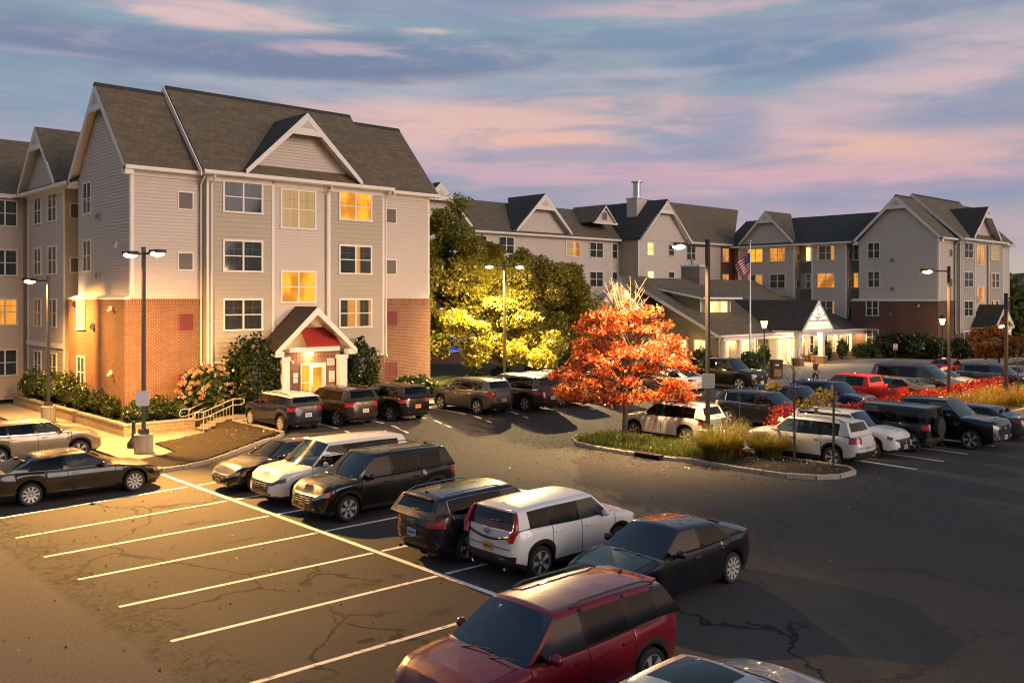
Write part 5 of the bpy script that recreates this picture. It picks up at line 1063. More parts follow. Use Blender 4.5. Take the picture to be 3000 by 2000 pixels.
# ------------------------------------------------------------------ ground
def drape(polys, zf, matname, name, step=1.2, kind='structure', skirt=0.0):
    bm = bmesh.new()
    for poly in polys:
        b2 = bmesh.new(); vs = [b2.verts.new((p[0], p[1], 0)) for p in poly]; b2.faces.new(vs)
        x0, x1 = min(p[0] for p in poly), max(p[0] for p in poly); y0, y1 = min(p[1] for p in poly), max(p[1] for p in poly)
        for ax, lo_, hi in ((0, x0, x1), (1, y0, y1)):
            q = math.floor(lo_/step)*step+step
            while q < hi-1e-3:
                co = [0,0,0]; co[ax] = q; no = [0,0,0]; no[ax] = 1
                bmesh.ops.bisect_plane(b2, geom=b2.verts[:]+b2.edges[:]+b2.faces[:], plane_co=co, plane_no=no); q += step
        for v in b2.verts: v.co.z = zf(v.co.x, v.co.y)
        bmesh.ops.recalc_face_normals(b2, faces=b2.faces)
        for f in b2.faces:
            if f.normal.z < 0: f.normal_flip()
        if skirt:
            r = bmesh.ops.extrude_edge_only(b2, edges=[e for e in b2.edges if len(e.link_faces) == 1])
            for v in r['geom']:
                if isinstance(v, bmesh.types.BMVert): v.co.z -= skirt
        me = bpy.data.meshes.new('t'); b2.to_mesh(me); b2.free(); bm.from_mesh(me); bpy.data.meshes.remove(me)
    me = bpy.data.meshes.new(name); bm.to_mesh(me); bm.free(); me.materials.append(MATS[matname])
    o = bpy.data.objects.new(name, me); COL.objects.link(o)
    if kind: o['kind'] = kind
    return o
us = [-3000,-900,-250,-80,-25]+[x*1.0 for x in range(-8, 106)]+[115,130,160,220,320,600,1500,4000]; vs_ = [-1500,-400,-120,-40]+[x*1.0 for x in range(-10, 76)]+[90,120,180,300,700,2000,4000]
q = MB(); nv = len(vs_); q.v = [(u, v, gz(u, v)) for u in us for v in vs_]
def gmat(u, v):
    if v > 42.3 or u > 112 or v > 75 or u < -40 or v < -40: return 'lawn_soil'
    if u > 62.8 and v < 19.5 and u < 80: return 'asphalt'
    return 'asphalt'
q.mats = ['asphalt', 'lawn_soil']
for i in range(len(us)-1):
    for j in range(nv-1):
        q.f.append((i*nv+j, (i+1)*nv+j, (i+1)*nv+j+1, i*nv+j+1)); q.m.append(q.mats.index(gmat((us[i]+us[i+1])/2, (vs_[j]+vs_[j+1])/2)))
g_ = q.build('ground', None, 60); g_['kind'] = 'structure'
G = lambda d: (lambda u, v: gz(u, v)+d)
# painted lines
def strip(a, b, w):
    d = Vector((b[0]-a[0], b[1]-a[1])).normalized(); n = Vector((-d.y, d.x))*w/2
    return [(a[0]+n.x, a[1]+n.y), (a[0]-n.x, a[1]-n.y), (b[0]-n.x, b[1]-n.y), (b[0]+n.x, b[1]+n.y)]
P1 = [strip((13.0,31.9), (12.78,9), .15)]
for vl, vr in ((28.71,29.3), (26.09,26.45), (23.71,23.82), (21.31,21.23), (18.86,18.63), (16.33,16.11), (13.66,13.45), (11.2,10.9), (8.7,8.4), (6.0,5.8)):
    s_l = (vr-vl)/6.1; P1.append(strip((6.8,vl), (12.75,vr), .12))
    if vr > 13: P1.append(strip((13.0,vr), (18.9,vr+s_l*6), .12))
for k in range(11):
    ue = 21.6+k*2.43; P1.append(strip((ue-.05,32.35), (ue+.55,38.2), .12))
for ue in (33.4,35.75,38.1,40.9,44.3,47.0,49.6): P1.append(strip((ue-.05,14.3), (ue+.5,20.2), .12))
drape([P1[0]], G(.0065), 'line_paint', 'centre_line'); drape(P1[1:], G(.004), 'line_paint', 'parking_lines')
hb = [strip((46.5,31.4), (48.3,31.4), .12), strip((46.5,36.6), (48.3,36.6), .12), strip((46.5,31.5), (46.5,36.5), .12), strip((48.4,31.5), (48.4,36.5), .12)]+[strip((46.6,32+k*.9), (48.3,32.9+k*.9), .12) for k in range(4)]
drape(hb, G(.004), 'line_blue', 'hatched_bay_lines')
# sidewalk, mulch bank, terrace beds, island, plaza
SW = [(13.0,34.9), (15.0,35.6), (15.24,38.3), (18.3,39.95), (18.28,41.05), (15.0,41.05), (14.95,58.5), (13.0,58.5), (12.9,45), (12.95,38)]
drape([SW], lambda u, v: .09, 'concrete', 'sidewalk', 1.5, skirt=.2)
def bank(u, v):
    f = ss(0, 1.6, 38.3+(u-15.24)*.523-v) if u < 18.7 else 1; z = .12+(.43*ss(14.2, 19.2, u))*f
    return z+.03*math.sin(u*2.1)*math.sin(v*1.7)+.022*math.sin(u*9.1+v*3)*math.sin(v*8.3-u*2)+.012*math.sin(u*23)*math.sin(v*19+u*5)
drape([[(13.25,32.55), (16.2,33.5), (19.2,34.95), (19.35,39.7), (18.45,39.93), (15.27,38.25), (15.03,35.55), (13.15,34.85)]], bank, 'mulch', 'mulch_bank', .16, skirt=.25)
drape([[(15.2,41.28), (19.6,41.28), (19.7,42.0), (34.8,42.0), (34.8,43.6), (16.3,43.6), (16.3,58), (15.2,58)]], lambda u, v: .56, 'mulch', 'planting_bed', 1.5, skirt=.5)
drape([[(19.58,39.6), (21.6,39.6), (21.6,38.9), (36,38.7), (36,39.9), (26.4,40.2), (26.4,41.5), (23.6,41.5), (23.6,40.3), (21.4,40.6), (21.4,41.9), (19.58,41.9)]], lambda u, v: .535, 'concrete', 'walkway', 1.5, skirt=.2)
ISL = [(29.1,27.3), (28.35,26.4), (28.12,25.2), (28.05,23.2), (28.2,21.9), (28.55,20.6), (28.42,19.2), (28.45,16.9), (28.9,15.9), (29.7,15.45), (30.7,15.45), (31.35,15.95), (31.45,18.5), (31.45,26.8), (30.9,27.7), (30.0,27.8)]
drape([ISL], lambda u, v: .10+.10*math.exp(-((u-30)**2)/1.5), 'soil', 'island_soil', .5, skirt=.15)
HB = [(35.0,20.3), (62.5,20.1), (63.0,20.9), (62.3,21.9), (35.2,21.9)]
drape([HB], lambda u, v: gz(u, v)+.12, 'soil', 'hedge_bed', 1.5, skirt=.15)
drape([[(46.5,17.6), (58.5,17.2), (62.4,19.9), (46.5,20.2)]], lambda u, v: gz(u, v)+.10, 'lawn_soil', 'grass_bed', 1.5, skirt=.15)
PLZ = [(52.5,33.0), (57,31.7), (61,30.5), (67,29.9), (80,29.6), (94,30.6), (100,31.5), (100,33.2), (95,33.3), (88.5,34.9), (86.8,39.2), (84,41.5), (79.4,41.3), (78.2,44.3), (73.0,44.3), (72.6,41.9), (70.0,41.7), (66.8,40.6), (63,37.6), (60.0,36.4), (56,35.5)]
drape([PLZ], G(.03), 'plaza_concrete', 'entrance_drive', 1.5)
drape([[(60.2,36.6), (63,37.9), (66.8,40.9), (70,41.9), (72.6,42.1), (72.8,45), (66,45), (58,46), (53,40)]], G(.14), 'mulch', 'planting_bed', 1.5, skirt=.2)
drape([[(78.6,42.0), (84,41.9), (87.2,39.6), (89,35.2), (95.5,33.6), (110,33.8), (110,37.2), (90.8,37.2), (90.8,45), (78.4,45)]], G(.14), 'mulch', 'planting_bed', 1.5, skirt=.2)
# kerbs
def kerb(path, name, zf, h=.15, w=.16, block=.27, gap=.018, m='kerb_stone', closed=False):
    q = MB(); pts = [Vector(p) for p in path]
    if closed: pts.append(pts[0])
    for a, b in zip(pts, pts[1:]):
        ln = (b-a).length; n = max(1, round(ln/block)); d = (b-a)/ln; nn = Vector((-d.y, d.x))
        for k in range(n):
            j = random.uniform(-.012, .012); p0 = a+d*(ln*k/n+gap/2); p1 = a+d*(ln*(k+1)/n-gap/2); hh = h+random.uniform(-.012, .012); z = zf(p0.x, p0.y)
            t = .02; o0, o1 = nn*(w/2+j), nn*(-w/2+j)
            base = [p0+o0, p0+o1, p1+o1, p1+o0]; c = (p0+p1)/2+nn*j; top = [c+(x-c)*(1-t*2/max(.1, (p1-p0).length)) for x in base]
            bv = len(q.v); q.v += [(x.x, x.y, z-.1) for x in base]+[(x.x, x.y, z+hh-.02) for x in base]+[(x.x, x.y, z+hh) for x in top]; mi = q.mi(m)
            for r0 in (0, 4):
                for s in range(4): q.f.append((bv+r0+s, bv+r0+(s+1) % 4, bv+r0+4+(s+1) % 4, bv+r0+4+s)); q.m.append(mi)
            q.f.append((bv+8, bv+9, bv+10, bv+11)); q.m.append(mi)
    o = q.build(name); o['kind'] = 'structure'; return o
kerb([(12.9,34.7), (12.95,32.9), (13.15,32.4), (14.2,32.5), (16.2,33.35), (17.8,34.0), (19.2,34.78)], 'kerb', G(0))
kerb([(19.3,34.85), (19.45,37), (19.5,39.5)], 'kerb', lambda u, v: .46, .11, .18, 2.0, .01, 'concrete')
kerb([(28.05,22.95)]+[(28.12,25.2), (28.35,26.4), (29.1,27.3), (30.0,27.85), (30.9,27.75), (31.45,26.9), (31.5,18.5), (31.4,15.9), (30.8,15.4)], 'kerb', G(0))
kerb([(28.2,21.75), (28.55,20.6), (28.42,19.2), (28.45,17.6)], 'kerb', G(0))
kerb([(28.45,17.55), (28.5,16.7), (28.95,15.85), (29.7,15.4), (30.75,15.38)], 'kerb', G(0), .15, .18, 3.0, .006)
kerb([(35.0,20.3), (46.4,20.2), (62.5,19.9)], 'kerb', G(0), .15, .16, 1.0, .012); kerb([(46.5,17.5), (58.6,17.1), (62.6,19.8)], 'kerb', G(0), .15, .16, 1.0, .012)
kerb([(53.0,40.2), (56,36.2), (60.1,36.45), (63,37.75), (66.9,40.7), (70,41.8), (72.6,42.0)], 'kerb', G(0), .14, .16, 1.2, .01); kerb([(78.7,41.9), (84,41.8), (87.1,39.5), (88.9,35.1), (95.5,33.5), (110,33.7)], 'kerb', G(0), .14, .16, 1.2, .01)
kerb([(19.6,38.75), (36,38.55), (48,38.4)], 'kerb', lambda u, v: gz(u, v)-.0, .10, .16, 1.5, .01, 'concrete')
drape([[(36,38.7), (50,38.4), (53,40.2), (53,46), (35,46.5), (34.8,42), (36,40)]], lambda u, v: gz(u, v)+.06, 'mulch', 'planting_bed', 2.0, skirt=.1)
dr = thing('storm_drain', 'dark kerb inlet storm drain in the island edge below the red maple', 'drain', (28.08, 22.35, 0))
q = MB(); q.box(-.14, .14, -.62, .62, .13, .19, 'iron'); q.box(-.14, .14, -.62, -.56, -.02, .13, 'iron'); q.box(-.14, .14, .56, .62, -.02, .13, 'iron'); q.box(.10, .14, -.56, .56, -.02, .13, 'well_black'); q.build('inlet', dr)
q = MB(); q.box(-.55, -.16, -.5, .5, -.0, .008, 'iron')
for k in range(9): q.box(-.52, -.19, -.46+k*.105, -.42+k*.105, .008, .014, 'well_black')
q.build('grate', dr)
# retaining wall, steps and rails
rw = thing('retaining_wall', 'low tan block retaining wall wrapping the brick corner of the near hotel', 'wall', (15.0, 41.05, 0))
q = MB(); q.box(0, .24, 0, 17, -.1, .56, 'wall_block'); q.box(.24, 3.25, 0, .24, -.1, .56, 'wall_block'); q.build('block_wall', rw)
q = MB(); 
for k in range(40): q.box(-.03, .27, .28+k*.42, .28+k*.42+.41, .561, .635+.006*(k % 3), 'stone_cap')
for k in range(8): q.box(-.03+k*.41, -.03+k*.41+.40, -.03, .27, .561, .64, 'stone_cap')
q.build('coping', rw)
st = thing('stairs', 'short concrete stairs from the sidewalk up to the porch walk', 'stairs', (18.25, 40.1, .09)); q = MB()
for k in range(4): q.box(.0+k*.34, 1.36, 0, 1.5, -.05+.0, (k+1)*.112, 'concrete')
q.build('steps', st)
for (v, lab) in ((41.62, 'bent pipe handrail of the short stairs on the side next to the hydrangea'), (40.06, 'bent pipe handrail of the short stairs on the side next to the mulch')):
    h = thing('handrail', lab, 'handrail', (18.2, v, .09), 0, 'stair handrails'); q = MB()
    top = [(-.42,0,.62), (-.46,0,.76), (-.40,0,.90), (-.30,0,.93), (.05,0,.93), (1.4,0,1.40), (1.85,0,1.40), (1.98,0,1.34), (1.98,0,1.18), (1.85,0,1.12), (1.4,0,1.12), (.05,0,.65), (-.30,0,.58), (-.42,0,.62)]
    q.tube(top, .024, 'rail_paint', 6); q.build('rail', h, 50)
    q = MB(); q.tube([(.0,0,.0), (.0,0,.93)], .022, 'rail_paint', 6); q.tube([(1.42,0,.36), (1.42,0,1.4)], .022, 'rail_paint', 6); q.tube([(0,0,.14), (1.42,0,.56)], .018, 'rail_paint', 6); q.build('post', h, 50)
    for k in range(1, 9): q = MB(); x = k*1.42/9; q.tube([(x,0,.14+.42*k/9), (x,0,.65+.46*k/9)], .011, 'rail_paint', 5); q.build('baluster', h, 50)
# ------------------------------------------------------------------ lamp posts
def street_lamp(label, u, v, z, h, heads, base=(.32,.8), plate=None, pw=4000, col=SODIUM, rad=.062, pm='pole_dark', tilt=(0,0), cone=150, group='parking lot lamp posts', lit=True, tilts=None):
    t = thing('lamp_post', label, 'lamp post', (u, v, z), 0, group)
    if base:
        q = MB(); q.lathe([(base[0], -.1), (base[0], base[1]-.03), (base[0]-.03, base[1]), (.02, base[1])], 'concrete', 20); q.build('base', t, 40); b0 = base[1]
    else: b0 = 0
    q = MB(); q.box(-.16, .16, -.16, .16, b0, b0+.18, pm); q.box(-rad, rad, -rad, rad, b0+.18, h, pm); q.box(-rad-.01, rad+.01, -rad-.01, rad+.01, h, h+.05, pm); q.build('pole', t)
    for hi_, (dx, dy) in enumerate(heads):
        if tilts: tilt = tilts[hi_]
        L_ = math.hypot(dx, dy); ex, ey = dx/L_, dy/L_; q = MB()
        q.tube([(ex*rad, ey*rad, h-.22), (dx, dy, h-.20)], .04, pm, 6); a = q.build('arm', t, 50)
        q = MB(); c, s = ex, ey; ang = math.atan2(ey, ex); M = Matrix.Rotation(ang, 4, 'Z')
        def bx(x0, x1, w, z0, z1, m, m2=None):
            p = [(x0,-w,z0), (x1,-w,z0), (x1,w,z0), (x0,w,z0)]; p = [tuple(Vector((dx, dy, h-.22))+M@Vector(k)) for k in p]; q.prism(p, (0,0,z1-z0), m)
        bx(-.10, .52, .19, 0, .13, pm); hd = q.build('lamp_head', t)
        if lit:
            q = MB(); ce = Vector((dx, dy, h-.25))+M@Vector((.21,0,0)); ellipsoid(q, tuple(ce), (.27,.27,.12), 'lamp_lens', 14, 8); q.build('lens', hd, 80)
            d = lamp('lamp_light', 'SPOT', (dx+ex*.21, dy+ey*.21, h-.42), (pw[hi_] if isinstance(pw, list) else pw)*2.4, col, t, spot_size=R(cone[hi_] if isinstance(cone, list) else cone), spot_blend=(1.0 if isinstance(cone, list) else .85), shadow_soft_size=.14)
            d.rotation_euler = Vector((tilt[0]+ex*.0, tilt[1]+ey*.0, -1)).to_track_quat('-Z', 'Y').to_euler()
    if plate:
        q = MB(); n = Vector((-.68,-.73,0)).normalized(); s = Vector((.73,-.68,0)).normalized(); c = n*(rad+.03); w_, h0, h1, r_ = .27, plate[0], plate[1], .08
        pts = []
        for (sx, sz, a0) in ((1, -1, -90), (1, 1, 0), (-1, 1, 90), (-1, -1, 180)):
            for k in range(5): a = R(a0+k*22.5); pts.append((sx*(w_-r_)+r_*math.cos(a), ((h1-h0)/2-r_)*sz+r_*math.sin(a)))
        q.prism([tuple(c+s*px+Vector((0,0,(h0+h1)/2+pz))) for px, pz in pts], tuple(n*.012), plate[2]); q.build('sign_plate', t)
    return t
street_lamp('double headed lamp post with a white plate at the brick corner', 14.06, 36.36, .0, 8.15, [(-.12,.78), (.12,-.78)], (.36,.85), (1.95,2.55,'paper_white'), pw=[5600,23000], tilts=[(.1,.2), (-.95,-1.75)], cone=[168,98])
street_lamp('single headed lamp post on a concrete base beside the retaining wall', 14.1, 48.5, .0, 7.25, [(-.5,.55)], (.34,.9), None, pw=2800, tilts=[(.2,-.2)], cone=160)
street_lamp('double headed lamp post standing inside the green trees', 38.3, 41.75, .5, 7.85, [(-.62,.4), (.62,-.4)], None, None, pw=[9500,12000], col=(1.0,.70,.30), tilts=[(.25,.25), (-.45,-.8)], cone=[176,125])
street_lamp('tall lamp post with a grey plate on the planted island', 31.1, 21.75, .0, 8.5, [(-.85,.55)], (.38,.9), (2.55,3.15,'sign_back_grey'), pw=5200, tilt=(.0,.6), cone=165, pm='pole_brown', rad=.07, col=(1.0,.62,.28))
street_lamp('lamp post rising from the red hedge', 51.9, 20.5, .12, 7.75, [(-.9,.6)], None, None, pw=2600, tilt=(.2,.3), cone=150, pm='pole_brown', rad=.066)
street_lamp('lamp post at the right edge with its arm leaving the picture', 55.5, 18.8, .15, 6.25, [(1.1,-1.0)], None, None, pw=1500, pm='pole_brown', rad=.082)
def lantern(label, u, v, zb, h):
    t = thing('lantern_post', label, 'lantern', (u, v, zb), 0, 'lantern posts by the drive'); q = MB(); q.lathe([(.11, 0), (.11, .35), (.06, .45), (.05, h-.45), (.07, h-.4), (.05, h-.36)], 'pole_dark', 10); q.build('pole', t, 40)
    q = MB(); q.lathe([(.16, h-.36), (.30, h+.18), (.28, h+.2)], 'lantern_glass', 8); q.build('glass', t); q = MB(); q.lathe([(.33, h+.18), (.31, h+.22), (.10, h+.48), (.03, h+.52), (.02, h+.62)], 'pole_dark', 8); q.build('cap', t)
    lamp('lantern_light', 'POINT', (0, 0, h-.5), 90, WARM, t, shadow_soft_size=.2)
lantern('black lantern post left of the lobby canopy', 68.0, 41.9, .3, 3.75); lantern('black lantern post in front of the dark hedge by the far hotel', 88.6, 35.6, .3, 3.75)
# ------------------------------------------------------------------ small things
t = thing('ash_urn', 'black bottle shaped ash urn beside the corner lamp post', 'ash urn', (14.25, 37.9, .09)); q = MB(); q.lathe([(.24, 0), (.26, .05), (.25, .2), (.16, .32), (.09, .42), (.065, .95), (.08, 1.0), (.07, 1.06), (.03, 1.1)], 'urn_black', 16); q.build('urn', t, 45)
t = thing('hydrant', 'red fire hydrant with a yellow bonnet between the grass clumps', 'fire hydrant', (30.3, 19.75, .15)); q = MB(); q.lathe([(.17, 0), (.17, .06), (.12, .08), (.115, .5), (.15, .52), (.15, .57)], 'hydrant_red', 14); q.lathe([(.02, -.2), (.055, -.2), (.055, .2), (.02, .2)], 'hydrant_red', 10, (0,0,.38), 'y'); q.lathe([(.02, -.22), (.07, -.22), (.07, 0)], 'hydrant_red', 10, (0,0,.34), 'x'); q.build('barrel', t, 45)
q = MB(); q.lathe([(.16, .57), (.155, .62), (.11, .70), (.04, .75), (.035, .81), (.01, .81)], 'hydrant_yellow', 14); q.build('bonnet', t, 45); q = MB(); q.tube([(.1,.05,.55), (.12,.06,2.3)], .007, 'twig', 4); q.build('marker_rod', t)
t = thing('sign_post', 'bare dark green sign post at the rounded island end', 'post', (31.05, 16.3, .1)); q = MB(); q.box(-.035, .035, -.03, .03, -.1, 3.05, 'post_green'); q.build('post', t); q = MB(); q.box(-.045, -.033, -.15, .15, 2.35, 2.95, 'post_green'); q.build('sign_plate', t); t.rotation_euler = (0, 0, R(-43))
t = thing('litter_bin', 'brown rectangular litter bin at the drive edge before the lobby', 'litter bin', put(60.3, 36.15, .14), R(-40)); q = MB(); q.box(-.36, .36, -.36, .36, .05, 1.15, 'bin_brown'); q.box(-.40, .40, -.40, .40, 1.15, 1.30, 'bin_brown'); q.box(-.40, .40, -.40, .40, -.02, .05, 'bin_brown'); q.build('body', t)
q = MB(); q.box(-.25, .25, -.375, -.36, .12, .62, 'wood_tan'); q.box(-.25, .25, -.376, -.36, .80, 1.05, 'well_black'); q.box(-.2, .1, -.379, -.376, .88, 1.0, 'sign_pink'); q.build('panel', t)
t = thing('flagpole', 'slim silver flagpole in front of the lobby', 'flagpole', put(66.2, 42.1, .12)); q = MB(); q.lathe([(.16, 0), (.15, .1), (.085, .14), (.05, 10.4), (.04, 10.42)], 'flagpole_metal', 12); q.build('pole', t, 40); q = MB(); ellipsoid(q, (0,0,10.52), (.11,.11,.11), 'flagpole_metal'); q.build('finial', t, 80)
fl_ = MB(); zt = 9.75
def fpt(s, tt):
    out_ = 1.35*s*(1-.35*tt)+.07*math.sin(s*11+tt*2)*s; dep = .16*math.sin(s*14+tt*3)*s
    return (66.2-.731*(out_-.35*s*0)+.05+.682*dep, 42.1+.682*out_+.731*dep, gz(66.2,42.1)+zt-tt*1.45-.95*s**1.15)
for i in range(26):
    for j in range(26):
        s0, s1, t0, t1 = i/26, (i+1)/26, j/26, (j+1)/26; m_ = 'flag_blue' if s0 < .42 and j < 14 else ('flag_red' if (j//2) % 2 == 0 else 'flag_white')
        if m_ == 'flag_blue' and i % 3 == 1 and j % 4 == 2: m_ = 'flag_white'
        fl_.face([fpt(s0,t0), fpt(s1,t0), fpt(s1,t1), fpt(s0,t1)], m_)
tag(fl_.build('flag', None, 60), 'american flag hanging limp from the silver flagpole', 'flag')
t = thing('small_sign', 'small pinkish sign on a stake before the dark hedge', 'sign', put(86.9, 39.3, .14), R(-43)); q = MB(); q.box(-.02, .02, -.0, .03, 0, 1.0, 'pole_dark'); q.build('stake', t); q = MB(); q.box(-.2, .2, -.02, 0, .85, 1.45, 'sign_pink'); q.box(-.17, .17, -.023, -.02, .87, 1.05, 'ink_red'); q.box(-.05, .05, -.023, -.02, 1.32, 1.41, 'ink_red'); q.build('sign_plate', t)
# notices on the porch wall (unreadable in the photo: strokes only)
def notice(label, s0, s1, z0, z1, m, rows, arrows=False, ring=False):
    q = MB(); f = Fr((16.17, 43.38-2.125), (1,0), (0,-1)); zb = .55; f.box(q, s0, s1, .012, .03, z0+zb, z1+zb, m); w_ = s1-s0
    for (fz, fw, mm, th) in rows:
        x = s0+w_*(.5-fw/2)
        while x < s0+w_*(.5+fw/2)-.01: dx_ = random.uniform(.025, .05); f.box(q, x, min(x+dx_, s1-.01), .03, .033, z0+zb+(z1-z0)*fz, z0+zb+(z1-z0)*fz+th, mm); x += dx_+.012
    if arrows:
        for c in (.3, .72): f.poly(q, [(s0+w_*c-.03, z0+zb+.17), (s0+w_*c-.01, z0+zb+.18), (s0+w_*c+.05, z0+zb+.07), (s0+w_*c+.02, z0+zb+.05)], .03, .033, 'ink_dark')
    if ring:
        c = ((s0+s1)/2, z0+zb+(z1-z0)*.76); q.tube([f.p(c[0]+.075*math.cos(a), .034, c[1]+.075*math.sin(a)) for a in np.linspace(0, 2*math.pi, 17)], .007, 'sign_back_grey', 4, caps=False); q.tube([f.p(c[0]-.03,.034,c[1]-.03), f.p(c[0],.034,c[1]+.04), f.p(c[0]+.03,.034,c[1]-.03)], .006, 'sign_back_grey', 4)
    tag(q.build('wall_sign'), label, 'sign', 'signs on the porch wall')
notice('wide pale sign with two arrows at the top right of the porch wall', 9.2, 9.66, 2.16, 2.52, 'sign_pink', [(.78,.7,'ink_red',.03), (.6,.85,'ink_dark',.03)], arrows=True)
notice('upright white sign with a round emblem right of the porch door', 9.32, 9.65, 1.30, 1.86, 'paper_white', [(.42,.6,'sign_back_grey',.02), (.28,.5,'post_green',.03), (.1,.6,'ink_dark',.035)], ring=True)
notice('upper blank paper notice left of the porch sidelight', 7.25, 7.52, 1.62, 1.86, 'paper_white', [(.5,.5,'sign_pink',.015)]); notice('lower blank paper notice left of the porch sidelight', 7.25, 7.50, 1.36, 1.59, 'paper_white', [(.5,.5,'sign_pink',.015)])
t = thing('flower_pot', 'terracotta flower pot beside the right canopy column', 'flower pot', put(78.4, 43.2, .14)); q = MB(); q.lathe([(.16, 0), (.25, .4), (.28, .42), (.27, .48), (.2, .46)], 'terracotta', 14); q.build('pot', t, 40)
# ------------------------------------------------------------------ foliage
def leaf_mesh(name, pts, size, mats, weights=None, aspect=1.8, core=None, droop=0.0):
    pts = np.asarray(pts, float); n = len(pts); a = rng.normal(size=(n,3)); a /= np.linalg.norm(a, axis=1)[:, None]; b = rng.normal(size=(n,3)); a[:,2] -= droop; a /= np.linalg.norm(a, axis=1)[:, None]
    b -= a*(a*b).sum(1)[:, None]; b /= np.linalg.norm(b, axis=1)[:, None]; s = size*rng.uniform(.6, 1.3, n)[:, None]
    A = a*s*aspect*.5; Bv = b*s*.5; v = np.stack([pts-A, pts+Bv*1.0-A*.1, pts+A, pts-Bv-A*.1], 1).reshape(-1,3); f = np.arange(4*n).reshape(n,4); mi = rng.choice(len(mats), n, p=weights)
    extra_v, extra_f = [], []
    if core is not None:
        for (c, r) in core:
            m = MB(); ellipsoid(m, c, r, mats[0], 12, 8); o = 4*n+len(extra_v); extra_v += m.v; extra_f += [tuple(i+o for i in q) for q in m.f]
    me = bpy.data.meshes.new(name); me.from_pydata(np.concatenate([v, np.array(extra_v).reshape(-1,3)]).tolist() if extra_v else v.tolist(), [], f.tolist()+extra_f)
    for q in mats: me.materials.append(MATS[q])
    me.polygons.foreach_set('material_index', mi.tolist()+[0]*len(extra_f)); me.update(); return me
def blob(c, r, n, shell=.45):
    d = rng.normal(size=(n,3)); d /= np.linalg.norm(d, axis=1)[:, None]; q = rng.uniform(0, 1, n)**(shell); lump = 1+.16*np.sin(d[:,0]*5+c[0])*np.sin(d[:,1]*6+c[1])+.12*np.sin(d[:,2]*7+c[2]*3)
    return np.asarray(c)+d*(q*lump)[:, None]*np.asarray(r)
def link(me, name, parent): o = bpy.data.objects.new(name, me); COL.objects.link(o); o.parent = parent; return o
def shrub(name, label, loc, r, n, size, mats, w=None, group=None, cat='shrub', blooms=None, lumps=7, aspect=1.5):
    t = thing(name, label, cat, loc, 0, group); pts = []; core = [((0,0,r[2]*.85), (r[0]*.72, r[1]*.72, r[2]*.75))]
    for k in range(lumps):
        a = 2*math.pi*k/lumps+rng.uniform(-.4,.4); h = rng.uniform(.35, 1.35); e = math.sqrt(max(.05, 1-(h-.85)**2/.9)); pts.append(blob((r[0]*.5*e*math.cos(a), r[1]*.5*e*math.sin(a), r[2]*h), (r[0]*.55, r[1]*.55, r[2]*.55), n//(lumps+1), .35))
    pts.append(blob((0,0,r[2]), (r[0]*.9, r[1]*.9, r[2]), n//(lumps+1)+n//4, .25)); P_ = np.concatenate(pts); P_ = P_[P_[:,2] > .02]
    link(leaf_mesh('foliage', P_, size, mats, w, aspect, core), 'foliage', t)
    q = MB()
    for k in range(4): a = k*1.6; q.tube([(0,0,-.05), (r[0]*.35*math.cos(a), r[1]*.35*math.sin(a), r[2]*.9)], [.03,.012], 'bark', 5)
    q.build('stem', t)
    if blooms:
        m_, nb_, sz = blooms
        for k in range(nb_):
            p = None
            for _ in range(30):
                d = rng.normal(size=3); d /= np.linalg.norm(d)
                if d[0]*-.68+d[1]*-.73 > -.1 and d[2] > -.35: p = d; break
            if p is None: continue
            c = (p[0]*r[0]*1.02, p[1]*r[1]*1.02, r[2]+p[2]*r[2]*1.02); me = leaf_mesh('bloom', blob((0,0,0), (sz,sz,sz*.8), 60, .3), sz*.5, [m_[k % len(m_)]], None, 1.0); o = link(me, 'bloom', t); o.location = c
    return t
def limb(q, a, b, r0, r1, m, bend=.15, n=5):
    a, b = Vector(a), Vector(b); L_ = (b-a).length; off = Vector(rng.normal(size=3))*L_*bend; pts = []; rs = []
    for k in range(n+1): t = k/n; pts.append(a.lerp(b, t)+off*math.sin(math.pi*t)*.5); rs.append(r0+(r1-r0)*t)
    q.tube(pts, rs, m, 6); return pts
def tree(name, label, loc, trunk, blobs, size, mats, w=None, bark='bark', group=None, r0=.14, aspect=1.7, twigs=None, droop=.2, shell=.5):
    t = thing(name, label, 'tree', loc, 0, group); q = MB(); n_t = len(trunk); q.tube(trunk, [r0*(1-.6*i/(n_t-1)) for i in range(n_t)], bark, 9)
    pts = []
    for (c, r, n) in blobs:
        k = min([i for i in range(n_t) if trunk[i][2] > 1.5] or range(n_t), key=lambda i: abs(trunk[i][2]-(c[2]-.6*r[2]-.4*abs(c[0]-trunk[i][0])-.4*abs(c[1]-trunk[i][1])))); p = limb(q, trunk[k], c, r0*.42, .02, bark)
        for j in range(6): d = rng.normal(size=3); d /= np.linalg.norm(d); limb(q, p[2+j % 3], tuple(np.asarray(c)+d*np.asarray(r)*.8), .022, .006, bark, .2, 3)
        pts.append(blob(c, r, n, shell))
    q.build('trunk', t, 60)
    link(leaf_mesh('crown', np.concatenate(pts), size, mats, w, aspect, droop=droop), 'crown', t)
    if twigs:
        q = MB()
        for (a, b) in twigs: p = limb(q, a, b, .03, .010, 'twig', .08, 4); [limb(q, p[k], tuple(Vector(p[k])+Vector((rng.uniform(-.35,.35), rng.uniform(-.35,.35), rng.uniform(.2,.55)))), .014, .007, 'twig', .1, 2) for k in (2, 3)]
        q.build('twigs', t, 60)
    return t
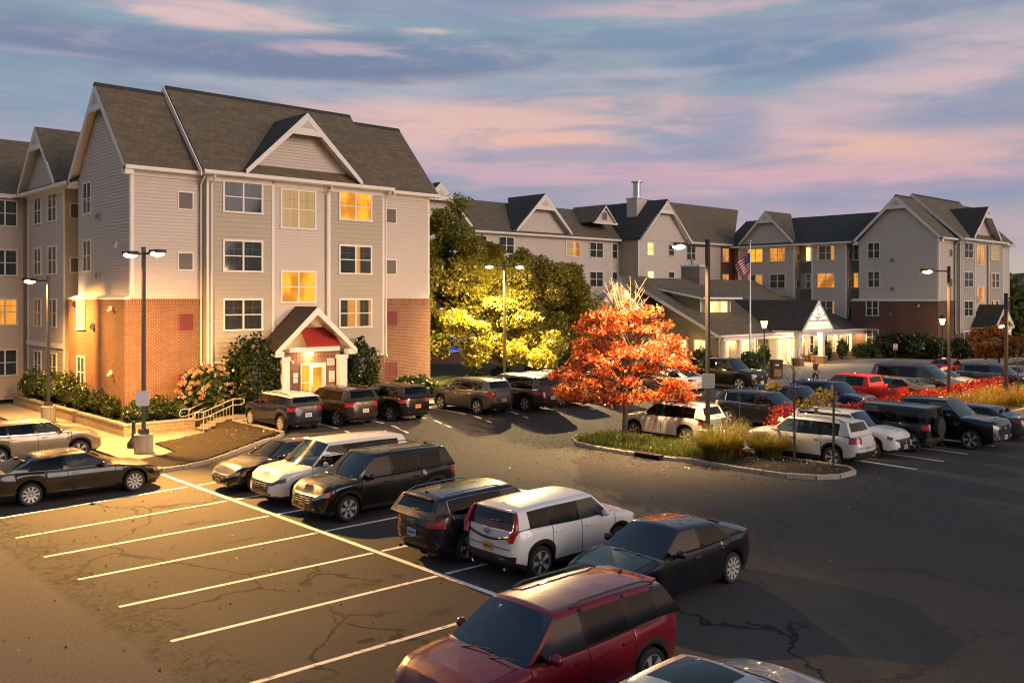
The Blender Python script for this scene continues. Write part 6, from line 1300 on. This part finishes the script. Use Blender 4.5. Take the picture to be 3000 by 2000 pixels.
# green trees between the hotel blocks
def rb(cx, cy, cz, rx, ry, rz, nb_, n, rr=(.62, 1.25)):
    o = []
    for k in range(nb_):
        d = rng.normal(size=3); d /= np.linalg.norm(d); f = rng.uniform(.3, 1.05)**.7; r = rng.uniform(*rr); o.append(((cx+d[0]*rx*f, cy+d[1]*ry*f, cz+d[2]*rz*f), (r, r, r*.8), n))
    return o
def front_boughs():
    o = []
    for k in range(17):
        tt = -3.0+6.0*k/16; dd = rng.uniform(-.5, 2.2)+.10*abs(tt); r = rng.uniform(.6, 1.05); o.append(((-5.9-.68*tt+.68*dd, -6.4+.73*tt+.73*dd, rng.uniform(1.6, 5.9-.45*abs(tt))), (r, r, r*.75), 650))
    return o
GT = 'green trees in front of the lobby'
GM = ['leaf_green', 'leaf_olive', 'leaf_darkgreen', 'leaf_yellow']
tree('tree', 'tallest green tree, its pointed top against the sky beside the near hotel', (42.2, 49.6, .5), [(0,0,0), (.1,.1,2), (-.2,.3,4.5), (-.4,.4,8), (-.5,.5,11.5)], rb(-.9,.7,7.4,3.4,3.4,4.0,66,1000)+[((-.6,.6,12.1),(1.0,1.0,1.2),500), ((-3.0,3.4,6.6),(1.5,1.5,1.3),700), ((-3.6,2.6,4.2),(1.6,1.6,1.3),800), ((-1,-.5,3.2),(2.0,2.0,1.2),900), ((-3.6,3.6,9.2),(1.0,1.0,.9),350), ((1.6,-1.2,3.4),(1.8,1.8,1.3),1100), ((-2.6,1.0,2.6),(1.8,1.8,1.1),1100), ((.3,-1.6,2.3),(1.9,1.9,1.0),1200), ((-4.0,3.6,3.2),(1.3,1.3,1.1),700), ((-4.3,4.2,5.6),(1.2,1.2,1.0),600), ((-4.1,4.4,7.4),(1.0,1.0,.8),450), ((-4.9,4.2,4.4),(1.0,1.0,.8),450), ((-4.6,3.4,8.6),(.9,.9,.7),350), ((-5.0,4.6,6.4),(.8,.8,.6),300), ((-3.6,2.2,2.4),(1.4,1.4,.9),700)], .15, GM, [.52,.30,.03,.15], group=GT)
tree('tree', 'rounded olive green tree standing around the double headed lamp', (44.4, 48.4, .5), [(0,0,0), (0,0,2), (.2,-.1,4), (.2,-.2,7)], rb(.2,-.2,6.4,3.6,3.6,3.0,58,1000)+[((0,-2,3.0),(2.0,2.0,1.2),900), ((2.4,-1.6,3.2),(1.9,1.9,1.3),1300), ((1.2,-2.8,2.2),(1.8,1.8,.9),1100), ((-1.2,-2.6,3.8),(1.5,1.5,1.2),700), ((-1.8,-3.0,5.2),(1.2,1.2,1.0),900), ((-3.4,-4.4,4.0),(1.2,1.2,.9),700), ((-2.2,-3.6,5.4),(1.3,1.3,.9),900), ((-3.8,-4.9,2.0),(1.4,1.4,.8),900), ((-1.6,-3.0,7.2),(1.2,1.2,.9),700)]+front_boughs(), .15, GM, [.36,.36,.02,.26], group=GT)
tree('tree', 'yellow green tree next to the red maple, lowest of the green trees', (49.2, 50.6, .5), [(0,0,0), (.2,-.2,2), (.6,-.6,4), (.9,-.9,6)], rb(.6,-.8,5.4,3.6,3.4,2.8,54,950)+[((2.6,-3.2,5.4),(1.3,1.3,1.0),500), ((3.6,-4.2,4.4),(1.1,1.1,.9),350), ((.6,-3,2.6),(2.0,2.0,1.1),1200), ((2.6,-2.4,2.4),(1.7,1.7,1.0),900), ((3.2,-3.6,3.2),(1.2,1.2,.9),500), ((-2,-1.6,3.0),(1.9,1.9,1.2),800)], .15, GM, [.38,.36,.02,.24], group=GT)
# red maple on the island
RM = []
for k in range(104):
    z = 1.75+3.8*rng.uniform(0, 1)**1.45; Rz = 2.95*math.sqrt(max(.02, 1-((z-2.3)/3.4)**2)) if z > 2.3 else 2.95-.5*(2.3-z)
    a = rng.uniform(0, 2*math.pi); e = Rz*math.sqrt(rng.uniform(.08, 1.12)); r = rng.uniform(.3, .62); RM.append(((e*math.cos(a), e*math.sin(a), z), (r*1.3, r*1.3, r*.55), 150))
RM += [((.2,.1,5.55),(.35,.35,.4),90), ((-.2,-.2,5.3),(.4,.4,.35),120)]
tw = [((0,0,4.6), (rng.uniform(-1.1,1.1), rng.uniform(-1.1,1.1), rng.uniform(5.9,7.0))) for k in range(15)]
tree('maple_tree', 'red and orange maple tree with bare twigs at its top on the planted island', (31.15, 26.15, .15), [(0,0,0), (.03,-.02,1.2), (0,.05,2.2), (0,0,3.4), (0,0,5)], RM, .092, ['leaf_red', 'leaf_orange', 'leaf_gold', 'leaf_rust'], [.34,.36,.16,.14], 'bark_pale', r0=.13, twigs=tw, aspect=2.2, droop=.35, shell=.6)
# orange trees at the right edge
tree('tree', 'low orange tree in front of the far porch lamp', (84.6, 29.2, .2), [(0,0,0), (0,0,1.2), (.1,0,2.6)], rb(0,0,2.2,2.4,2.4,1.2,12,420,(.7,1.1)), .22, ['leaf_gold', 'leaf_orange', 'leaf_rust'], [.5,.3,.2], group='orange trees at the right edge', r0=.09)
tree('tree', 'orange tree behind the lamp post at the right edge', (84.0, 25.4, .2), [(0,0,0), (0,0,1.2), (.1,0,2.6)], rb(0,0,2.4,2.6,2.4,1.3,12,420,(.7,1.1)), .22, ['leaf_orange', 'leaf_gold', 'leaf_rust'], [.5,.3,.2], group='orange trees at the right edge', r0=.09)
def sapling(label, loc, h, n, leaves=None, spread=.9, r0=.045):
    t = thing('sapling', label, 'tree', loc, 0, 'young bare trees'); q = MB(); q.tube([(0,0,-.05), (.02,0,h*.4), (-.02,.03,h*.75), (.0,0,h)], [r0,r0*.8,r0*.5,.006], 'bark', 7)
    for k in range(n):
        z = h*(.33+.55*k/n); a = k*2.4; L_ = spread*(1.1-.6*k/n); e = (L_*math.cos(a)*.7, L_*math.sin(a)*.7, z+L_*.9); p = limb(q, (0,0,z), e, .016, .004, 'bark', .12, 4)
        for j in (2, 3): limb(q, p[j], tuple(Vector(p[j])+Vector((rng.uniform(-.3,.3), rng.uniform(-.3,.3), rng.uniform(.15,.5)))), .008, .003, 'bark', .1, 2)
    q.build('trunk', t, 60)
    if leaves: link(leaf_mesh('crown', np.concatenate([blob(c, r, m) for c, r, m in leaves]), .13, ['leaf_yellow', 'leaf_olive', 'leaf_gold'], [.4,.4,.2], 1.3, droop=.3), 'crown', t)
sapling('slim sapling on the island with a few yellow green leaves low on its branches', (30.75, 17.7, .15), 4.3, 11, [((.75,-.75,2.35),(.5,.5,.32),130), ((-.5,.6,2.75),(.4,.4,.2),40), ((.25,-.3,2.1),(.4,.4,.25),60)])
sapling('slim bare sapling beside the lamp post at the right edge', (54.6, 17.9, .15), 3.6, 14, None, 1.1)
# shrubs
sg = ['shrub_dark', 'shrub_mid', 'leaf_darkgreen']
shrub('holly_bush', 'large dark holly bush left of the red awning porch', (21.6, 41.75, .5), (1.5,1.0,1.95), 8000, .13, ['shrub_dark', 'leaf_darkgreen', 'shrub_mid'], [.6,.3,.1], 'holly bushes beside the porch', cat='bush', lumps=9)
shrub('holly_bush', 'dark holly bush right of the red awning porch', (27.9, 42.0, .5), (1.15,.9,1.8), 6500, .13, ['shrub_dark', 'leaf_darkgreen', 'shrub_mid'], [.6,.3,.1], 'holly bushes beside the porch', cat='bush', lumps=9)
shrub('hydrangea', 'pink and cream hydrangea above the stair handrails', (19.4, 42.25, .5), (1.45,.9,1.2), 3200, .17, ['shrub_mid', 'shrub_pale'], [.5,.5], 'hydrangeas by the hotel', blooms=(['bloom_pink','bloom_cream','bloom_cream'], 60, .12))
shrub('hydrangea', 'low hydrangea with sparse pale blooms at the right end of the near hotel', (31.6, 42.1, .5), (1.75,.9,.62), 2600, .17, ['shrub_mid', 'shrub_dark'], [.6,.4], 'hydrangeas by the hotel', blooms=(['bloom_cream'], 18, .08))
LS = [(16.05,42.3,.62,.55,.48,'round clipped shrub at the brick corner of the near hotel'), (17.1,42.25,.75,.6,.55,'clipped shrub behind the lamp post, second from the brick corner'), (18.15,42.3,.70,.6,.52,'clipped shrub between the brick wall and the hydrangea'),
      (15.75,44.3,.52,.7,.5,'round clipped shrub just behind the wall corner'), (15.75,46.1,.55,.95,.6,'low shrub along the side wall, second behind the corner'), (15.7,48.2,.6,1.2,.7,'low shrub along the side wall, third behind the corner'), (15.7,50.6,.65,1.2,.95,'dense shrub beside the single headed lamp post'), (15.6,53.2,.7,1.3,.9,'shrub below the paired windows at the left edge'), (15.5,55.9,.75,1.3,.85,'farthest clipped shrub at the left edge')]
for (u, v, rx, ry, rz, lb_) in LS: shrub('shrub', lb_, (u, v, .53), (rx, ry, rz), 1700, .10, ['shrub_mid', 'shrub_pale', 'shrub_dark'], [.5,.3,.2], 'clipped shrubs along the near hotel', lumps=5)
for (u, v, r_, rz, lb_) in [(65.4,41.6,1.0,.75,'round green bush at the foot of the flagpole'), (70.6,43.6,.6,.9,'small upright shrub left of the entrance doors'), (79.8,43.2,.7,.7,'low shrub right of the canopy column'), (81.2,43.4,.55,.95,'upright shrub in front of the second lobby wall light'), (84.0,43.2,.55,.95,'small conical shrub in front of the lobby windows'), (86.2,42.4,.9,.7,'wide low shrub left of the last white column'), (87.8,42.0,1.0,.85,'wide shrub at the last white column'), (60.0,42.5,1.0,1.0,'dark shrub left of the black pickup truck'), (57.5,43.6,1.1,1.0,'dark shrub behind the white sedan')]:
    shrub('shrub', lb_, put(u, v, .12), (r_, r_, rz), 900, .16, ['shrub_mid', 'shrub_pale', 'shrub_dark'], [.5,.3,.2], 'shrubs in front of the lobby', lumps=5)
for (u, v, rx, ry, rz, lb_) in [(89.4,41.0,1.3,1.6,1.35,'tall dark bush at the left end of the far brick wall'), (89.6,38.3,1.3,1.5,1.30,'dark bush behind the small pinkish sign'), (90.0,36.3,1.2,1.2,1.0,'dark bush behind the right lantern post'), (92.4,35.6,1.5,1.0,1.0,'dark bush at the corner of the far hotel')]:
    shrub('shrub', lb_, put(u, v, .12), (rx, ry, rz), 2200, .17, sg, [.6,.25,.15], 'dark bushes along the far hotel', lumps=6)
shrub('hydrangea', 'pale flowering shrub by the far hotel corner', put(96.4, 35.3, .12), (1.8,1.1,1.0), 1800, .2, ['shrub_mid', 'shrub_dark'], [.4,.6], 'hydrangeas by the far hotel', blooms=(['bloom_cream','bloom_pink'], 30, .13))
shrub('hydrangea', 'pale flowering shrub left of the far porch', put(99.4, 35.2, .12), (1.5,1.0,.95), 1500, .2, ['shrub_mid', 'shrub_dark'], [.4,.6], 'hydrangeas by the far hotel', blooms=(['bloom_cream','bloom_pink'], 22, .13))
for (u, v, lb_) in [(38.5,44.4,'low dark shrub under the tallest green tree'), (41.5,45.6,'low dark shrub behind the brownish grey suv'), (45.0,45.8,'low dark shrub under the olive green tree'), (48.5,46.2,'low dark shrub under the yellow green tree')]:
    shrub('shrub', lb_, put(u, v, .06), (.9,.8,.5), 900, .15, sg, [.6,.25,.15], 'low shrubs under the green trees', lumps=4)
# burning red hedge
def hedge(label, path, w_, h, n):
    t = thing('red_hedge', label, 'hedge', (path[0][0], path[0][1], gz(*path[0])+.1), 0, 'red hedge along the car park'); pts = []; core = []
    for a, b in zip(path, path[1:]):
        L_ = math.hypot(b[0]-a[0], b[1]-a[1]); k = max(2, int(L_/.55))
        for i in range(k):
            f = i/k; c = (a[0]+(b[0]-a[0])*f-path[0][0]+rng.uniform(-.1,.1), a[1]+(b[1]-a[1])*f-path[0][1], h*.52+rng.uniform(-.06,.06)); pts.append(blob(c, (.55, w_, h*.55), n*2, .25)); core.append(((c[0],c[1],h*.45), (.5, w_*.75, h*.42)))
    P_ = np.concatenate(pts); link(leaf_mesh('foliage', P_, .085, ['leaf_crimson', 'leaf_red', 'leaf_rust'], [.6,.3,.1], 1.5, core), 'foliage', t)
    q = MB(); [q.tube([(b[0]-path[0][0], b[1]-path[0][1], -.1), (b[0]-path[0][0]+.1, b[1]-path[0][1], h*.5)], .03, 'bark', 5) for b in path]; q.build('stem', t)
hedge('dark red rounded hedge end beside the suv with glowing tail lights', [(35.6,21.0), (37.2,21.1)], .75, 1.35, 420)
hedge('red hedge stretch behind the white suvs, touched with green', [(37.9,21.15), (44.6,21.1)], .65, .92, 330); hedge('red hedge stretch in front of the bright red pickup truck', [(45.2,21.1), (52.6,21.0)], .65, .92, 330); hedge('red hedge stretch at the right end, past the lamp post', [(53.2,21.0), (61.6,20.9)], .65, .95, 330)
# grasses
def blades(n, r, h, spread, w_, mats, wts=None, arch=1.0):
    q = MB()
    for k in range(n):
        a = rng.uniform(0, 2*math.pi); rr = r*math.sqrt(rng.uniform(0, 1))*.5; b = (rr*math.cos(a), rr*math.sin(a)); a2 = a+rng.normal()*.5; L_ = h*rng.uniform(.7, 1.15); sp = spread*rng.uniform(.3, 1.1); m = mats[rng.choice(len(mats), p=wts)]; pl = None; s = (-math.sin(a2)*w_, math.cos(a2)*w_)
        for i in range(5):
            t = i/4; x = sp*t**1.6; z = L_*(t*1.25-.5*arch*t**2.4*(sp/spread)); f = 1-t*.85; p = ((b[0]+math.cos(a2)*x-s[0]*f, b[1]+math.sin(a2)*x-s[1]*f, z), (b[0]+math.cos(a2)*x+s[0]*f, b[1]+math.sin(a2)*x+s[1]*f, z))
            if pl: q.face([pl[0], pl[1], p[1], p[0]], m)
            pl = p
    return q
def grass_clump(label, loc, n, r, h, sp, group, mats=('grass_olive','grass_straw','leaf_yellow'), w=None):
    o = blades(n, r, h, sp, .012, list(mats), w).build('grass_clump'); o.location = loc; tag(o, label, 'grass', group)
gi = 'fountain grass clumps on the island'
grass_clump('broad golden fountain grass clump left of the hydrant, nearest the kerb', (29.35, 20.05, .16), 1900, 1.0, 1.05, 1.2, gi, ('grass_olive','grass_green','grass_straw','leaf_yellow'), [.4,.25,.2,.15]); grass_clump('fountain grass clump right of the hydrant', (30.9, 18.85, .16), 1400, .9, .92, 1.05, gi, ('grass_olive','grass_green','grass_straw','leaf_yellow'), [.4,.3,.18,.12]); grass_clump('fountain grass clump behind the hydrant', (31.0, 20.6, .16), 900, .8, 1.15, .9, gi, ('grass_olive','grass_green','grass_straw','leaf_yellow'), [.4,.3,.18,.12])
for k in range(13):
    u = 47.4+(k % 7)*1.75+rng.uniform(-.3,.3); v = 18.3+(k//7)*1.2+rng.uniform(-.2,.2); grass_clump('golden feathery grass clump in the bed before the red hedge', (u, v, gz(u, v)+.1), 420, .9, .95, .85, 'feathery grass clumps before the hedge', ('grass_straw','grass_olive','leaf_yellow'), [.45,.35,.2])
q = MB(); q2 = blades(5600, .12, .26, .12, .011, ['grass_green','leaf_green','grass_olive'], [.6,.25,.15])
n_f = len(q2.f)//4
for k in range(n_f):
    u = 28.5+rng.uniform(0, 1)*2.7; v = 20.9+rng.uniform(0, 1)*5.9; 
    for i in range(4*k*4, 4*k*4+16):
        if i < len(q2.v): p = q2.v[i]; q2.v[i] = (p[0]+u, p[1]+v, p[2]+.10+.10*math.exp(-((u-30)**2)/1.5))
o = q2.build('island_grass'); tag(o, 'short bright green grass under the red maple', 'grass', None, 'stuff')
# leaf litter
pts = []
for (n, cu, cv, su, sv) in ((420, 27.2, 22.5, 1.1, 3.2), (260, 17.2, 36.5, 1.5, 1.7), (260, 30, 17.3, .9, 1.2), (500, 26, 30, 7, 2.5), (260, 9.5, 22, 3.5, 6), (260, 21, 26, 4, 7), (260, 30, 22, 12, 6)):
    for k in range(n): u, v = rng.normal(cu, su), rng.normal(cv, sv); z = gz(u, v)+.012; z = max(z, bank(u, v)+.015) if (15.3 < u < 19.2 and 34.6 < v < 38.3+(u-15.24)*.5) else z; z = .24 if (28.5 < u < 31.3 and 15.6 < v < 27) else z; pts.append((u, v, z))
me = leaf_mesh('fallen_leaves', pts, .05, ['litter_tan', 'litter_pink', 'leaf_rust'], [.55,.35,.1], 1.3)
o = bpy.data.objects.new('fallen_leaves', me); COL.objects.link(o); tag(o, 'scattered fallen leaves on the asphalt and mulch', 'leaves', None, 'stuff')
# ------------------------------------------------------------------ far distance at the right
q = MB(); hp = []
for i in range(41):
    u = 350+i*45; row = []
    for j in range(17): v = -250+j*50; f = math.sin(math.pi*j/16)*math.sin(math.pi*min(1, max(0, i/40))); row.append((u, v, -2+f*(34+14*math.sin(i*.7)*math.sin(j*.9)+8*math.sin(i*1.9+j))))
    hp.append(row)
q.grid(hp, 'hill_green'); h_ = q.build('hills', None, 80); h_['kind'] = 'structure'
pts = []
for k in range(90): u, v = rng.uniform(135, 330), 0; az_ = R(rng.uniform(26.5, 33)); dd = rng.uniform(135, 320); c, s = math.cos(R(47)), math.sin(R(47)); lx = dd*math.tan(az_); uu, vv = dd*c+lx*s, dd*s-lx*c; hh = rng.uniform(2.5, 6.5); pts.append(blob((uu, vv, hh*.8), (hh*.7, hh*.7, hh*.8), 260, .4))
me = leaf_mesh('distant_wood', np.concatenate(pts), .9, ['leaf_darkgreen', 'leaf_green', 'shrub_dark'], [.5,.25,.25], 1.3); o = bpy.data.objects.new('distant_wood', me); COL.objects.link(o); tag(o, 'distant dark wood beyond the far hotel at the right edge', 'wood', None, 'stuff')
tree('tree', 'green tree just right of the far hotel', (118, 34.5, .2), [(0,0,0), (0,0,2), (.1,0,4)], rb(0,0,4.6,2.6,2.6,2.4,10,420,(1.1,1.6)), .4, GM, [.45,.25,.2,.1], group='green trees beside the far hotel')
tree('tree', 'yellow green tree at the right edge beyond the far hotel', (116, 29.5, .2), [(0,0,0), (0,0,2), (.1,0,3.4)], rb(0,0,3.6,2.6,2.6,2.0,10,420,(1.1,1.6)), .4, GM, [.3,.3,.1,.3], group='green trees beside the far hotel')
# ------------------------------------------------------------------ person walking on the drive
def skin_obj(name, chains, matname, parent, sub=2):
    bm = bmesh.new(); lay = bm.verts.layers.skin.verify(); made = {}
    for ch in chains:
        prev = None
        for (p, r) in ch:
            k = tuple(round(x, 4) for x in p)
            if k not in made: v = bm.verts.new(p); v[lay].radius = (r, r) if not isinstance(r, tuple) else r; made[k] = v
            if prev is not None and prev is not made[k] and bm.edges.get((prev, made[k])) is None: bm.edges.new((prev, made[k]))
            prev = made[k]
    bm.verts.ensure_lookup_table(); bm.verts[0][lay].use_root = True
    me = bpy.data.meshes.new(name); bm.to_mesh(me); bm.free(); o = bpy.data.objects.new(name, me); COL.objects.link(o); o.modifiers.new('skin', 'SKIN'); s = o.modifiers.new('sub', 'SUBSURF'); s.levels = s.render_levels = sub
    dg = bpy.context.evaluated_depsgraph_get(); me2 = bpy.data.meshes.new_from_object(o.evaluated_get(dg)); bpy.data.objects.remove(o); me2.materials.clear(); me2.materials.append(MATS[matname]); me2.polygons.foreach_set('use_smooth', [True]*len(me2.polygons))
    o = bpy.data.objects.new(name, me2); COL.objects.link(o); o.parent = parent; return o
ps = thing('person', 'person in a dark jacket and black trousers walking across the entrance drive', 'person', put(58.6, 32.1, .03), R(-100))
hipz = .90; body = [[((0,0,hipz), .13), ((0,0,1.08), .125), ((.02,0,1.28), .145), ((.02,0,1.42), .10), ((.03,0,1.50), .052), ((.045,0,1.56), .06), ((.05,0,1.64), .088), ((.045,0,1.70), .07)]]
for sgn, st_, sw_ in ((1, .16, -.12), (-1, -.14, .14)):
    body.append([((0,0,hipz), .13), ((.0,sgn*.09,.86), .10), ((st_*.7,sgn*.095,.50), .066), ((st_*.7-.06,sgn*.095,.10), .045), ((st_*.7+.06,sgn*.10,.04), .04), ((st_*.7+.15,sgn*.10,.035), .03)])
    hand = (sw_*1.5+.10, sgn*.27, .84)
    body.append([((.02,0,1.42), .10), ((.01,sgn*.17,1.39), .065), ((sw_*.5-.02,sgn*.23,1.13), .047), ((sw_*1.2+.05,sgn*.26,.92), .034), (hand, .030)])
    for f in range(4): body.append([(hand, .030), ((hand[0]+.03+.005*f, hand[1]+(f-1.5)*.016, hand[2]-.06), .009), ((hand[0]+.035+.006*f, hand[1]-sgn*.012+(f-1.5)*.015, hand[2]-.10-.008*(1.5-abs(f-1.5))), .008)])
    body.append([(hand, .030), ((hand[0]+.035, hand[1]-sgn*.035, hand[2]-.02), .010), ((hand[0]+.05, hand[1]-sgn*.04, hand[2]-.055), .009)])
body.append([((.05,0,1.64), .088), ((.135,0,1.625), .014)])
skin_obj('body', body, 'skin', ps)
q = MB()
for sgn in (1, -1): ellipsoid(q, (.128, sgn*.033, 1.652), (.010,.014,.009), 'ink_dark', 8, 4)
q.build('eyes', ps, 80); q = MB(); ellipsoid(q, (.128, 0, 1.585), (.008,.026,.007), 'sweater', 8, 4); q.build('mouth', ps, 80)
hr = [[((.035,0,1.675), .098), ((-.03,0,1.62), .075), ((-.05,0,1.52), .06), ((-.05,0,1.44), .045)]]; skin_obj('hair', hr, 'hair', ps)
jk = [[((0,0,.84), .155), ((0,0,1.08), .15), ((.02,0,1.28), .165), ((.02,0,1.42), .12), ((.025,0,1.47), .08)]]
for sgn, sw_ in ((1, -.12), (-1, .14)): jk.append([((.02,0,1.42), .12), ((.01,sgn*.17,1.39), .082), ((sw_*.5-.02,sgn*.23,1.13), .064), ((sw_*1.2+.05,sgn*.26,.935), .048)])
skin_obj('jacket', jk, 'jacket', ps)
tr = [[((0,0,.93), .14), ((0,0,.90), .14)]]
for sgn, st_ in ((1, .16), (-1, -.14)): tr.append([((0,0,.90), .14), ((.0,sgn*.09,.86), .112), ((st_*.7,sgn*.095,.50), .08), ((st_*.7-.06,sgn*.095,.12), .062)])
skin_obj('trousers', tr, 'trouser', ps)
q = MB(); ellipsoid(q, (.05, .31, .86), (.10,.04,.09), 'bag', 8, 5); tag(q.build('handbag', None, 60), 'small reddish bag carried by the walking person', 'bag'); bpy.data.objects['handbag'].location = ps.location; bpy.data.objects['handbag'].rotation_euler = ps.rotation_euler
